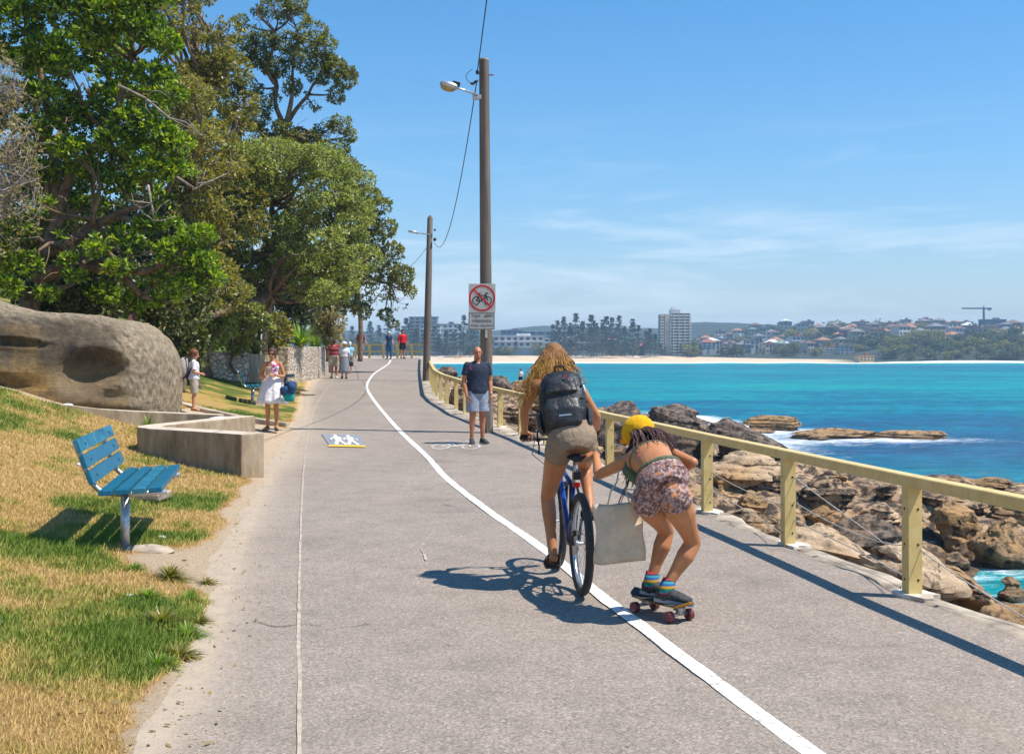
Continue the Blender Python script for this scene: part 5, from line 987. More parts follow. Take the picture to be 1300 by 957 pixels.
# dry leaves and litter, white paper scraps
for k, (u, v, s, lab) in enumerate([(86, 516, .10, 'white paper scrap on the grass near the boulder kerb'), (205, 683, .05, 'white scrap beside the bench footing'), (166, 756, .03, 'tiny white scrap on the dry lawn below the bench'), (105, 592, .09, 'white paper lying behind the bench')]):
    p = G(u, v); 
    yb = p.y
    for _ in range(30):
        X_ = (u - 650) / F * yb; zz_ = float(lawn(X_, yb)); yb = yb * .6 + .4 * (H - zz_) / ((v - 450) / F)
    X_ = (u - 650) / F * yb; m = MB().ball((X_, yb, float(lawn(X_, yb)) + s * .25), (s, s * .6, s * .3), 7, 5); tag(m.build('litter', 'white', None, loc=(X_, yb, float(lawn(X_, yb)))), lab, 'litter')
c = V((-2.45, 10.95, float(lawn(-2.9, 10.9)))); 
# pale slab lying behind the bench
cs_ = V((-3.98, 12.1, float(lawn(-3.98, 12.1)) + .02)); tag(MB().box(cs_, (.62, .40, .07), Matrix.Rotation(R(-4), 3, 'Z')).build('concrete_slab', 'concrete', None, loc=cs_, bevel=.02), 'pale flat concrete slab on the grass behind the near bench', 'slab')
# ================================================================== the town across the bay
def gz(x, y): return float(hf(np.array(x), np.array(y)))
def house(root_name, label, c, w_, d_, h, wall, roof, rtype, floors, cols, rz, group, cat='house', slabs=False):
    r = empty(root_name, c, label, cat, group, 0); Rm = Matrix.Rotation(rz, 3, 'Z'); c = V(c)
    MB().box(c + V((0, 0, h / 2 - 7)), (w_, d_, h + 14), Rm).build('wall', wall, r)
    m = MB()
    if rtype == 'hip':
        o = .6; hh = min(w_, d_) * .26; i = 0; A = [(-w_ / 2 - o, -d_ / 2 - o), (w_ / 2 + o, -d_ / 2 - o), (w_ / 2 + o, d_ / 2 + o), (-w_ / 2 - o, d_ / 2 + o)]; rd = max(w_ - d_, 0) / 2 + .3
        m.v = [c + Rm @ V((x, y, h)) for x, y in A] + [c + Rm @ V((-rd, 0, h + hh)), c + Rm @ V((rd, 0, h + hh))]; m.f = [(0, 1, 5, 4), (1, 2, 5), (2, 3, 4, 5), (3, 0, 4), (3, 2, 1, 0)]
    elif rtype == 'flat': m.box(c + V((0, 0, h + .2)), (w_ + .8, d_ + .8, .4), Rm); m.box(c + Rm @ V((w_ * .15, 0, 0)) + V((0, 0, h + 1.0)), (w_ * .25, d_ * .3, 1.8), Rm)
    m.build('roof', roof, r)
    fh = h / floors
    for f_ in range(floors):
        for q in range(cols):
            x = (q + .5) / cols * w_ - w_ / 2; MB().box(c + Rm @ V((x, -d_ / 2 - .03, 0)) + V((0, 0, f_ * fh + fh * .55)), (w_ / cols * .55, .08, fh * .5), Rm).build('window', 'pane', r, fix=False)
        if slabs: MB().box(c + Rm @ V((0, -d_ / 2 - .5, 0)) + V((0, 0, f_ * fh + .15)), (w_ * .96, 1.2, .7), Rm).build('balcony', slabs, r)
    return r
# the tall apartment tower
tx = at(858, 450, 745); tb = V((tx.x, 745, 1.0)); w_ = 40 / F * 745; th_ = at(858, 399, 745).z - 1.0
tw = empty('apartment_tower', tb, 'tall tan and white apartment tower on the beachfront, tallest in the town', 'building')
MB().box(tb + V((-w_ * .05, 5, th_ / 2)), (w_ * .86, 14, th_)).build('wall', 'b_tan', tw); MB().box(tb + V((-w_ * .26, -2.4, th_ / 2)), (w_ * .20, 1.2, th_)).build('stair_tower', 'b_cream', tw)
MB().box(tb + V((w_ * .0, 5, th_ + 1.6)), (w_ * .3, 8, 3.4)).build('plant_room', 'b_white', tw); MB().box(tb + V((-w_ * .06, 5, th_ + 4)), (w_ * .10, 3, 1.8)).build('plant_room', 'b_white', tw)
for k in range(14):
    z = k * th_ / 14; MB().box(tb + V((w_ * .14, -2.9, z + .9)), (w_ * .66, 1.8, .85)).build('balcony', 'b_white', tw); MB().box(tb + V((w_ * .14, -2.2, z + 1.95)), (w_ * .6, .4, 1.1)).build('window_band', 'pane', tw); MB().box(tb + V((-w_ * .45, -2.3, z + .9)), (w_ * .12, 1.5, .8)).build('balcony', 'b_white', tw)
for k in range(4): MB().box(tb + V((w_ * (-.10 + .17 * k), -3.9, th_ / 2)), (.5, .4, th_)).build('column', 'b_cream', tw)
# named buildings: u0,u1,vtop,vbase,y,wall,roof,type,floors,cols,slabs,label
spec = [(520, 556, 403, 448, 800, 'b_grey', 'r_grey', 'flat', 10, 5, 'b_grey', 'grey block of flats rising behind the red shirted person'), (533, 560, 413, 448, 790, 'b_white', 'r_grey', 'flat', 7, 4, 'b_white', 'white balconied block left of the distant pole'), (556, 582, 412, 446, 795, 'b_white', 'r_grey', 'flat', 6, 4, 'b_white', 'white balconied block right of the distant pole'),
    (618, 690, 427, 441, 760, 'b_white', 'r_white', 'flat', 2, 9, 'b_white', 'long low white building behind the beach, right of the signs'), (690, 742, 430, 441, 765, 'b_white', 'r_white', 'flat', 2, 7, 'b_white', 'low white building behind the beach near the rider head'), (636, 664, 420, 430, 860, 'b_blue', 'r_grey', 'flat', 2, 4, None, 'bluish building above the long white building'), (660, 735, 421, 431, 880, 'b_grey', 'r_white', 'flat', 2, 7, None, 'grey building with white roof behind the long white one'),
    (731, 742, 415, 446, 770, 'b_cream', 'r_brown', 'flat', 8, 2, None, 'narrow cream block between the pines left of the tower'), (765, 782, 427, 444, 780, 'b_cream', 'r_red', 'hip', 4, 3, None, 'cream flats with red roof among the pines'), (803, 822, 436, 447, 760, 'b_white', 'r_red', 'hip', 3, 3, None, 'white house with red roof right of the pines'), (818, 836, 441, 450, 740, 'b_blue', 'r_grey', 'flat', 2, 4, None, 'low bluish block at the foot of the tower'),
    (890, 908, 431, 444, 780, 'b_white', 'r_red', 'hip', 3, 3, None, 'white house with broad red roof right of the tower'), (916, 932, 437, 452, 735, 'b_cream', 'r_grey', 'flat', 4, 3, 'b_white', 'cream balconied flats on the beachfront right of the tower'), (1090, 1121, 412, 437, 940, 'b_tan', 'r_grey', 'flat', 8, 5, 'b_cream', 'tan block of flats highest on the hillside'), (1245, 1275, 406, 420, 1040, 'b_navy', 'r_grey', 'flat', 4, 4, None, 'dark navy building under the tower crane'),
    (1088, 1106, 452, 459, 655, 'b_yellow', 'r_terra', 'flat', 2, 4, None, 'small yellow kiosk at the end of the beach'), (1040, 1066, 440, 452, 760, 'b_yellow', 'r_terra', 'flat', 4, 5, 'b_white', 'ochre flats above the end of the beach'), (1180, 1199, 427, 446, 800, 'b_white', 'r_grey', 'flat', 5, 4, 'b_blue', 'white flats on the headland'), (1200, 1222, 432, 446, 810, 'b_blue', 'r_grey', 'flat', 4, 5, 'b_white', 'bluish flats on the headland'),
    (1225, 1245, 430, 444, 820, 'b_blue', 'r_green', 'hip', 3, 4, None, 'blue house with green roof on the headland'), (1125, 1148, 430, 446, 800, 'b_blue', 'r_terra', 'hip', 4, 4, None, 'pale blue flats with tiled roof near the headland'), (1112, 1126, 430, 444, 790, 'b_grey', 'r_grey', 'flat', 4, 3, 'b_grey', 'grey flats left of the pale blue flats'), (1160, 1178, 431, 441, 830, 'b_tan', 'r_terra', 'hip', 3, 3, None, 'brown house with terracotta roof on the headland'),
    (1064, 1086, 440, 450, 745, 'b_white', 'r_grey', 'flat', 3, 4, None, 'white flats right of the ochre flats'), (945, 962, 433, 443, 800, 'b_white', 'r_grey', 'flat', 2, 3, None, 'white modern house above the beachfront pines'), (1278, 1310, 430, 446, 800, 'b_cream', 'r_grey', 'flat', 3, 4, None, 'cream building under the white zigzag roof'),
    (985, 1000, 433, 442, 830, 'b_cream', 'r_green', 'hip', 2, 3, None, 'cream house with pale green roof'), (1052, 1075, 422, 430, 960, 'b_cream', 'r_green', 'hip', 2, 4, None, 'cream house with pale green roof high on the hill')]
for (u0, u1, vt, vb, y, wa_, ro, ty, fl, co, sl, lab) in spec:
    c = at((u0 + u1) / 2, vb, y); t = at(u0, vt, y); w_ = (u1 - u0) / F * y; hh = t.z - c.z; hh = hh if ty == 'flat' else hh * .72
    house('apartment_building' if fl > 3 else 'house', lab, (c.x, y, c.z), w_, 10, hh, wa_, ro, ty, fl, co, 0, None, 'building', sl)
# white zigzag roof
zc_ = at(1282, 431, 780); m = MB(); 
for a, b in ((1262, 1275), (1275, 1290), (1290, 1310)):
    p0, p1, p2 = at(a, 431, 780), at(b, 429, 780), at(b - 2, 421, 780)
    i = len(m.v)
    for dy in (0, 14): m.v += [p0 + V((0, dy, 0)), p1 + V((0, dy, 0)), p2 + V((0, dy, 0))]
    m.f += [(i, i + 1, i + 2), (i + 3, i + 5, i + 4), (i, i + 2, i + 5, i + 3), (i + 1, i + 4, i + 5, i + 2), (i, i + 3, i + 4, i + 1)]
tag(m.build('canopy_roof', 'r_white', None, loc=zc_), 'white zigzag sail roof at the right margin of the town', 'roof')
# crane
cb = at(1249, 408, 1120); cr = empty('tower_crane', cb, 'thin tower crane over the navy building', 'crane'); ct = at(1249, 391, 1120)
MB().tube([cb + V((0, 0, -6)), ct], 1.1, 5).build('mast', 'b_navy', cr); MB().box((at(1221, 391.5, 1120) + at(1259, 391.5, 1120)) / 2, (29.5, .8, 1.4)).build('jib', 'b_navy', cr); MB().box(at(1256, 392.5, 1120), (3.4, 1.5, 2.2)).build('counterweight', 'b_navy', cr); MB().tube([ct, ct + V((0, 0, 2.2))], .6, 5).build('apex', 'b_navy', cr)
# rows of houses on the slope
rsn = random.Random(4); hs = []
for y in (800, 850, 900, 950, 1000, 1050, 1110):
    u = 842 + rsn.uniform(0, 14)
    while u < 1305:
        wpx = rsn.uniform(10, 19) * 900 / y
        xw = (u - 650) / F * y
        if not (1228 < u < 1290 and y > 960) and rsn.random() < .96 and abs(u - 862) > 24 and y < 680 + 420 * 1.2: hs.append((u, y, wpx))
        u += wpx * rsn.uniform(1.05, 1.75)
hs.sort(); cnt = {}
walls = ['b_white', 'b_cream', 'b_tan', 'b_brick', 'b_white', 'b_grey', 'b_cream']; wn = dict(b_white='white', b_cream='cream', b_tan='tan', b_brick='brick', b_grey='grey', b_blue='blue'); roofs = ['r_terra', 'r_grey', 'r_brown', 'r_terra', 'r_grey', 'r_white', 'r_brown']; rn = dict(r_red='red', r_terra='terracotta', r_grey='grey', r_brown='brown', r_white='white', r_green='green')
ordw = ['first', 'second', 'third', 'fourth', 'fifth', 'sixth', 'seventh', 'eighth', 'ninth', 'tenth', 'eleventh', 'twelfth', 'thirteenth', 'fourteenth', 'fifteenth', 'sixteenth', 'seventeenth', 'eighteenth', 'nineteenth', 'twentieth'] + ['twenty-' + s for s in ('first', 'second', 'third', 'fourth', 'fifth', 'sixth', 'seventh', 'eighth', 'ninth')] + ['thirtieth'] + ['thirty-' + s for s in ('first', 'second', 'third', 'fourth', 'fifth', 'sixth', 'seventh', 'eighth', 'ninth')] + ['fortieth'] + ['forty-' + s for s in ('first', 'second', 'third', 'fourth', 'fifth', 'sixth', 'seventh', 'eighth', 'ninth')] + ['fiftieth']
for (u, y, wpx) in hs:
    x = (u - 650) / F * y; z = gz(x, y) - .3; w_ = wpx / F * y; fl = rsn.choice([1, 2, 2, 2, 3]); wa_ = rsn.choice(walls); ro = rsn.choice(roofs); ty = 'hip' if rsn.random() < .55 else 'flat'; key = (wa_, ro, ty); cnt[key] = cnt.get(key, 0) + 1
    lab = '%s house with %s %s roof, %s such from the left on the hillside' % (wn[wa_], {'hip': 'pitched', 'flat': 'flat'}[ty], rn[ro], ordw[cnt[key] - 1])
    house('house', lab, (x, y, z), w_, rsn.uniform(8, 11), fl * 3.0 + .6, wa_, ro, ty, fl, 3, R(rsn.uniform(-20, 20)), 'houses on the hillside across the bay')
# Norfolk pines
def pine_mesh(seed, n=34, thin=1.0):
    rs = np.random.RandomState(seed); V_ = []; H_ = 1.0
    for q in range(n):
        t = q / (n - 1); z = .10 + .88 * t; r_ = .17 * (1 - t ** 1.5) ** .8 * rs.uniform(.75, 1.1) + .012; m_ = 7
        if rs.rand() < .12 * thin: continue
        for b_ in range(m_):
            if rs.rand() < .12: continue
            a = rs.rand() * 6.283; l = r_ * rs.uniform(.7, 1.15); k = 9; s = rs.rand(k) ** .7 * l; base = np.stack([np.cos(a) * s, np.sin(a) * s, z + .10 * s + .006 * rs.normal(size=k)], 1)
            d = np.stack([np.cos(a + rs.normal(size=k) * .8), np.sin(a + rs.normal(size=k) * .8), .35 + .3 * rs.rand(k)], 1); d /= np.linalg.norm(d, axis=1)[:, None]; V_.append(leaf_quads(rs, base, d, .035 * np.ones(k), .011))
    a = rs.rand(60) * 6.283; s = rs.rand(60) * .055; base = np.stack([np.cos(a) * s, np.sin(a) * s, .955 + .03 * rs.rand(60)], 1); d = rand_dirs(rs, 60, .4); V_.append(leaf_quads(rs, base, d, .035 * np.ones(60), .011))
    v, f = mesh_cat(V_); return v, f
protos = []
for k in range(5):
    v, f = pine_mesh(40 + k); cm_ = npmesh('crown', v, f); cm_.materials.append(MT['needle']); tm = MB().tube([(0, 0, -.02), (0, 0, .5), (0, 0, .98)], [.014, .010, .003], 6).mesh('trunk'); tm.materials.append(MT['bark']); protos.append((cm_, tm))
pines = [(436, 424), (447, 414), (458, 418), (470, 408), (481, 413), (492, 405), (505, 410), (516, 404), (528, 418), (545, 427), (558, 424), (567, 419), (576, 422), (584, 412), (589, 400), (597, 404), (604, 409), (625, 428), (655, 433), (702, 412), (708, 407), (716, 402), (724, 410), (731, 398), (740, 408), (751, 400), (757, 410), (765, 406), (770, 402), (777, 403), (786, 401), (793, 414), (803, 405), (811, 413), (820, 420), (832, 424), (839, 436), (864, 436), (889, 438), (899, 440), (912, 436), (918, 441), (933, 437), (961, 438), (969, 441), (978, 441), (994, 444), (1008, 441), (1022, 445), (880, 441), (845, 440), (825, 417), (552, 414), (538, 420), (1035, 444)]
pines.sort(); rsn = random.Random(9)
def num(k): return ordw[k]
for i, (u, vt) in enumerate(pines):
    y = 722 + rsn.uniform(-14, 14); x = (u - 650) / F * y; z = 1.0; hgt = at(u, vt, y).z - z; cm_, tm = protos[i % 5]
    r = empty('norfolk_pine', (x, y, z), '%s Norfolk pine from the left along the beachfront' % (num(i) if i < 50 else ['fifty-first', 'fifty-second', 'fifty-third', 'fifty-fourth', 'fifty-fifth', 'fifty-sixth'][i - 50]), 'pine tree', 'Norfolk pines along the far beach', rsn.uniform(0, 6.28))
    wsc = rsn.uniform(1.05, 1.4) * (1.0 if hgt > 18 else 1.25); r.scale = (hgt * wsc, hgt * wsc, hgt)
    for nme, me in (('crown', cm_), ('trunk', tm)):
        o = bpy.data.objects.new(nme, me); COL.objects.link(o); o.parent = r
# round trees among the houses: copies of three
bush = []
for k in range(3):
    rs = random.Random(k + 70); bl = [((rs.uniform(-.5, .5), rs.uniform(-.5, .5), rs.uniform(.3, .9)), (.42, .42, .32), 1.0) for _ in range(7)]; v, f = crown(70 + k, bl, .13, 34, k=3, aspect=.4); me = npmesh('crown', v, f); me.materials.append(MT[['leaf_dark', 'leaf_olive', 'leaf_dark'][k]]); bush.append(me)
tm2 = MB().tube([(0, 0, -.2), (0, 0, .5)], [.06, .04], 5).mesh('trunk'); tm2.materials.append(MT['bark']); bs = []
for _ in range(170):
    u = rsn.uniform(838, 1308); y = rsn.choice([730, 770, 825, 875, 925, 975, 1030, 1085, 1135]) + rsn.uniform(-12, 12); bs.append((u, y if not (1232 < u < 1286) else min(y, 925), rsn.uniform(5, 9)))
for _ in range(88): bs.append((rsn.uniform(1118, 1312), rsn.uniform(640, 760), rsn.uniform(4, 7)))
for _ in range(36): bs.append((rsn.uniform(425, 850), rsn.uniform(735, 770), rsn.uniform(5, 9)))
bs.sort()
tens = ['', '', 'twenty', 'thirty', 'forty', 'fifty', 'sixty', 'seventy', 'eighty', 'ninety']; ones = ['', 'first', 'second', 'third', 'fourth', 'fifth', 'sixth', 'seventh', 'eighth', 'ninth']; tn = ['tenth', 'eleventh', 'twelfth', 'thirteenth', 'fourteenth', 'fifteenth', 'sixteenth', 'seventeenth', 'eighteenth', 'nineteenth']
def ordn(n):
    s = ''
    if n >= 200: s = 'two hundred '; n -= 200
    elif n >= 100: s = 'one hundred '; n -= 100
    if n == 0: return s.strip() + 'th'
    if n < 10: return s + ones[n]
    if n < 20: return s + tn[n - 10]
    return s + (tens[n // 10] + ('-' + ones[n % 10] if n % 10 else '') if n % 10 else tens[n // 10][:-1] + 'ieth')
for i, (u, y, s) in enumerate(bs):
    x = (u - 650) / F * y; z = gz(x, y); r = empty('tree', (x, y, z), 'small round tree among the far houses, %s from the left' % ordn(i + 1), 'tree', 'round trees across the bay', rsn.uniform(0, 6.28)); r.scale = (s, s, s * rsn.uniform(.7, 1.0))
    for nme, me in (('crown', bush[i % 3]), ('trunk', tm2)):
        o = bpy.data.objects.new(nme, me); COL.objects.link(o); o.parent = r
# beach shelters
for k, (u, lab, mt) in enumerate([(560, 'white beach shelter at the left end of the sand', 'white'), (582, 'orange beach shelter left of the signs', 'orange_lens'), (808, 'small white beach shelter in front of the tower pines', 'white')]):
    c = at(u, 451.5, 700); c.z = gz(c.x, 700); m = MB().box(c + V((0, 0, 1.1)), (4.2, 2.5, .35), taper=.6); m.tube([c + V((-1.8, 0, 0)), c + V((-1.8, 0, 1.1))], .08, 5); m.tube([c + V((1.8, 0, 0)), c + V((1.8, 0, 1.1))], .08, 5); tag(m.build('beach_shelter', mt, None, loc=c), lab, 'shelter')
# haze: even pale air over the whole scene
hm, nt, b = nodes('haze_air'); nt.nodes.remove(b); pv_ = N(nt, 'ShaderNodeVolumePrincipled'); S(pv_, Density=.00034, Anisotropy=.0); pv_.inputs['Color'].default_value = (.52, .76, 1, 1); nt.links.new(pv_.outputs[0], nt.nodes['Material Output'].inputs['Volume'])
o = MB().box((300, 2600, 40), (7000, 6800, 120)).build('haze', hm, None, fix=True); tag(o, kind='stuff')
# ================================================================== people
def frame(f, up):
    f = V(f).normalized(); up = V(up); up = (up - f * up.dot(f)).normalized(); r = f.cross(up); return Matrix(((r.x, f.x, up.x), (r.y, f.y, up.y), (r.z, f.z, up.z)))
SEC_F = [(-.24, .095, .085), (-.10, .165, .122), (.04, .170, .125), (.18, .150, .110), (.38, .122, .092), (.55, .128, .098), (.72, .148, .112), (.88, .152, .098), (.98, .12, .08), (1.06, .065, .06)]
SEC_M = [(-.24, .095, .085), (-.10, .150, .115), (.04, .160, .118), (.18, .155, .112), (.38, .150, .108), (.55, .160, .112), (.72, .178, .120), (.88, .185, .108), (.98, .15, .085), (1.06, .075, .065)]
def spine(J, t):
    p, c = J['pel'], J['chest']; b = J.get('bend', V((0, 0, 0))); return p.lerp(c, t) + b * math.sin(math.pi * min(max(t, 0), 1))
def tsec(J, t, rx, ry, infl=0, k=1.0):
    r = (J['hpR'] - J['hpL']).normalized().lerp((J['shR'] - J['shL']).normalized(), min(max(t, 0), 1)).normalized()
    d = (spine(J, t + .05) - spine(J, t - .05)).normalized(); r = (r - d * r.dot(d)).normalized(); f = d.cross(r) * -1
    return (spine(J, t), r * (rx * k + infl), f * (ry * k + infl))
def interp_sec(SEC, t):
    ts_ = [s[0] for s in SEC]; return float(np.interp(t, ts_, [s[1] for s in SEC])), float(np.interp(t, ts_, [s[2] for s in SEC]))
def hand(m, wr, d, pn, thumb, s=1.0, curl=.5, grip=False):
    """five separate fingers: palm of four metacarpals, curled fingers of unequal length, thumb from the side of the palm base"""
    d = V(d).normalized(); pn = V(pn); pn = (pn - d * pn.dot(d)).normalized(); sd = V(thumb); sd = (sd - d * sd.dot(d) - pn * sd.dot(pn)).normalized()
    for k, (off, ml, fl) in enumerate(((.030, .085, .072), (.010, .090, .082), (-.010, .086, .076), (-.029, .078, .060))):
        off *= s; a = wr + sd * off * .5; kn = wr + d * ml * s + sd * off; m.caps([a, kn], [.0125 * s, .0105 * s], 8); p = kn; ang = curl * .55; dd = d
        for q, fr in enumerate((.45, .32, .25)):
            dd = (d * math.cos(ang) + pn * math.sin(ang)).normalized(); nx = p + dd * fl * fr * s; m.caps([p, nx], [.0098 * s - q * .0009, .0090 * s - q * .0009], 8); p = nx; ang += curl * (.95 if grip else .55)
    b = wr + d * .022 * s + sd * .018 * s; t1 = b + (sd * .75 + d * .6 + pn * .25).normalized() * .038 * s; t2 = t1 + (sd * .25 + d * .85 + pn * (.5 + .4 * curl)).normalized() * .032 * s; t3 = t2 + (d * .8 + pn * (.4 + .5 * curl)).normalized() * .024 * s
    m.caps([b, t1, t2, t3], [.014 * s, .0115 * s, .010 * s, .0085 * s], 8)
def foot(m, an, toe, s=1.0, infl=0.0):
    an = V(an); toe = V(toe); d = (toe - an); L_ = d.length; d.normalize(); up = V((0, 0, 1)); r = d.cross(up).normalized(); up = r.cross(d)
    sole = an - V((0, 0, .062 * s)); h = sole - d * .055 * s
    def sec(p, rx, rz): return (p + V((0, 0, rz)), r * (rx * s + infl), V((0, 0, 1)) * (rz + infl))
    fd = V((d.x, d.y, d.z)); base = h
    m.loft([(h + V((0, 0, .03 * s)), r * (.018 * s + infl), V((0, 0, .022 * s + infl))), (h + d * .03 * s + V((0, 0, .036 * s)), r * (.033 * s + infl), V((0, 0, .036 * s + infl))), (h + d * .09 * s + V((0, 0, .042 * s)), r * (.035 * s + infl), V((0, 0, .042 * s + infl))), (h + d * .15 * s + V((0, 0, .032 * s)), r * (.043 * s + infl), V((0, 0, .031 * s + infl))), (h + d * .205 * s + V((0, 0, .023 * s)), r * (.043 * s + infl), V((0, 0, .021 * s + infl))), (h + d * .24 * s + V((0, 0, .017 * s)), r * (.026 * s + infl), V((0, 0, .014 * s + infl)))], 14)
def person(label, J, h=1.7, fem=True, skin='skin_fair', voxel=.008, face=True, build=1.0, hands=None, loc=None, feet=True, muscle=1.0):
    k = h / 1.70; SEC = SEC_F if fem else SEC_M; m = MB(); kb = k * build
    m.loft([tsec(J, t, rx, ry, 0, kb) for t, rx, ry in SEC], 22)
    for s in 'LR':
        sh, el, wr = J['sh' + s], J['el' + s], J['wr' + s]; a = .92 if fem else 1.12
        m.caps([spine(J, .93).lerp(sh, .45), sh], [.060 * kb, .052 * kb * a], 12)
        m.caps([sh, sh.lerp(el, .35), el, el.lerp(wr, .28), wr], [.051 * kb * a, .047 * kb * a, .037 * kb * a, .039 * kb * a, .0255 * k * a], 12)
        hp, kn, an = J['hp' + s], J['kn' + s], J['an' + s]; tb = (kn - hp).normalized(); back = V(J.get('back', (0, 0, 0)))
        m.caps([hp, hp.lerp(kn, .3), hp.lerp(kn, .7), kn, kn.lerp(an, .28) + back * .012, kn.lerp(an, .62), an], [.088 * kb * muscle, .086 * kb * muscle, .066 * kb, .053 * kb, .053 * kb * muscle, .040 * kb, .034 * k], 14)
        if feet: foot(m, an, J['toe' + s], k)
        hd_ = (hands or {}).get(s)
        if hd_ is None: d_ = (wr - el).normalized(); fw = V(J['ff']); hd_ = dict(d=d_, pn=((J['sh' + ('R' if s == 'L' else 'L')] - sh).normalized()), th=fw, curl=.5)
        hand(m, wr, hd_['d'], hd_['pn'], hd_['th'], k * 1.0, hd_.get('curl', .5), hd_.get('grip', False))
    hc = J['head']; X3 = frame(J['hf'], J.get('hu', (0, 0, 1))); hs = k ** .35 if h < 1.5 else k
    for s in 'LR': m.caps([spine(J, 1.13), spine(J, 1.0).lerp(J['sh' + s], .55)], [.030 * kb, .030 * kb], 12)
    nb = spine(J, 1.0); m.caps([nb, hc + X3 @ V((0, -.022, -.06)) * hs], [.058 * k * (.9 if fem else 1.1), .052 * k * (.9 if fem else 1.1)], 12)
    L = lambda x, y, z: hc + X3 @ (V((x, y, z)) * hs)
    m.ball(L(0, -.012, .03), V((.073, .092, .084)) * hs, 18, 12, X3); m.ball(L(0, .022, -.035), V((.056, .066, .080)) * hs, 18, 12, X3); m.ball(L(0, .055, -.085), V((.026, .024, .022)) * hs, 10, 8, X3)
    m.caps([L(0, .085, .018), L(0, .108, -.022)], [.009 * hs, .015 * hs], 10); m.ball(L(0, .082, -.062), V((.024, .014, .012)) * hs, 10, 8, X3); m.ball(L(0, .078, .038), V((.045, .016, .010)) * hs, 10, 8, X3)
    for sx_ in (-1, 1): m.ball(L(sx_ * .077, -.012, -.002), V((.010, .020, .032)) * hs, 10, 8, X3)
    loc = loc or V(((J['anL'].x + J['anR'].x) / 2, (J['anL'].y + J['anR'].y) / 2, min(J['anL'].z, J['anR'].z) - .07))
    o = m.bake('person', skin, None, voxel, 5, loc=loc); tag(o, label, 'person'); J['L'] = L; J['X3'] = X3; J['hs'] = hs; J['k'] = k; J['kb'] = kb; J['SEC'] = SEC; J['o'] = o; J['vx'] = voxel
    if face:
        for sx_ in (-1, 1): MB().ball(L(sx_ * .031, .080, .006), V((.010, .006, .005)) * hs, 8, 6, X3).build('eye', 'eye', o, True)
        MB().ball(L(0, .094, -.060), V((.022, .006, .006)) * hs, 8, 6, X3).build('mouth', 'lip', o, True)
    return o
def shirt(J, mat, lo=.0, hi=1.0, infl=.014, sleeve=.5, name='shirt', flare=0.0, sl_r=1.35):
    m = MB(); ts_ = np.linspace(lo, hi, 9); m.loft([tsec(J, t, *interp_sec(J['SEC'], t), infl + flare * (1 - q / 8) ** 2, J['kb']) for q, t in enumerate(ts_)], 24)
    if sleeve:
        for s in 'LR':
            sh, el = J['sh' + s], J['el' + s]; c = spine(J, .90); e = sh.lerp(el, sleeve) if sleeve <= 1 else el
            m.caps([c.lerp(sh, .45), sh], [.062 * J['kb'] + infl * .3, .050 * J['kb'] + infl * .4], 14); m.tube([sh, sh.lerp(e, .5), e], [.050 * J['kb'] + infl * .5, .050 * J['kb'] * sl_r * .92, .05 * J['kb'] * sl_r], 16); m.ball(sh, .050 * J['kb'] + infl * .4, 12, 8); m.caps([spine(J, 1.06), spine(J, 1.0).lerp(sh, .5), sh], [.050 * J['kb'] + infl * .3, .046 * J['kb'] + infl * .3, .040 * J['kb'] + infl * .3], 12)
            if sleeve > 1: m.caps([el, el.lerp(J['wr' + s], sleeve - 1)], [.05 * J['kb'] * sl_r, .042 * J['kb'] * sl_r], 14)
    return m.bake(name, mat, J['o'], J['vx'], 3)
def pants(J, mat, top=.22, leg=.55, infl=.014, name='shorts', flare=1.25):
    m = MB(); ts_ = np.linspace(-.24, top, 7); m.loft([tsec(J, t, *interp_sec(J['SEC'], t), infl, J['kb']) for t in ts_], 24)
    for s in 'LR':
        hp, kn, an = J['hp' + s], J['kn' + s], J['an' + s]; e = hp.lerp(kn, min(leg, 1)); r0 = .092 * J['kb'] + infl; up = (hp - kn).normalized()
        m.tube([hp + up * .03, hp.lerp(e, .5), e], [r0, r0 * (.9 + .1 * flare), (r0 - .02 * min(leg, 1)) * flare * .95], 20)
        m.ball(hp, r0, 16, 10)
        if leg > 1: m.caps([kn, kn.lerp(an, leg - 1)], [.072 * J['kb'], .058 * J['kb']], 14)
    return m.bake(name, mat, J['o'], J['vx'], 3)
def skirt(J, mat, t0, hem, r1, n=44, folds=9, amp=.08, name='skirt', mid=None):
    m = MB(); rx, ry = interp_sec(J['SEC'], t0); c0, ax, ay = tsec(J, t0, rx, ry, .012, J['kb']); c1 = V(hem); prev = None; ph = random.Random(int(hem[0] * 99)).uniform(0, 6)
    for inner in (0, 1):
        for q in range(9):
            t = q / 8 if not inner else 1 - q / 8; c = c0.lerp(c1, t); e = t ** .75; i = len(m.v)
            for k_ in range(n):
                a = 2 * math.pi * k_ / n; fo = 1 + amp * t * (math.sin(a * folds + ph) + .5 * math.sin(a * (folds * 2 + 1) + 1)); sc_ = (1 - e) + 0; rxx = ax.length * (1 - e) + r1 * e; ryy = ay.length * (1 - e) + r1 * .85 * e
                m.v.append(c + (ax.normalized() * math.cos(a) * rxx + ay.normalized() * math.sin(a) * ryy) * fo * (1 - .03 * inner) + V((0, 0, .012 * math.sin(a * folds + ph) * t)))
            r = list(range(i, i + n))
            if prev: m.skin(prev, r)
            prev = r
    return m.build(name, mat, J['o'], True, fix=False)
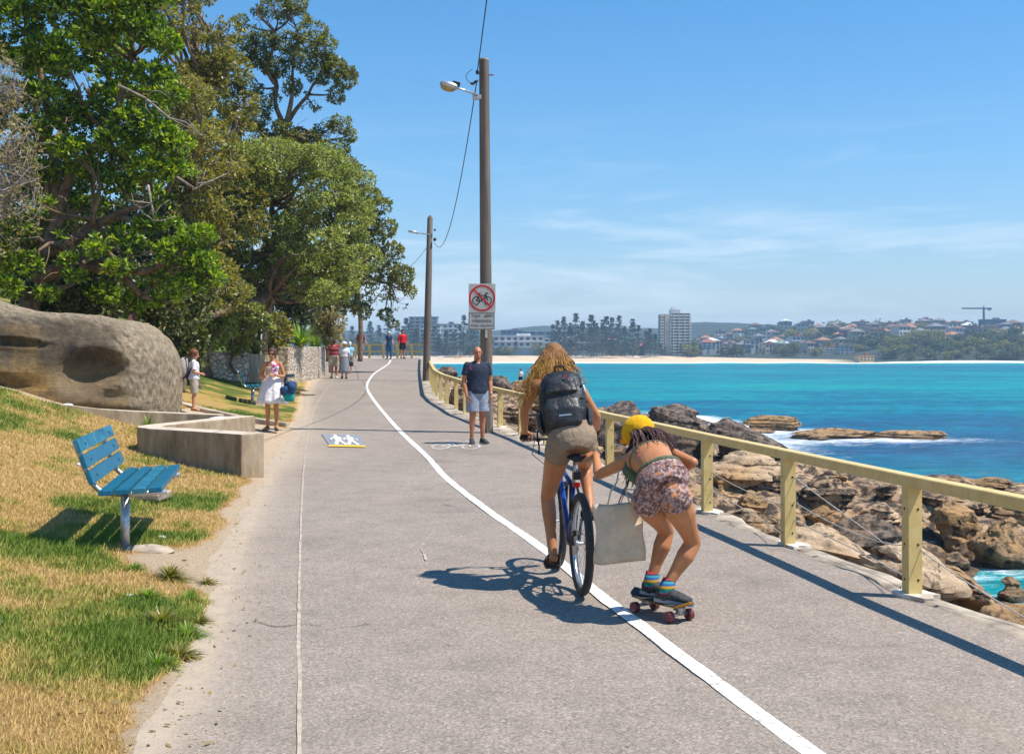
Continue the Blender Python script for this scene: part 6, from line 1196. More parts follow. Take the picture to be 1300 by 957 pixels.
def shoes(J, mat='shoe', infl=.007, sole='sole'):
    for s in 'LR':
        m = MB(); foot(m, J['an' + s], J['toe' + s], J['k'], infl); m.caps([J['an' + s] + V((0, 0, -.03)), J['an' + s] + V((0, 0, -.005))], [.040 * J['k'] + infl, .037 * J['k'] + infl], 12); sh = m.bake('shoe', mat, J['o'], min(J['vx'], .007), 3)
        an, toe = J['an' + s], J['toe' + s]; d = (toe - an).normalized(); r = d.cross(V((0, 0, 1))).normalized(); b = an - V((0, 0, .066 * J['k'])); m = MB(); k = J['k']
        def o_(y, w_): return [(b + d * y * k + r * w_ * k), (b + d * y * k - r * w_ * k)]
        pts = [(-.066, .02), (-.045, .038), (.03, .04), (.10, .048), (.16, .047), (.195, .02)]; left = [o_(y, w_)[0] for y, w_ in pts]; right = [o_(y, w_)[1] for y, w_ in reversed(pts)]; poly = left + right; i = len(m.v); n = len(poly)
        m.v += [p - V((0, 0, .006)) for p in poly] + [p + V((0, 0, .016)) for p in poly]; m.f += [tuple(range(n)), tuple(range(n, 2 * n))] + [(q, (q + 1) % n, n + (q + 1) % n, n + q) for q in range(n)]; m.build('sole', sole, sh)
def hair_cap(J, mat, infl=.012, low=-.04, name='hair', back=0.0, fringe=.055):
    """short hair: a shell over the skull that leaves the face free"""
    L, X3, hs = J['L'], J['X3'], J['hs']; m = MB(); m.ball(L(0, -.020, .038), V((.076 + infl, .094 + infl, .084 + infl)) * hs, 20, 14, X3)
    m.ball(L(0, -.055 - back * .3, -.015 + low * .3), V((.066 + infl * .6, .058 + infl, .065 - low * .6)) * hs, 16, 10, X3)
    o = m.bake(name, mat, J['o'], J['vx'], 2)
    # trim in front of the face
    me = o.data; bm = bmesh.new(); bm.from_mesh(me); inv = X3.inverted(); off = origin(J['o'])
    kill = [v for v in bm.verts if (lambda p: p.y > fringe and p.z < .062)(inv @ (v.co + off - J['head']) / hs)]
    bmesh.ops.delete(bm, geom=kill, context='VERTS'); bm.to_mesh(me); bm.free(); return o
def stand(x, y, z, ang, h=1.7, fem=True, armL=None, armR=None, step=.0, lean=0.0, head_turn=0.0, tilt=0.0, foot_out=.12, stance=.09):
    Rm = Matrix.Rotation(R(ang), 3, 'Z'); k = h / 1.70; W = lambda a, b, c: V((x, y, z)) + Rm @ (V((a, b, c)) * k); sw = .165 if fem else .190; hw = .088 if fem else .085; f = lean
    J = dict(pel=W(0, 0, .93), chest=W(0, f * .6, 1.385), head=W(0, f * .8 + .015, 1.585), ff=Rm @ V((0, 1, 0)), hf=Matrix.Rotation(R(ang + head_turn), 3, 'Z') @ V((0, 1, -tilt)), back=Rm @ V((0, -1, 0)))
    for s, g in (('L', -1), ('R', 1)):
        st = step * g; J['hp' + s] = W(g * hw, 0, .885); J['kn' + s] = W(g * (stance * .95), st * .55 + .02, .47 + abs(min(st, 0)) * .02); J['an' + s] = W(g * stance, st - .01, .072 + (.05 if st < -.05 else 0)); J['toe' + s] = W(g * (stance + foot_out * .35), st + .16, .055 if st >= -.05 else .04)
        J['sh' + s] = W(g * sw, f * .55, 1.375); a = armL if s == 'L' else armR
        if a is None: a = ((g * (sw + .055), -.02, 1.09), (g * (sw + .06), .05, .84))
        J['el' + s] = W(*a[0]); J['wr' + s] = W(*a[1])
    return J
# ------------------------------------------------------------------ bicycle (built round the origin, y forward, then set down)
bx = empty('bicycle', (0, 0, 0), 'blue and black mountain bicycle ridden by the woman with the black backpack', 'bicycle')
def wheel(yc):
    w_ = empty('wheel', (0, 0, 0)); w_.parent = bx; m = MB(); n = 56; c = V((0, yc, .35))
    def torus(R_, r_, nn=12, ex=1.0):
        m = MB(); rings = []
        for k in range(n):
            a = 2 * math.pi * k / n; d = V((0, math.cos(a), math.sin(a))); rings.append(m.ring(c + d * R_, d * r_, V((r_ * ex, 0, 0)), nn))
        for k in range(n): m.skin(rings[k], rings[(k + 1) % n])
        return m
    torus(.322, .029, 14, 1.0).build('tyre', 'tyre', w_, True); torus(.292, .011, 8, 1.3).build('rim', 'rim', w_, True)
    m = MB(); m.tube([c + V((-.05, 0, 0)), c + V((.05, 0, 0))], .018, 10); m.tube([c + V((-.035, 0, 0)), c + V((-.03, 0, 0))], .032, 14); m.tube([c + V((.03, 0, 0)), c + V((.035, 0, 0))], .032, 14); hb = m.build('hub', 'rim', w_, 'auto')
    for k in range(28):
        a = 2 * math.pi * k / 28; b_ = a + (.35 if k % 2 else -.35); s = .032 if k % 4 < 2 else -.032; MB().tube([c + V((s, .03 * math.cos(b_), .03 * math.sin(b_))), c + V((0, .286 * math.cos(a), .286 * math.sin(a)))], .0016, 4).build('spoke', 'rim', w_)
    return w_
wheel(0.0); wheel(1.05)
T = lambda pts, r, n=10: MB().tube(pts, r, n)
m = T([(0, .44, .29), (0, .30, .74)], .017); m.tube([(0, .31, .70), (0, .87, .80)], .018, 10); m.tube([(0, .44, .29), (0, .89, .73)], .021, 10); m.tube([(0, .88, .68), (0, .86, .86)], .022, 10); m.build('main_frame', 'blue_frame', bx, True)
m = MB()
for g in (-1, 1): m.tube([(g * .022, .30, .72), (g * .055, .12, .50), (g * .062, .0, .35)], .010, 8); m.tube([(g * .02, .44, .29), (g * .055, .2, .32), (g * .062, .0, .35)], .011, 8)
m.tube([(-.03, .22, .62), (.03, .22, .62)], .009, 6); m.build('rear_stays', 'frame_black', bx, True)
m = MB(); m.tube([(-.06, .895, .66), (.06, .895, .66)], .02, 8)
for g in (-1, 1): m.tube([(g * .058, .90, .68), (g * .058, .97, .50), (g * .055, 1.05, .35)], .014, 8)
m.build('fork', 'frame_black', bx, True)
T([(0, .31, .70), (0, .24, .90)], .0135).build('seat_post', 'steel', bx, True)
m = MB().loft([(V((0, .09, .925)), V((.06, 0, 0)), V((0, 0, .02))), (V((0, .12, .935)), V((.078, 0, 0)), V((0, 0, .028))), (V((0, .19, .935)), V((.065, 0, 0)), V((0, 0, .027))), (V((0, .27, .93)), V((.030, 0, 0)), V((0, 0, .022))), (V((0, .36, .925)), V((.018, 0, 0)), V((0, 0, .016)))], 16); m.build('saddle', 'black', bx, True)
m = MB().box((0, .155, .80), (.055, .05, .055)); m.build('saddle_bag', 'black', bx, bevel=.015)
MB().box((0, .175, .735), (.052, .03, .034)).build('rear_light', 'red_lens', bx, bevel=.008)
MB().box((.03, -.02, .35 - .24), (.012, .05, .03)).build('spoke_reflector', 'orange_lens', bx, bevel=.003)
m = T([(0, .86, .84), (0, .85, .97)], .014); m.tube([(0, .85, .96), (0, .90, 1.0)], .016, 8); m.tube([(-.29, .86, 1.015), (-.16, .90, 1.01), (-.05, .90, 1.0), (.05, .90, 1.0), (.16, .90, 1.01), (.29, .86, 1.015)], .013, 10); m.build('handlebar', 'black', bx, True)
for g in (-1, 1):
    T([(g * .20, .885, 1.013), (g * .31, .855, 1.016)], .018).build('grip', 'black', bx, True); m = T([(g * .165, .90, 1.0), (g * .22, .95, .99), (g * .29, .93, .985)], .006, 6); m.ball((g * .165, .91, 1.0), (.025, .02, .02), 8, 6); m.build('brake_lever', 'frame_black', bx, True)
T([(-.19, .92, 1.0), (-.20, 1.0, .88), (-.08, .96, .78), (-.03, .89, .74)], .0035, 5).build('brake_hose', 'black', bx, True); T([(.17, .92, 1.0), (.14, 1.0, .9), (.03, .95, .8)], .0035, 5).build('brake_hose', 'black', bx, True)
m = MB()
for k in range(5): m.tube([(.036 + .005 * k, 0, .35), (.039 + .005 * k, 0, .35)], .055 - .008 * k, 18)
m.build('cassette', 'steel', bx, 'auto')
m = T([(.068, .0, .35), (.07, -.02, .28), (.068, .02, .21)], .012, 8); m.tube([(.062, .02, .21), (.074, .02, .21)], .022, 12); m.build('derailleur', 'frame_black', bx, True)
m = MB(); m.tube([(-.046, 0, .35), (-.049, 0, .35)], .08, 24); m.build('brake_rotor', 'steel', bx, 'auto'); MB().box((-.055, -.02, .43), (.03, .06, .04)).build('brake_caliper', 'frame_black', bx, bevel=.008)
m = T([(.045, .44, .29), (.049, .44, .29)], .085, 28); m.build('chainring', 'frame_black', bx, 'auto'); T([(.046, .0, .395), (.047, .44, .375)], .004, 4).build('chain', 'hole', bx); 
T([(.065, .44, .29), (.085, .44, .46)], .012, 8).build('crank_arm', 'frame_black', bx, True); T([(-.065, .44, .29), (-.085, .44, .12)], .012, 8).build('crank_arm', 'frame_black', bx, True)
MB().box((.135, .44, .46), (.10, .09, .022)).build('pedal', 'black', bx, bevel=.004); MB().box((-.135, .44, .12), (.10, .09, .022)).build('pedal', 'black', bx, bevel=.004)
bx.location = (.475, 7.83, 0); bx.rotation_euler = (0, R(0), R(7))
BM = Matrix.Translation(bx.location) @ Matrix.Rotation(R(7), 4, 'Z'); BW = lambda a, b, c: BM @ V((a, b, c))
# ------------------------------------------------------------------ rider
J = dict(pel=BW(-.03, .17, 1.055), chest=BW(-.065, .44, 1.445), head=at(703, 456, 8.42), ff=V((-.1, 1, 0)), hf=V((-.1, 1, -.12)), back=V((0, -.6, .2)), bend=V((0, -.035, .02)))
J.update(shL=at(681, 489, 8.28), shR=at(732, 488, 8.26), elL=at(666, 520, 8.42), elR=at(757, 528, 8.40), hpL=BW(-.118, .19, 1.0), hpR=BW(.058, .19, 1.0))
gl, gr = BW(-.265, .868, 1.035), BW(.262, .868, 1.035); J['wrL'] = gl + V((-.012, -.075, .035)); J['wrR'] = gr + V((.012, -.075, .035))
J.update(knL=BW(-.155, .50, .615), knR=BW(.135, .60, .84), anL=BW(-.135, .385, .215), anR=BW(.135, .385, .56)); J['toeL'] = J['anL'] + BM.to_3x3() @ V((0, .19, -.035)); J['toeR'] = J['anR'] + BM.to_3x3() @ V((0, .19, -.03))
hl = dict(L=dict(d=V((.05, .85, -.25)), pn=V((0, -.1, -1)), th=V((1, 0, 0)), curl=1.25, grip=True), R=dict(d=V((-.05, .85, -.25)), pn=V((0, -.1, -1)), th=V((-1, 0, 0)), curl=1.25, grip=True))
rider = person('woman with long golden hair and beige shorts riding the bicycle, seen from behind', J, 1.70, True, 'skin_tan', .0055, True, 1.0, hl)
pants(J, 'khaki', .30, .20, .008, flare=1.0); shirt(J, 'white', .25, .86, .008, 0, 'vest')
m = MB()
for s in 'LR': m.tube([spine(J, .86) + (J['sh' + s] - spine(J, .9)) * .55 + V((0, -.075, .0)), spine(J, 1.0) + (J['sh' + s] - spine(J, .9)) * .6 + V((0, .0, .035)), spine(J, .8) + (J['sh' + s] - spine(J, .9)) * .6 + V((0, .12, .0))], .010, 6)
m.build('vest_strap', 'white', rider, True)
for s in 'LR':
    m = MB(); an, toe = J['an' + s], J['toe' + s]; d = (toe - an).normalized(); r = d.cross(V((0, 0, 1))).normalized(); b = an - V((0, 0, .071)); m.v = []; m.loft([(b - d * .06, r * .03, V((0, 0, .009))), (b + d * .05, r * .042, V((0, 0, .009))), (b + d * .15, r * .05, V((0, 0, .009))), (b + d * .20, r * .03, V((0, 0, .009)))], 12)
    sd_ = m.build('sandal', 'sandal', rider, True); m = MB()
    for yy_, hh in ((-.01, .075), (.085, .052), (.13, .042)): m.tube([b + d * yy_ + r * .043, b + d * yy_ + r * .036 + V((0, 0, hh * .8)), b + d * yy_ + V((0, 0, hh + .02)), b + d * yy_ - r * .036 + V((0, 0, hh * .8)), b + d * yy_ - r * .043], .0085, 6)
    m.build('sandal_strap', 'sandal', sd_, True)
MB().tube([J['wrR'] + V((0, -.035, .012)), J['wrR'] + V((0, -.015, .004))], .032, 14).build('watch', 'black', rider, True)
# long hair: skull shell plus wavy locks
L = J['L']; m = MB(); m.ball(L(0, -.018, .032), V((.080, .098, .090)), 24, 16, J['X3']); m.ball(L(0, -.06, -.05), V((.085, .065, .10)), 20, 12, J['X3']); hc = m.bake('hair', 'hair_crown', rider, .007, 3)
def locks(m, J, n, seed, L_, r0, wave, spread, side=0.0, start=-.2, top=.95, thick_tail=.4, drop=V((0, 0, -1)), fwd=-.02, seg=12, lim=None, lift=0.0, grav=0.0):
    rs = np.random.RandomState(seed)
    for _ in range(n):
        a = rs.uniform(-1.35, 1.35); el_ = rs.uniform(start, top); d = V((math.sin(a) * math.cos(el_) + side * .3, -math.cos(a) * math.cos(el_), math.sin(el_))).normalized(); p = J['L'](d.x * .082, -.015 + d.y * .098, .03 + d.z * .09) + V((0, 0, lift)); pts = []; ll = L_ * rs.uniform(.6, 1.1); ph = rs.rand(3) * 6.28; vel = J['X3'] @ d; wv = wave * rs.uniform(.5, 1.4); fr = rs.uniform(1.2, 2.6)
        out = V((d.x * spread, fwd + d.y * spread * .45, 0)) + V((side, 0, 0))
        for q in range(seg):
            t = q / (seg - 1); dirn = (vel * max(0, .55 - t * 1.4) * .8 + drop + (J['X3'] @ out) * (.9 if t > .25 else .5) + V((0, 0, -grav * t))).normalized(); p = p + dirn * ll / seg + V((math.sin(ph[0] + t * 6.28 * fr), math.sin(ph[1] + t * 6.28 * fr) * .6, .3 * math.sin(ph[2] + t * 9))) * wv * t
            pts.append(V(p))
        m.tube(pts, [r0 * (.6 + .6 * math.sin(math.pi * min(1, q / seg * 1.4 + .15))) * (1 - (1 - thick_tail) * q / seg) for q in range(seg)], 5)
m = MB(); locks(m, J, 420, 1, .34, .0040, .026, .46, -.06, top=1.3); locks(m, J, 150, 2, .38, .0038, .022, .40, -.42, start=-.3, top=.3); locks(m, J, 40, 4, .50, .005, .018, .25, -.34, start=-.4, top=.2); locks(m, J, 60, 14, .27, .0055, .024, .60, .25, start=-.3, top=.3); m.build('hair_lock', 'hair_gold', rider, True, fix=False)
m = MB(); locks(m, J, 420, 3, .26, .0042, .012, .25, 0, start=.1, top=1.5); m.build('hair_lock', 'hair_gold', rider, True, fix=False)
# ------------------------------------------------------------------ backpack of the rider
bc = at(714.5, 511, 8.08); tu = (J['chest'] - J['pel']).normalized(); tu = (tu + V((0, 0, .9))).normalized(); tr2 = (J['shR'] - J['shL']).normalized(); tr2 = (tr2 - tu * tr2.dot(tu)).normalized(); tf = tu.cross(tr2)   # tf points forward
bp = empty('backpack', bc, 'bulky black nylon backpack worn by the rider', 'backpack')
def BP(x, y, z): return bc + tr2 * x + tf * y + tu * z
m = MB(); m.loft([(BP(0, .0, -.235), tr2 * .12, tf * .06), (BP(0, 0, -.215), tr2 * .155, tf * .095), (BP(0, -.005, -.10), tr2 * .172, tf * .115), (BP(0, -.005, .05), tr2 * .168, tf * .11), (BP(0, 0, .16), tr2 * .145, tf * .09), (BP(0, .01, .215), tr2 * .10, tf * .06), (BP(0, .02, .235), tr2 * .05, tf * .03)], 28, .72); bb = m.bake('main_compartment', 'pack', bp, .006, 3)
m = MB(); m.loft([(BP(0, -.085, -.21), tr2 * .10, tf * .03), (BP(0, -.105, -.18), tr2 * .125, tf * .045), (BP(0, -.115, -.08), tr2 * .13, tf * .05), (BP(0, -.105, -.005), tr2 * .115, tf * .035), (BP(0, -.09, .01), tr2 * .10, tf * .02)], 24, .7); m.bake('lower_pocket', 'pack_gloss', bp, .006, 3)
m = MB(); m.loft([(BP(0, -.08, .03), tr2 * .105, tf * .03), (BP(0, -.095, .05), tr2 * .115, tf * .04), (BP(0, -.088, .14), tr2 * .10, tf * .035), (BP(0, -.065, .19), tr2 * .075, tf * .02)], 24, .7); m.bake('upper_pocket', 'pack_gloss', bp, .006, 3)
for g in (-1, 1):
    m = MB(); m.loft([(BP(g * .155, .0, -.22), tr2 * .02, tf * .05), (BP(g * .172, 0, -.18), tr2 * .028, tf * .075), (BP(g * .178, 0, -.08), tr2 * .028, tf * .075), (BP(g * .168, 0, -.06), tr2 * .02, tf * .06)], 16); m.bake('side_pocket', 'pack_gloss', bp, .006, 2)
    MB().tube([BP(g * .08, .03, .20), BP(g * .115, .12, .235), BP(g * .13, .20, .12), BP(g * .14, .19, -.02), BP(g * .16, .08, -.15)], .018, 8, ell=.4).build('shoulder_strap', 'pack', bp, True)
    MB().tube([BP(g * .165, -.02, .12), BP(g * .14, -.09, .09)], .009, 6, ell=.4).build('compression_strap', 'pack', bp, True)
    MB().tube([BP(g * .175, -.02, -.02), BP(g * .13, -.10, -.0)], .009, 6, ell=.4).build('compression_strap', 'pack', bp, True)
MB().tube([BP(-.035, -.01, .225), BP(-.03, -.02, .265), BP(.03, -.02, .265), BP(.035, -.01, .225)], .008, 8).build('grab_loop', 'pack', bp, True)
MB().tube([BP(-.19, .02, -.12), BP(-.20, .0, -.22), BP(-.195, -.01, -.30), BP(-.20, -.01, -.36)], .006, 6, ell=.5).build('loose_strap', 'black_cloth', bp, True)
MB().box(BP(.01, -.168, -.135), (.085, .004, .011), frame(tf, tu)).build('logo_bar', 'steel', bp); MB().box(BP(.035, -.133, .15), (.014, .006, .014), frame(tf, tu)).build('logo_tag', 'red_lens', bp)
for z, w_ in ((.0, .10), (.195, .09)): MB().tube([BP(-w_, -.085, z - .01), BP(-w_ * .5, -.115 + z * .1, z + .005), BP(w_ * .5, -.115 + z * .1, z + .005), BP(w_, -.085, z - .01)], .003, 6).build('zip', 'hole', bp, True)
# ------------------------------------------------------------------ skateboard and skater
sc_ = V((.945, 7.20, 0)); sa = math.atan2(-.83, .55); sb = empty('skateboard', sc_, 'small skateboard with yellow edged deck and wine red wheels under the crouching skater', 'skateboard')
SM = Matrix.Rotation(sa, 3, 'Z'); SB = lambda a, b, c: sc_ + SM @ V((a, b, c))
m = MB(); secs = []
for t in np.linspace(-1, 1, 15):
    wv = .088 * (1 - abs(t) ** 5) ** .5 + .004; secs.append((SB(t * .265, 0, .098 + .035 * max(0, abs(t) - .72) / .28), SM @ V((0, wv, 0)), V((0, 0, .0065))))
m.loft(secs, 20, .75); m.build('deck', 'deck', sb, 'auto')
m = MB().loft([(c + V((0, 0, .0065)), a * .97, b * .2) for c, a, b in secs], 20, .75); m.build('grip_tape', 'shoe', sb, 'auto')
for g in (-1, 1):
    m = MB().box(SB(g * .165, 0, .080), (.06, .05, .024), SM); m.tube([SB(g * .165, -.075, .045), SB(g * .165, .075, .045)], .011, 8); m.tube([SB(g * .165, 0, .045), SB(g * .165, 0, .08)], .022, 8); tk = m.build('truck', 'steel', sb, True)
    for q in (-1, 1): MB().tube([SB(g * .165, q * .060, .036), SB(g * .165, q * .066, .036), SB(g * .165, q * .096, .036), SB(g * .165, q * .102, .036)], [.028, .035, .035, .028], 20).build('wheel', 'wheel_wine', tk, 'auto')
J = dict(pel=at(841, 612, 7.02), chest=at(817, 577, 7.34), head=at(809, 556, 7.56), ff=V((-.2, 1, 0)), hf=V((-.35, .75, -.35)), hu=V((-.25, .35, 1)), back=V((0, -1, 0)), bend=V((.01, -.04, .04)))
J.update(shL=at(790, 588, 7.40), shR=at(845, 573, 7.36), elL=at(760, 603, 7.62), elR=at(880, 587, 7.16), hpL=at(822, 634, 7.06), hpR=at(857, 632, 6.98), knL=at(846, 674, 7.34), knR=at(880, 688, 7.16), anL=at(825, 737, 7.30), anR=at(843, 752, 7.10))
J['wrL'] = BW(-.055, .085, .955); J['wrL'] = BW(.09, .02, .92); J['wrR'] = at(852, 602, 7.34)
J['anL'].z = .185; J['anR'].z = .18; J['toeL'] = J['anL'] + V((.16, -.04, -.02)); J['toeR'] = J['anR'] + V((.18, -.03, -.02))
hl = dict(L=dict(d=V((-.75, .35, .02)), pn=V((.0, .25, -1)), th=V((0, -1, .0)), curl=.75, grip=True), R=dict(d=V((-.7, .3, -.5)), pn=V((-.3, .5, -.6)), th=V((0, .2, 1)), curl=.7))
J['wrL'] = BW(.115, .07, .958)
skater = person('crouching skater in a yellow cap and patterned shorts holding the bicycle saddle', J, 1.62, True, 'skin_tan', .0055, True, 1.0, hl, loc=V((.93, 7.15, .105)), muscle=1.14)
pants(J, 'floral', .26, .12, .014, flare=1.08)
o_ = shirt(J, 'olive', .24, .30, .020, 0, 'waistband'); m = MB(); m.loft([tsec(J, t, *interp_sec(J['SEC'], t), .006, J['kb']) for t in (.705, .72, .735)], 24); m.bake('top', 'olive', skater, .0055, 2)
m = MB(); m.caps([J['shL'].lerp(J['chest'], .35) + V((0, -.0, .02)), J['shL'].lerp(J['pel'], .28) + V((-.02, 0, -.02)), J['shL'].lerp(J['pel'], .45) + V((-.015, .02, -.05))], [.028, .045, .04], 12); m.bake('top', 'olive', skater, .006, 3)
shoes(J, 'shoe', .009)
for s in 'LR':
    an, kn = J['an' + s], J['kn' + s]; d = (kn - an).normalized(); MB().tube([an - V((0, 0, .02)), an + d * .01, an + d * .072], [.047, .045, .046], 18).build('sock', 'sock', skater, True)
L = J['L']; m = MB(); m.ball(L(0, -.035, .04), V((.106, .126, .105)), 24, 16, J['X3']); cp = m.bake('cap', 'cap_yellow', skater, .006, 2)
m = MB(); m.loft([(L(0, .075, .035), J['X3'] @ V((.072, 0, 0)), J['X3'] @ V((0, 0, .006))), (L(0, .12, .03), J['X3'] @ V((.065, 0, 0)), J['X3'] @ V((0, 0, .006))), (L(0, .16, .018), J['X3'] @ V((.04, 0, 0)), J['X3'] @ V((0, 0, .005)))], 16); m.build('cap_peak', 'cap_yellow', cp, True)
m = MB(); locks(m, J, 200, 11, .34, .0080, .010, .30, .04, start=-1.1, top=-.3, drop=V((.12, -.85, .10)), fwd=-.1, lift=.035, grav=.9); locks(m, J, 60, 12, .32, .0070, .010, .25, -.25, start=-1.1, top=-.2, drop=V((-.05, -.25, -1))); locks(m, J, 60, 15, .24, .008, .012, .4, .10, start=-1.0, top=-.3, drop=V((.22, -.8, .0)), fwd=-.1, lift=.03, grav=1.0); locks(m, J, 12, 13, .52, .0075, .008, .15, -.30, start=-1.1, top=-.3, drop=V((-.03, -.05, -1)), seg=16); m.build('hair_lock', 'hair_brown', skater, True, fix=False)
m = MB().ball(L(0, -.06, -.03), V((.082, .065, .085)), 18, 12, J['X3']); m.bake('hair', 'hair_brown', skater, .007, 2)
# ------------------------------------------------------------------ tote bag
tb0 = at(786, 676, 7.30); tote = empty('tote_bag', tb0, 'plain beige canvas tote bag hanging from the skater shoulder', 'bag')
m = MB(); secs = []
for q in range(15):
    t = q / 14; z = -.185 + .37 * t; wv = .165 - .012 * math.sin(t * 3.1) + .006 * math.sin(t * 9); dv = .052 * math.sin(math.pi * min(1, .12 + t * .75)) ** .6 * (1 - .55 * t) + .008
    secs.append((tb0 + V((.004 * math.sin(t * 5), .0, z + .0)), V((wv, -.02, .012 * (1 - t))), V((0, dv, 0))))
m.loft(secs, 48, .55)
vv_ = []
for p in m.v:
    q = p - tb0; vv_.append(tb0 + V((q.x, q.y + .010 * math.sin(q.x * 55 + q.z * 6) * (.4 + (q.z + .19) * 1.6) + .008 * math.sin(q.x * 23 - q.z * 9), q.z + .010 * math.sin(q.x * 18) - .03 * (q.x / .17) * (q.z > .1) * 0)))
m.v = vv_; m.build('bag_body', 'canvas', tote, True)
for dy in (-.012, .014):
    MB().tube([tb0 + V((-.075, dy, .165)), tb0 + V((-.055, dy, .26)), at(783, 612, 7.36) + V((0, dy, 0)), at(789, 584, 7.42) + V((0, dy, .02))], .014, 8, ell=.25).build('handle', 'canvas', tote, True)
    MB().tube([tb0 + V((.075, dy, .165)), tb0 + V((.045, dy, .26)), at(795, 612, 7.38) + V((0, dy, 0)), at(793, 584, 7.42) + V((0, dy, .02))], .014, 8, ell=.25).build('handle', 'canvas', tote, True)
# ------------------------------------------------------------------ standing man by the pole
zg = float(gp(20.3)) + .012
J = stand(-.62, 20.3, zg, 180 + 22, 1.72, False, armL=((-.245, -.03, 1.09), (-.235, .06, .85)), armR=((.245, -.02, 1.09), (.225, .07, .85)), head_turn=-10, stance=.10)
o = person('bald man in navy tee shirt and grey shorts standing beside the tall pole', J, 1.72, False, 'skin_red', .008, True, 1.06); shirt(J, 'navy', -.12, 1.05, .022, .62, flare=.012); pants(J, 'greyblue', .22, .80, .022, flare=1.22); shoes(J, 'shoe', .006)
MB().tube([J['wrL'] + V((0, 0, .03)), J['wrL'] + V((0, 0, .045))], .031, 12).build('watch', 'steel', o, True); m = MB().tube([J['shR'].lerp(J['chest'], .35) + V((0, -.11, -.08)), J['shR'].lerp(J['chest'], .35) + V((0, -.02, .045)), J['shR'].lerp(J['chest'], .3) + V((0, .12, -.05))], .018, 8, ell=.5); m.build('pack_strap', 'pink', o, True)
# ------------------------------------------------------------------ woman in the white dress
zg = .17; J = stand(-4.72, 22.4, zg, 180 - 4, 1.60, True, armL=((-.27, .0, 1.10), (-.13, .20, 1.14)), armR=((.25, -.01, 1.10), (.14, .20, 1.12)), head_turn=0, tilt=.15, stance=.095)
o = person('woman in short white dress and dark glasses holding her things to her chest', J, 1.60, True, 'skin_tan', .008, False, 1.0)
shirt(J, 'cream', .42, .86, .012, 0, 'bodice'); skirt(J, 'dress', .50, J['pel'] + V((0, 0, -.36)), .30, 60, 9, .07)
hair_cap(J, 'hair_brown', .014, -.05); MB().ball(J['L'](0, -.06, .125), (.042, .042, .038), 12, 8).build('hair_bun', 'hair_dark', o, True); m = MB()
for g in (-1, 1): m.ball(J['L'](g * .033, .086, .008), (.028, .012, .02), 10, 6, J['X3'])
m.tube([J['L'](-.07, .05, .01), J['L'](0, .095, .012), J['L'](.07, .05, .01)], .005, 6); m.build('sunglasses', 'glass_dark', o, True)
for s in 'LR': m = MB(); foot(m, J['an' + s] - V((0, 0, .012)), J['toe' + s] - V((0, 0, .012)), J['k'] * 1.02, .002); sd_ = m; sd_.v = [V((p.x, p.y, min(p.z, zg + .022))) for p in sd_.v]; sd_.build('sandal', 'sandal', o, True); MB().tube([J['an' + s] + V((-.035, -.08, -.03)), J['an' + s] + V((0, -.085, .0)), J['an' + s] + V((.035, -.08, -.03))], .010, 6).build('sandal_strap', 'sandal', o, True)
c = J['chest'] + V((.09, -.20, -.10)); m = MB(); rs = random.Random(3)
for _ in range(7): m.ball(c + V((rs.uniform(-.05, .05), rs.uniform(-.03, .03), rs.uniform(-.11, .11))), (.055, .045, .06), 10, 8)
tag(m.bake('scarf', 'scarf', None, .01, 3, loc=c), 'pink and white patterned cloth held at the chest of the woman in white', 'scarf')
c = at(365, 494, 22.15); m = MB(); rs = random.Random(4)
for _ in range(10): m.ball(c + V((rs.uniform(-.10, .12), rs.uniform(-.05, .05), rs.uniform(-.10, .12))), (.08, .06, .075), 10, 8)
jb = empty('shoulder_bag', c, 'teal bag with dark blue jacket hanging from the arm of the woman in white', 'bag'); m.bake('jacket', 'darkblue', jb, .012, 4)
m = MB().loft([(c + V((.04, .0, -.24)), V((.08, 0, 0)), V((0, .05, 0))), (c + V((.035, 0, -.21)), V((.10, 0, 0)), V((0, .06, 0))), (c + V((.02, 0, -.12)), V((.12, 0, 0)), V((0, .07, 0))), (c + V((.0, 0, -.02)), V((.11, 0, 0)), V((0, .05, 0)))], 18, .8); m.build('bag_body', 'teal', jb, True)
MB().tube([c + V((.06, -.05, .02)), J['elL'] + V((.02, -.05, .04)), c + V((-.05, .05, .02))], .012, 6).build('strap', 'darkblue', jb, True)
# ------------------------------------------------------------------ boy and his backpack, two children by the boulder
bx_, by_ = at(246, 500, 23.6).x, 23.6; bz = at(246, 521, 23.6).z
J = stand(bx_, by_, bz, -78, 1.24, False, armL=((-.19, .02, 1.10), (-.07, .20, 1.04)), armR=((.22, .02, 1.10), (.09, .20, 1.04)), head_turn=-12, tilt=.25)
o = person('boy with ginger hair in white tee shirt and khaki shorts, hands together', J, 1.24, False, 'skin_fair', .008, True, 1.0); shirt(J, 'white', -.10, 1.0, .022, .8, flare=.02); pants(J, 'stone_cloth', .2, .95, .02, flare=1.15); hair_cap(J, 'hair_ginger', .016, -.02, fringe=.07); shoes(J, 'skin_tan', .003, 'sandal')
c = J['chest'] + V((-.20, -.02, -.10)); pk_ = empty('backpack', c, 'big beige backpack on the back of the ginger haired boy', 'backpack'); m = MB().loft([(c + V((0, 0, -.24)), V((.07, 0, 0)), V((0, .10, 0))), (c + V((-.01, 0, -.20)), V((.11, 0, 0)), V((0, .15, 0))), (c + V((-.02, 0, 0)), V((.12, 0, 0)), V((0, .16, 0))), (c + V((0, 0, .14)), V((.09, 0, 0)), V((0, .13, 0))), (c + V((.02, 0, .19)), V((.05, 0, 0)), V((0, .08, 0)))], 22, .8); m.build('main_compartment', 'beige_pack', pk_, True)
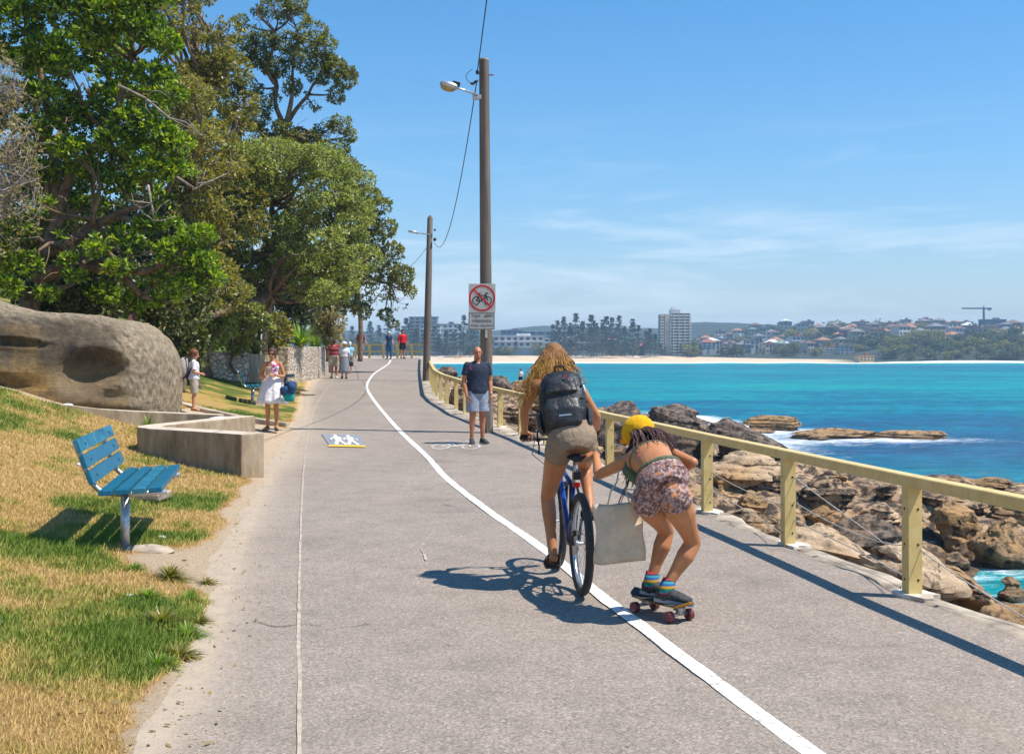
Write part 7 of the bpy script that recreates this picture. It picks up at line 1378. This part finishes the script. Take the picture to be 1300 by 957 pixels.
MB().tube([c + V((.03, -.09, .16)), c + V((.12, -.11, .20)), c + V((.22, -.11, .05)), c + V((.12, -.12, -.18))], .016, 6).build('shoulder_strap', 'navy', pk_, True); MB().box(c + V((.05, 0, -.2)), (.10, .26, .08)).build('hip_belt', 'navy', pk_, bevel=.02)
MB().tube([c + V((-.05, -.155, .12)), c + V((-.08, -.155, -.05)), c + V((-.04, -.14, -.2))], .012, 6).build('strap', 'greyskirt', pk_, True)
gx = at(168, 400, 23.8).x; gz_ = at(168, 397, 23.8).z
J = stand(gx, 23.8, gz_ - 1.40, 150, 1.40, True); o = person('child with ginger hair, only the head showing above the boulder', J, 1.40, True, 'skin_fair', .011, False); hair_cap(J, 'hair_ginger', .018, -.06); shirt(J, 'white', 0, 1, .02, .5)
pants(J, 'jeans', .2, .6, .015)
px_ = at(214.5, 500, 22.9).x; J = stand(px_, 22.9, at(214, 523, 22.9).z, -60, 1.12, True); o = person('small child in pink and white half hidden behind the right end of the boulder', J, 1.12, True, 'skin_tan', .011, False); hair_cap(J, 'hair_ginger', .016, -.06); shirt(J, 'pink', .45, 1, .018, .5); skirt(J, 'white', .5, J['pel'] + V((0, 0, -.18)), .15, 30, 7, .05)
# ------------------------------------------------------------------ couple and the others further up
zz_ = float(gp(50)); J = stand(at(424, 470, 50).x, 50, zz_, 4, 1.74, False, step=.10); o = person('man in red and black striped shirt and khaki shorts walking away', J, 1.74, False, 'skin_tan', .016, False, 1.18); shirt(J, 'stripe_shirt', .0, 1.0, .03, .7); pants(J, 'stone_cloth', .2, .85, .03); hair_cap(J, 'hair_dark', .01); shoes(J, 'white', .012, 'sole')
J = stand(at(437, 470, 49.6).x, 49.6, float(gp(49.6)), 8, 1.60, True, step=.08); o = person('woman in white sun hat and long grey skirt walking beside the striped shirt', J, 1.60, True, 'skin_fair', .016, False, 1.12); shirt(J, 'white', .2, 1.0, .03, .7, 'blouse'); skirt(J, 'greyskirt', .35, J['pel'] + V((0, 0, -.62)), .26, 32, 6, .04); shoes(J, 'sandal', .004, 'sandal')
m = MB().ball(J['L'](0, 0, .07), (.11, .12, .08), 12, 8); m.loft([(J['L'](0, 0, .045), V((.20, 0, 0)), V((0, .20, 0))), (J['L'](0, 0, .06), V((.13, 0, 0)), V((0, .14, 0)))], 18); m.build('sun_hat', 'white', o, True); hb_ = J['wrR'] + V((.06, 0, -.02)); tag(MB().loft([(hb_ + V((0, 0, -.22)), V((.12, 0, 0)), V((0, .05, 0))), (hb_ + V((0, 0, -.05)), V((.13, 0, 0)), V((0, .06, 0))), (hb_ + V((0, 0, 0)), V((.05, 0, 0)), V((0, .03, 0)))], 14).build('handbag', 'black', None, True, loc=hb_), 'small dark handbag carried by the woman in the sun hat', 'bag')
J = stand(at(444, 465, 54).x, 54, float(gp(54)), 20, 1.5, True, step=.06); o = person('third walker in pale blue top and white cap just ahead of the couple', J, 1.5, True, 'skin_fair', .018, False); shirt(J, 'lightblue', .1, 1, .03, .7); pants(J, 'greyskirt', .2, .9, .02); hair_cap(J, 'white', .02, name='cap')
zc2 = 1.40; J = stand(at(458, 455, 68.5).x, 68.5, zc2, 170, 1.72, False, armL=((-.26, .05, 1.1), (-.40, .12, .90))); o = person('man in maroon top and dark backpack leaning at the crest railing', J, 1.72, False, 'skin_tan', .02, False); shirt(J, 'maroon', 0, 1, .03, .9); pants(J, 'stone_cloth', .2, .85, .02); hair_cap(J, 'hair_dark', .01); shoes(J, 'shoe', .01)
c = J['chest'] + V((-.02, .18, -.15)); tag(MB().loft([(c + V((0, 0, -.2)), V((.13, 0, 0)), V((0, .08, 0))), (c + V((0, 0, 0)), V((.16, 0, 0)), V((0, .1, 0))), (c + V((0, 0, .2)), V((.1, 0, 0)), V((0, .06, 0)))], 14).build('backpack', 'black', None, True, loc=c), 'dark backpack on the man in maroon at the crest', 'backpack')
J = stand(at(494, 455, 68).x, 68, 1.37, 165, 1.66, True, armL=((-.22, .0, 1.12), (-.30, .15, 1.0)), armR=((.22, .0, 1.12), (.10, .22, 1.1)), step=.08); o = person('woman in jeans, dark top and white cap at the end of the centre line', J, 1.66, True, 'skin_fair', .02, False); shirt(J, 'darkblue', .1, 1, .02, .5); pants(J, 'jeans', .2, 1.9, .012, 'jeans', 1.0); hair_cap(J, 'white', .02, name='cap'); shoes(J, 'shoe', .01)
J = stand(at(511, 455, 69.2).x, 69.2, 1.40, -150, 1.76, False); o = person('man in bright red shirt, black shorts and dark cap by the crest railing', J, 1.76, False, 'skin_tan', .02, False); shirt(J, 'red_cloth', -.05, 1, .03, 1.2); pants(J, 'black_cloth', .2, .8, .02); hair_cap(J, 'black_cloth', .02, name='cap'); shoes(J, 'sandal', .01)
zr = at(661, 491.5, 99).z; J = stand(at(661, 490, 99).x, 99, zr, 175, 1.60, True, armL=((-.2, .05, 1.1), (-.05, .2, 1.1)), armR=((.2, .05, 1.1), (.05, .2, 1.1))); o = person('person in white top and black shorts standing on the far rocks', J, 1.62, True, 'skin_fair', .025, False); shirt(J, 'white', .1, 1, .03, .8); pants(J, 'black_cloth', .2, .6, .02); hair_cap(J, 'hair_dark', .02, -.08)
pr_ = at(661, 495, 99);
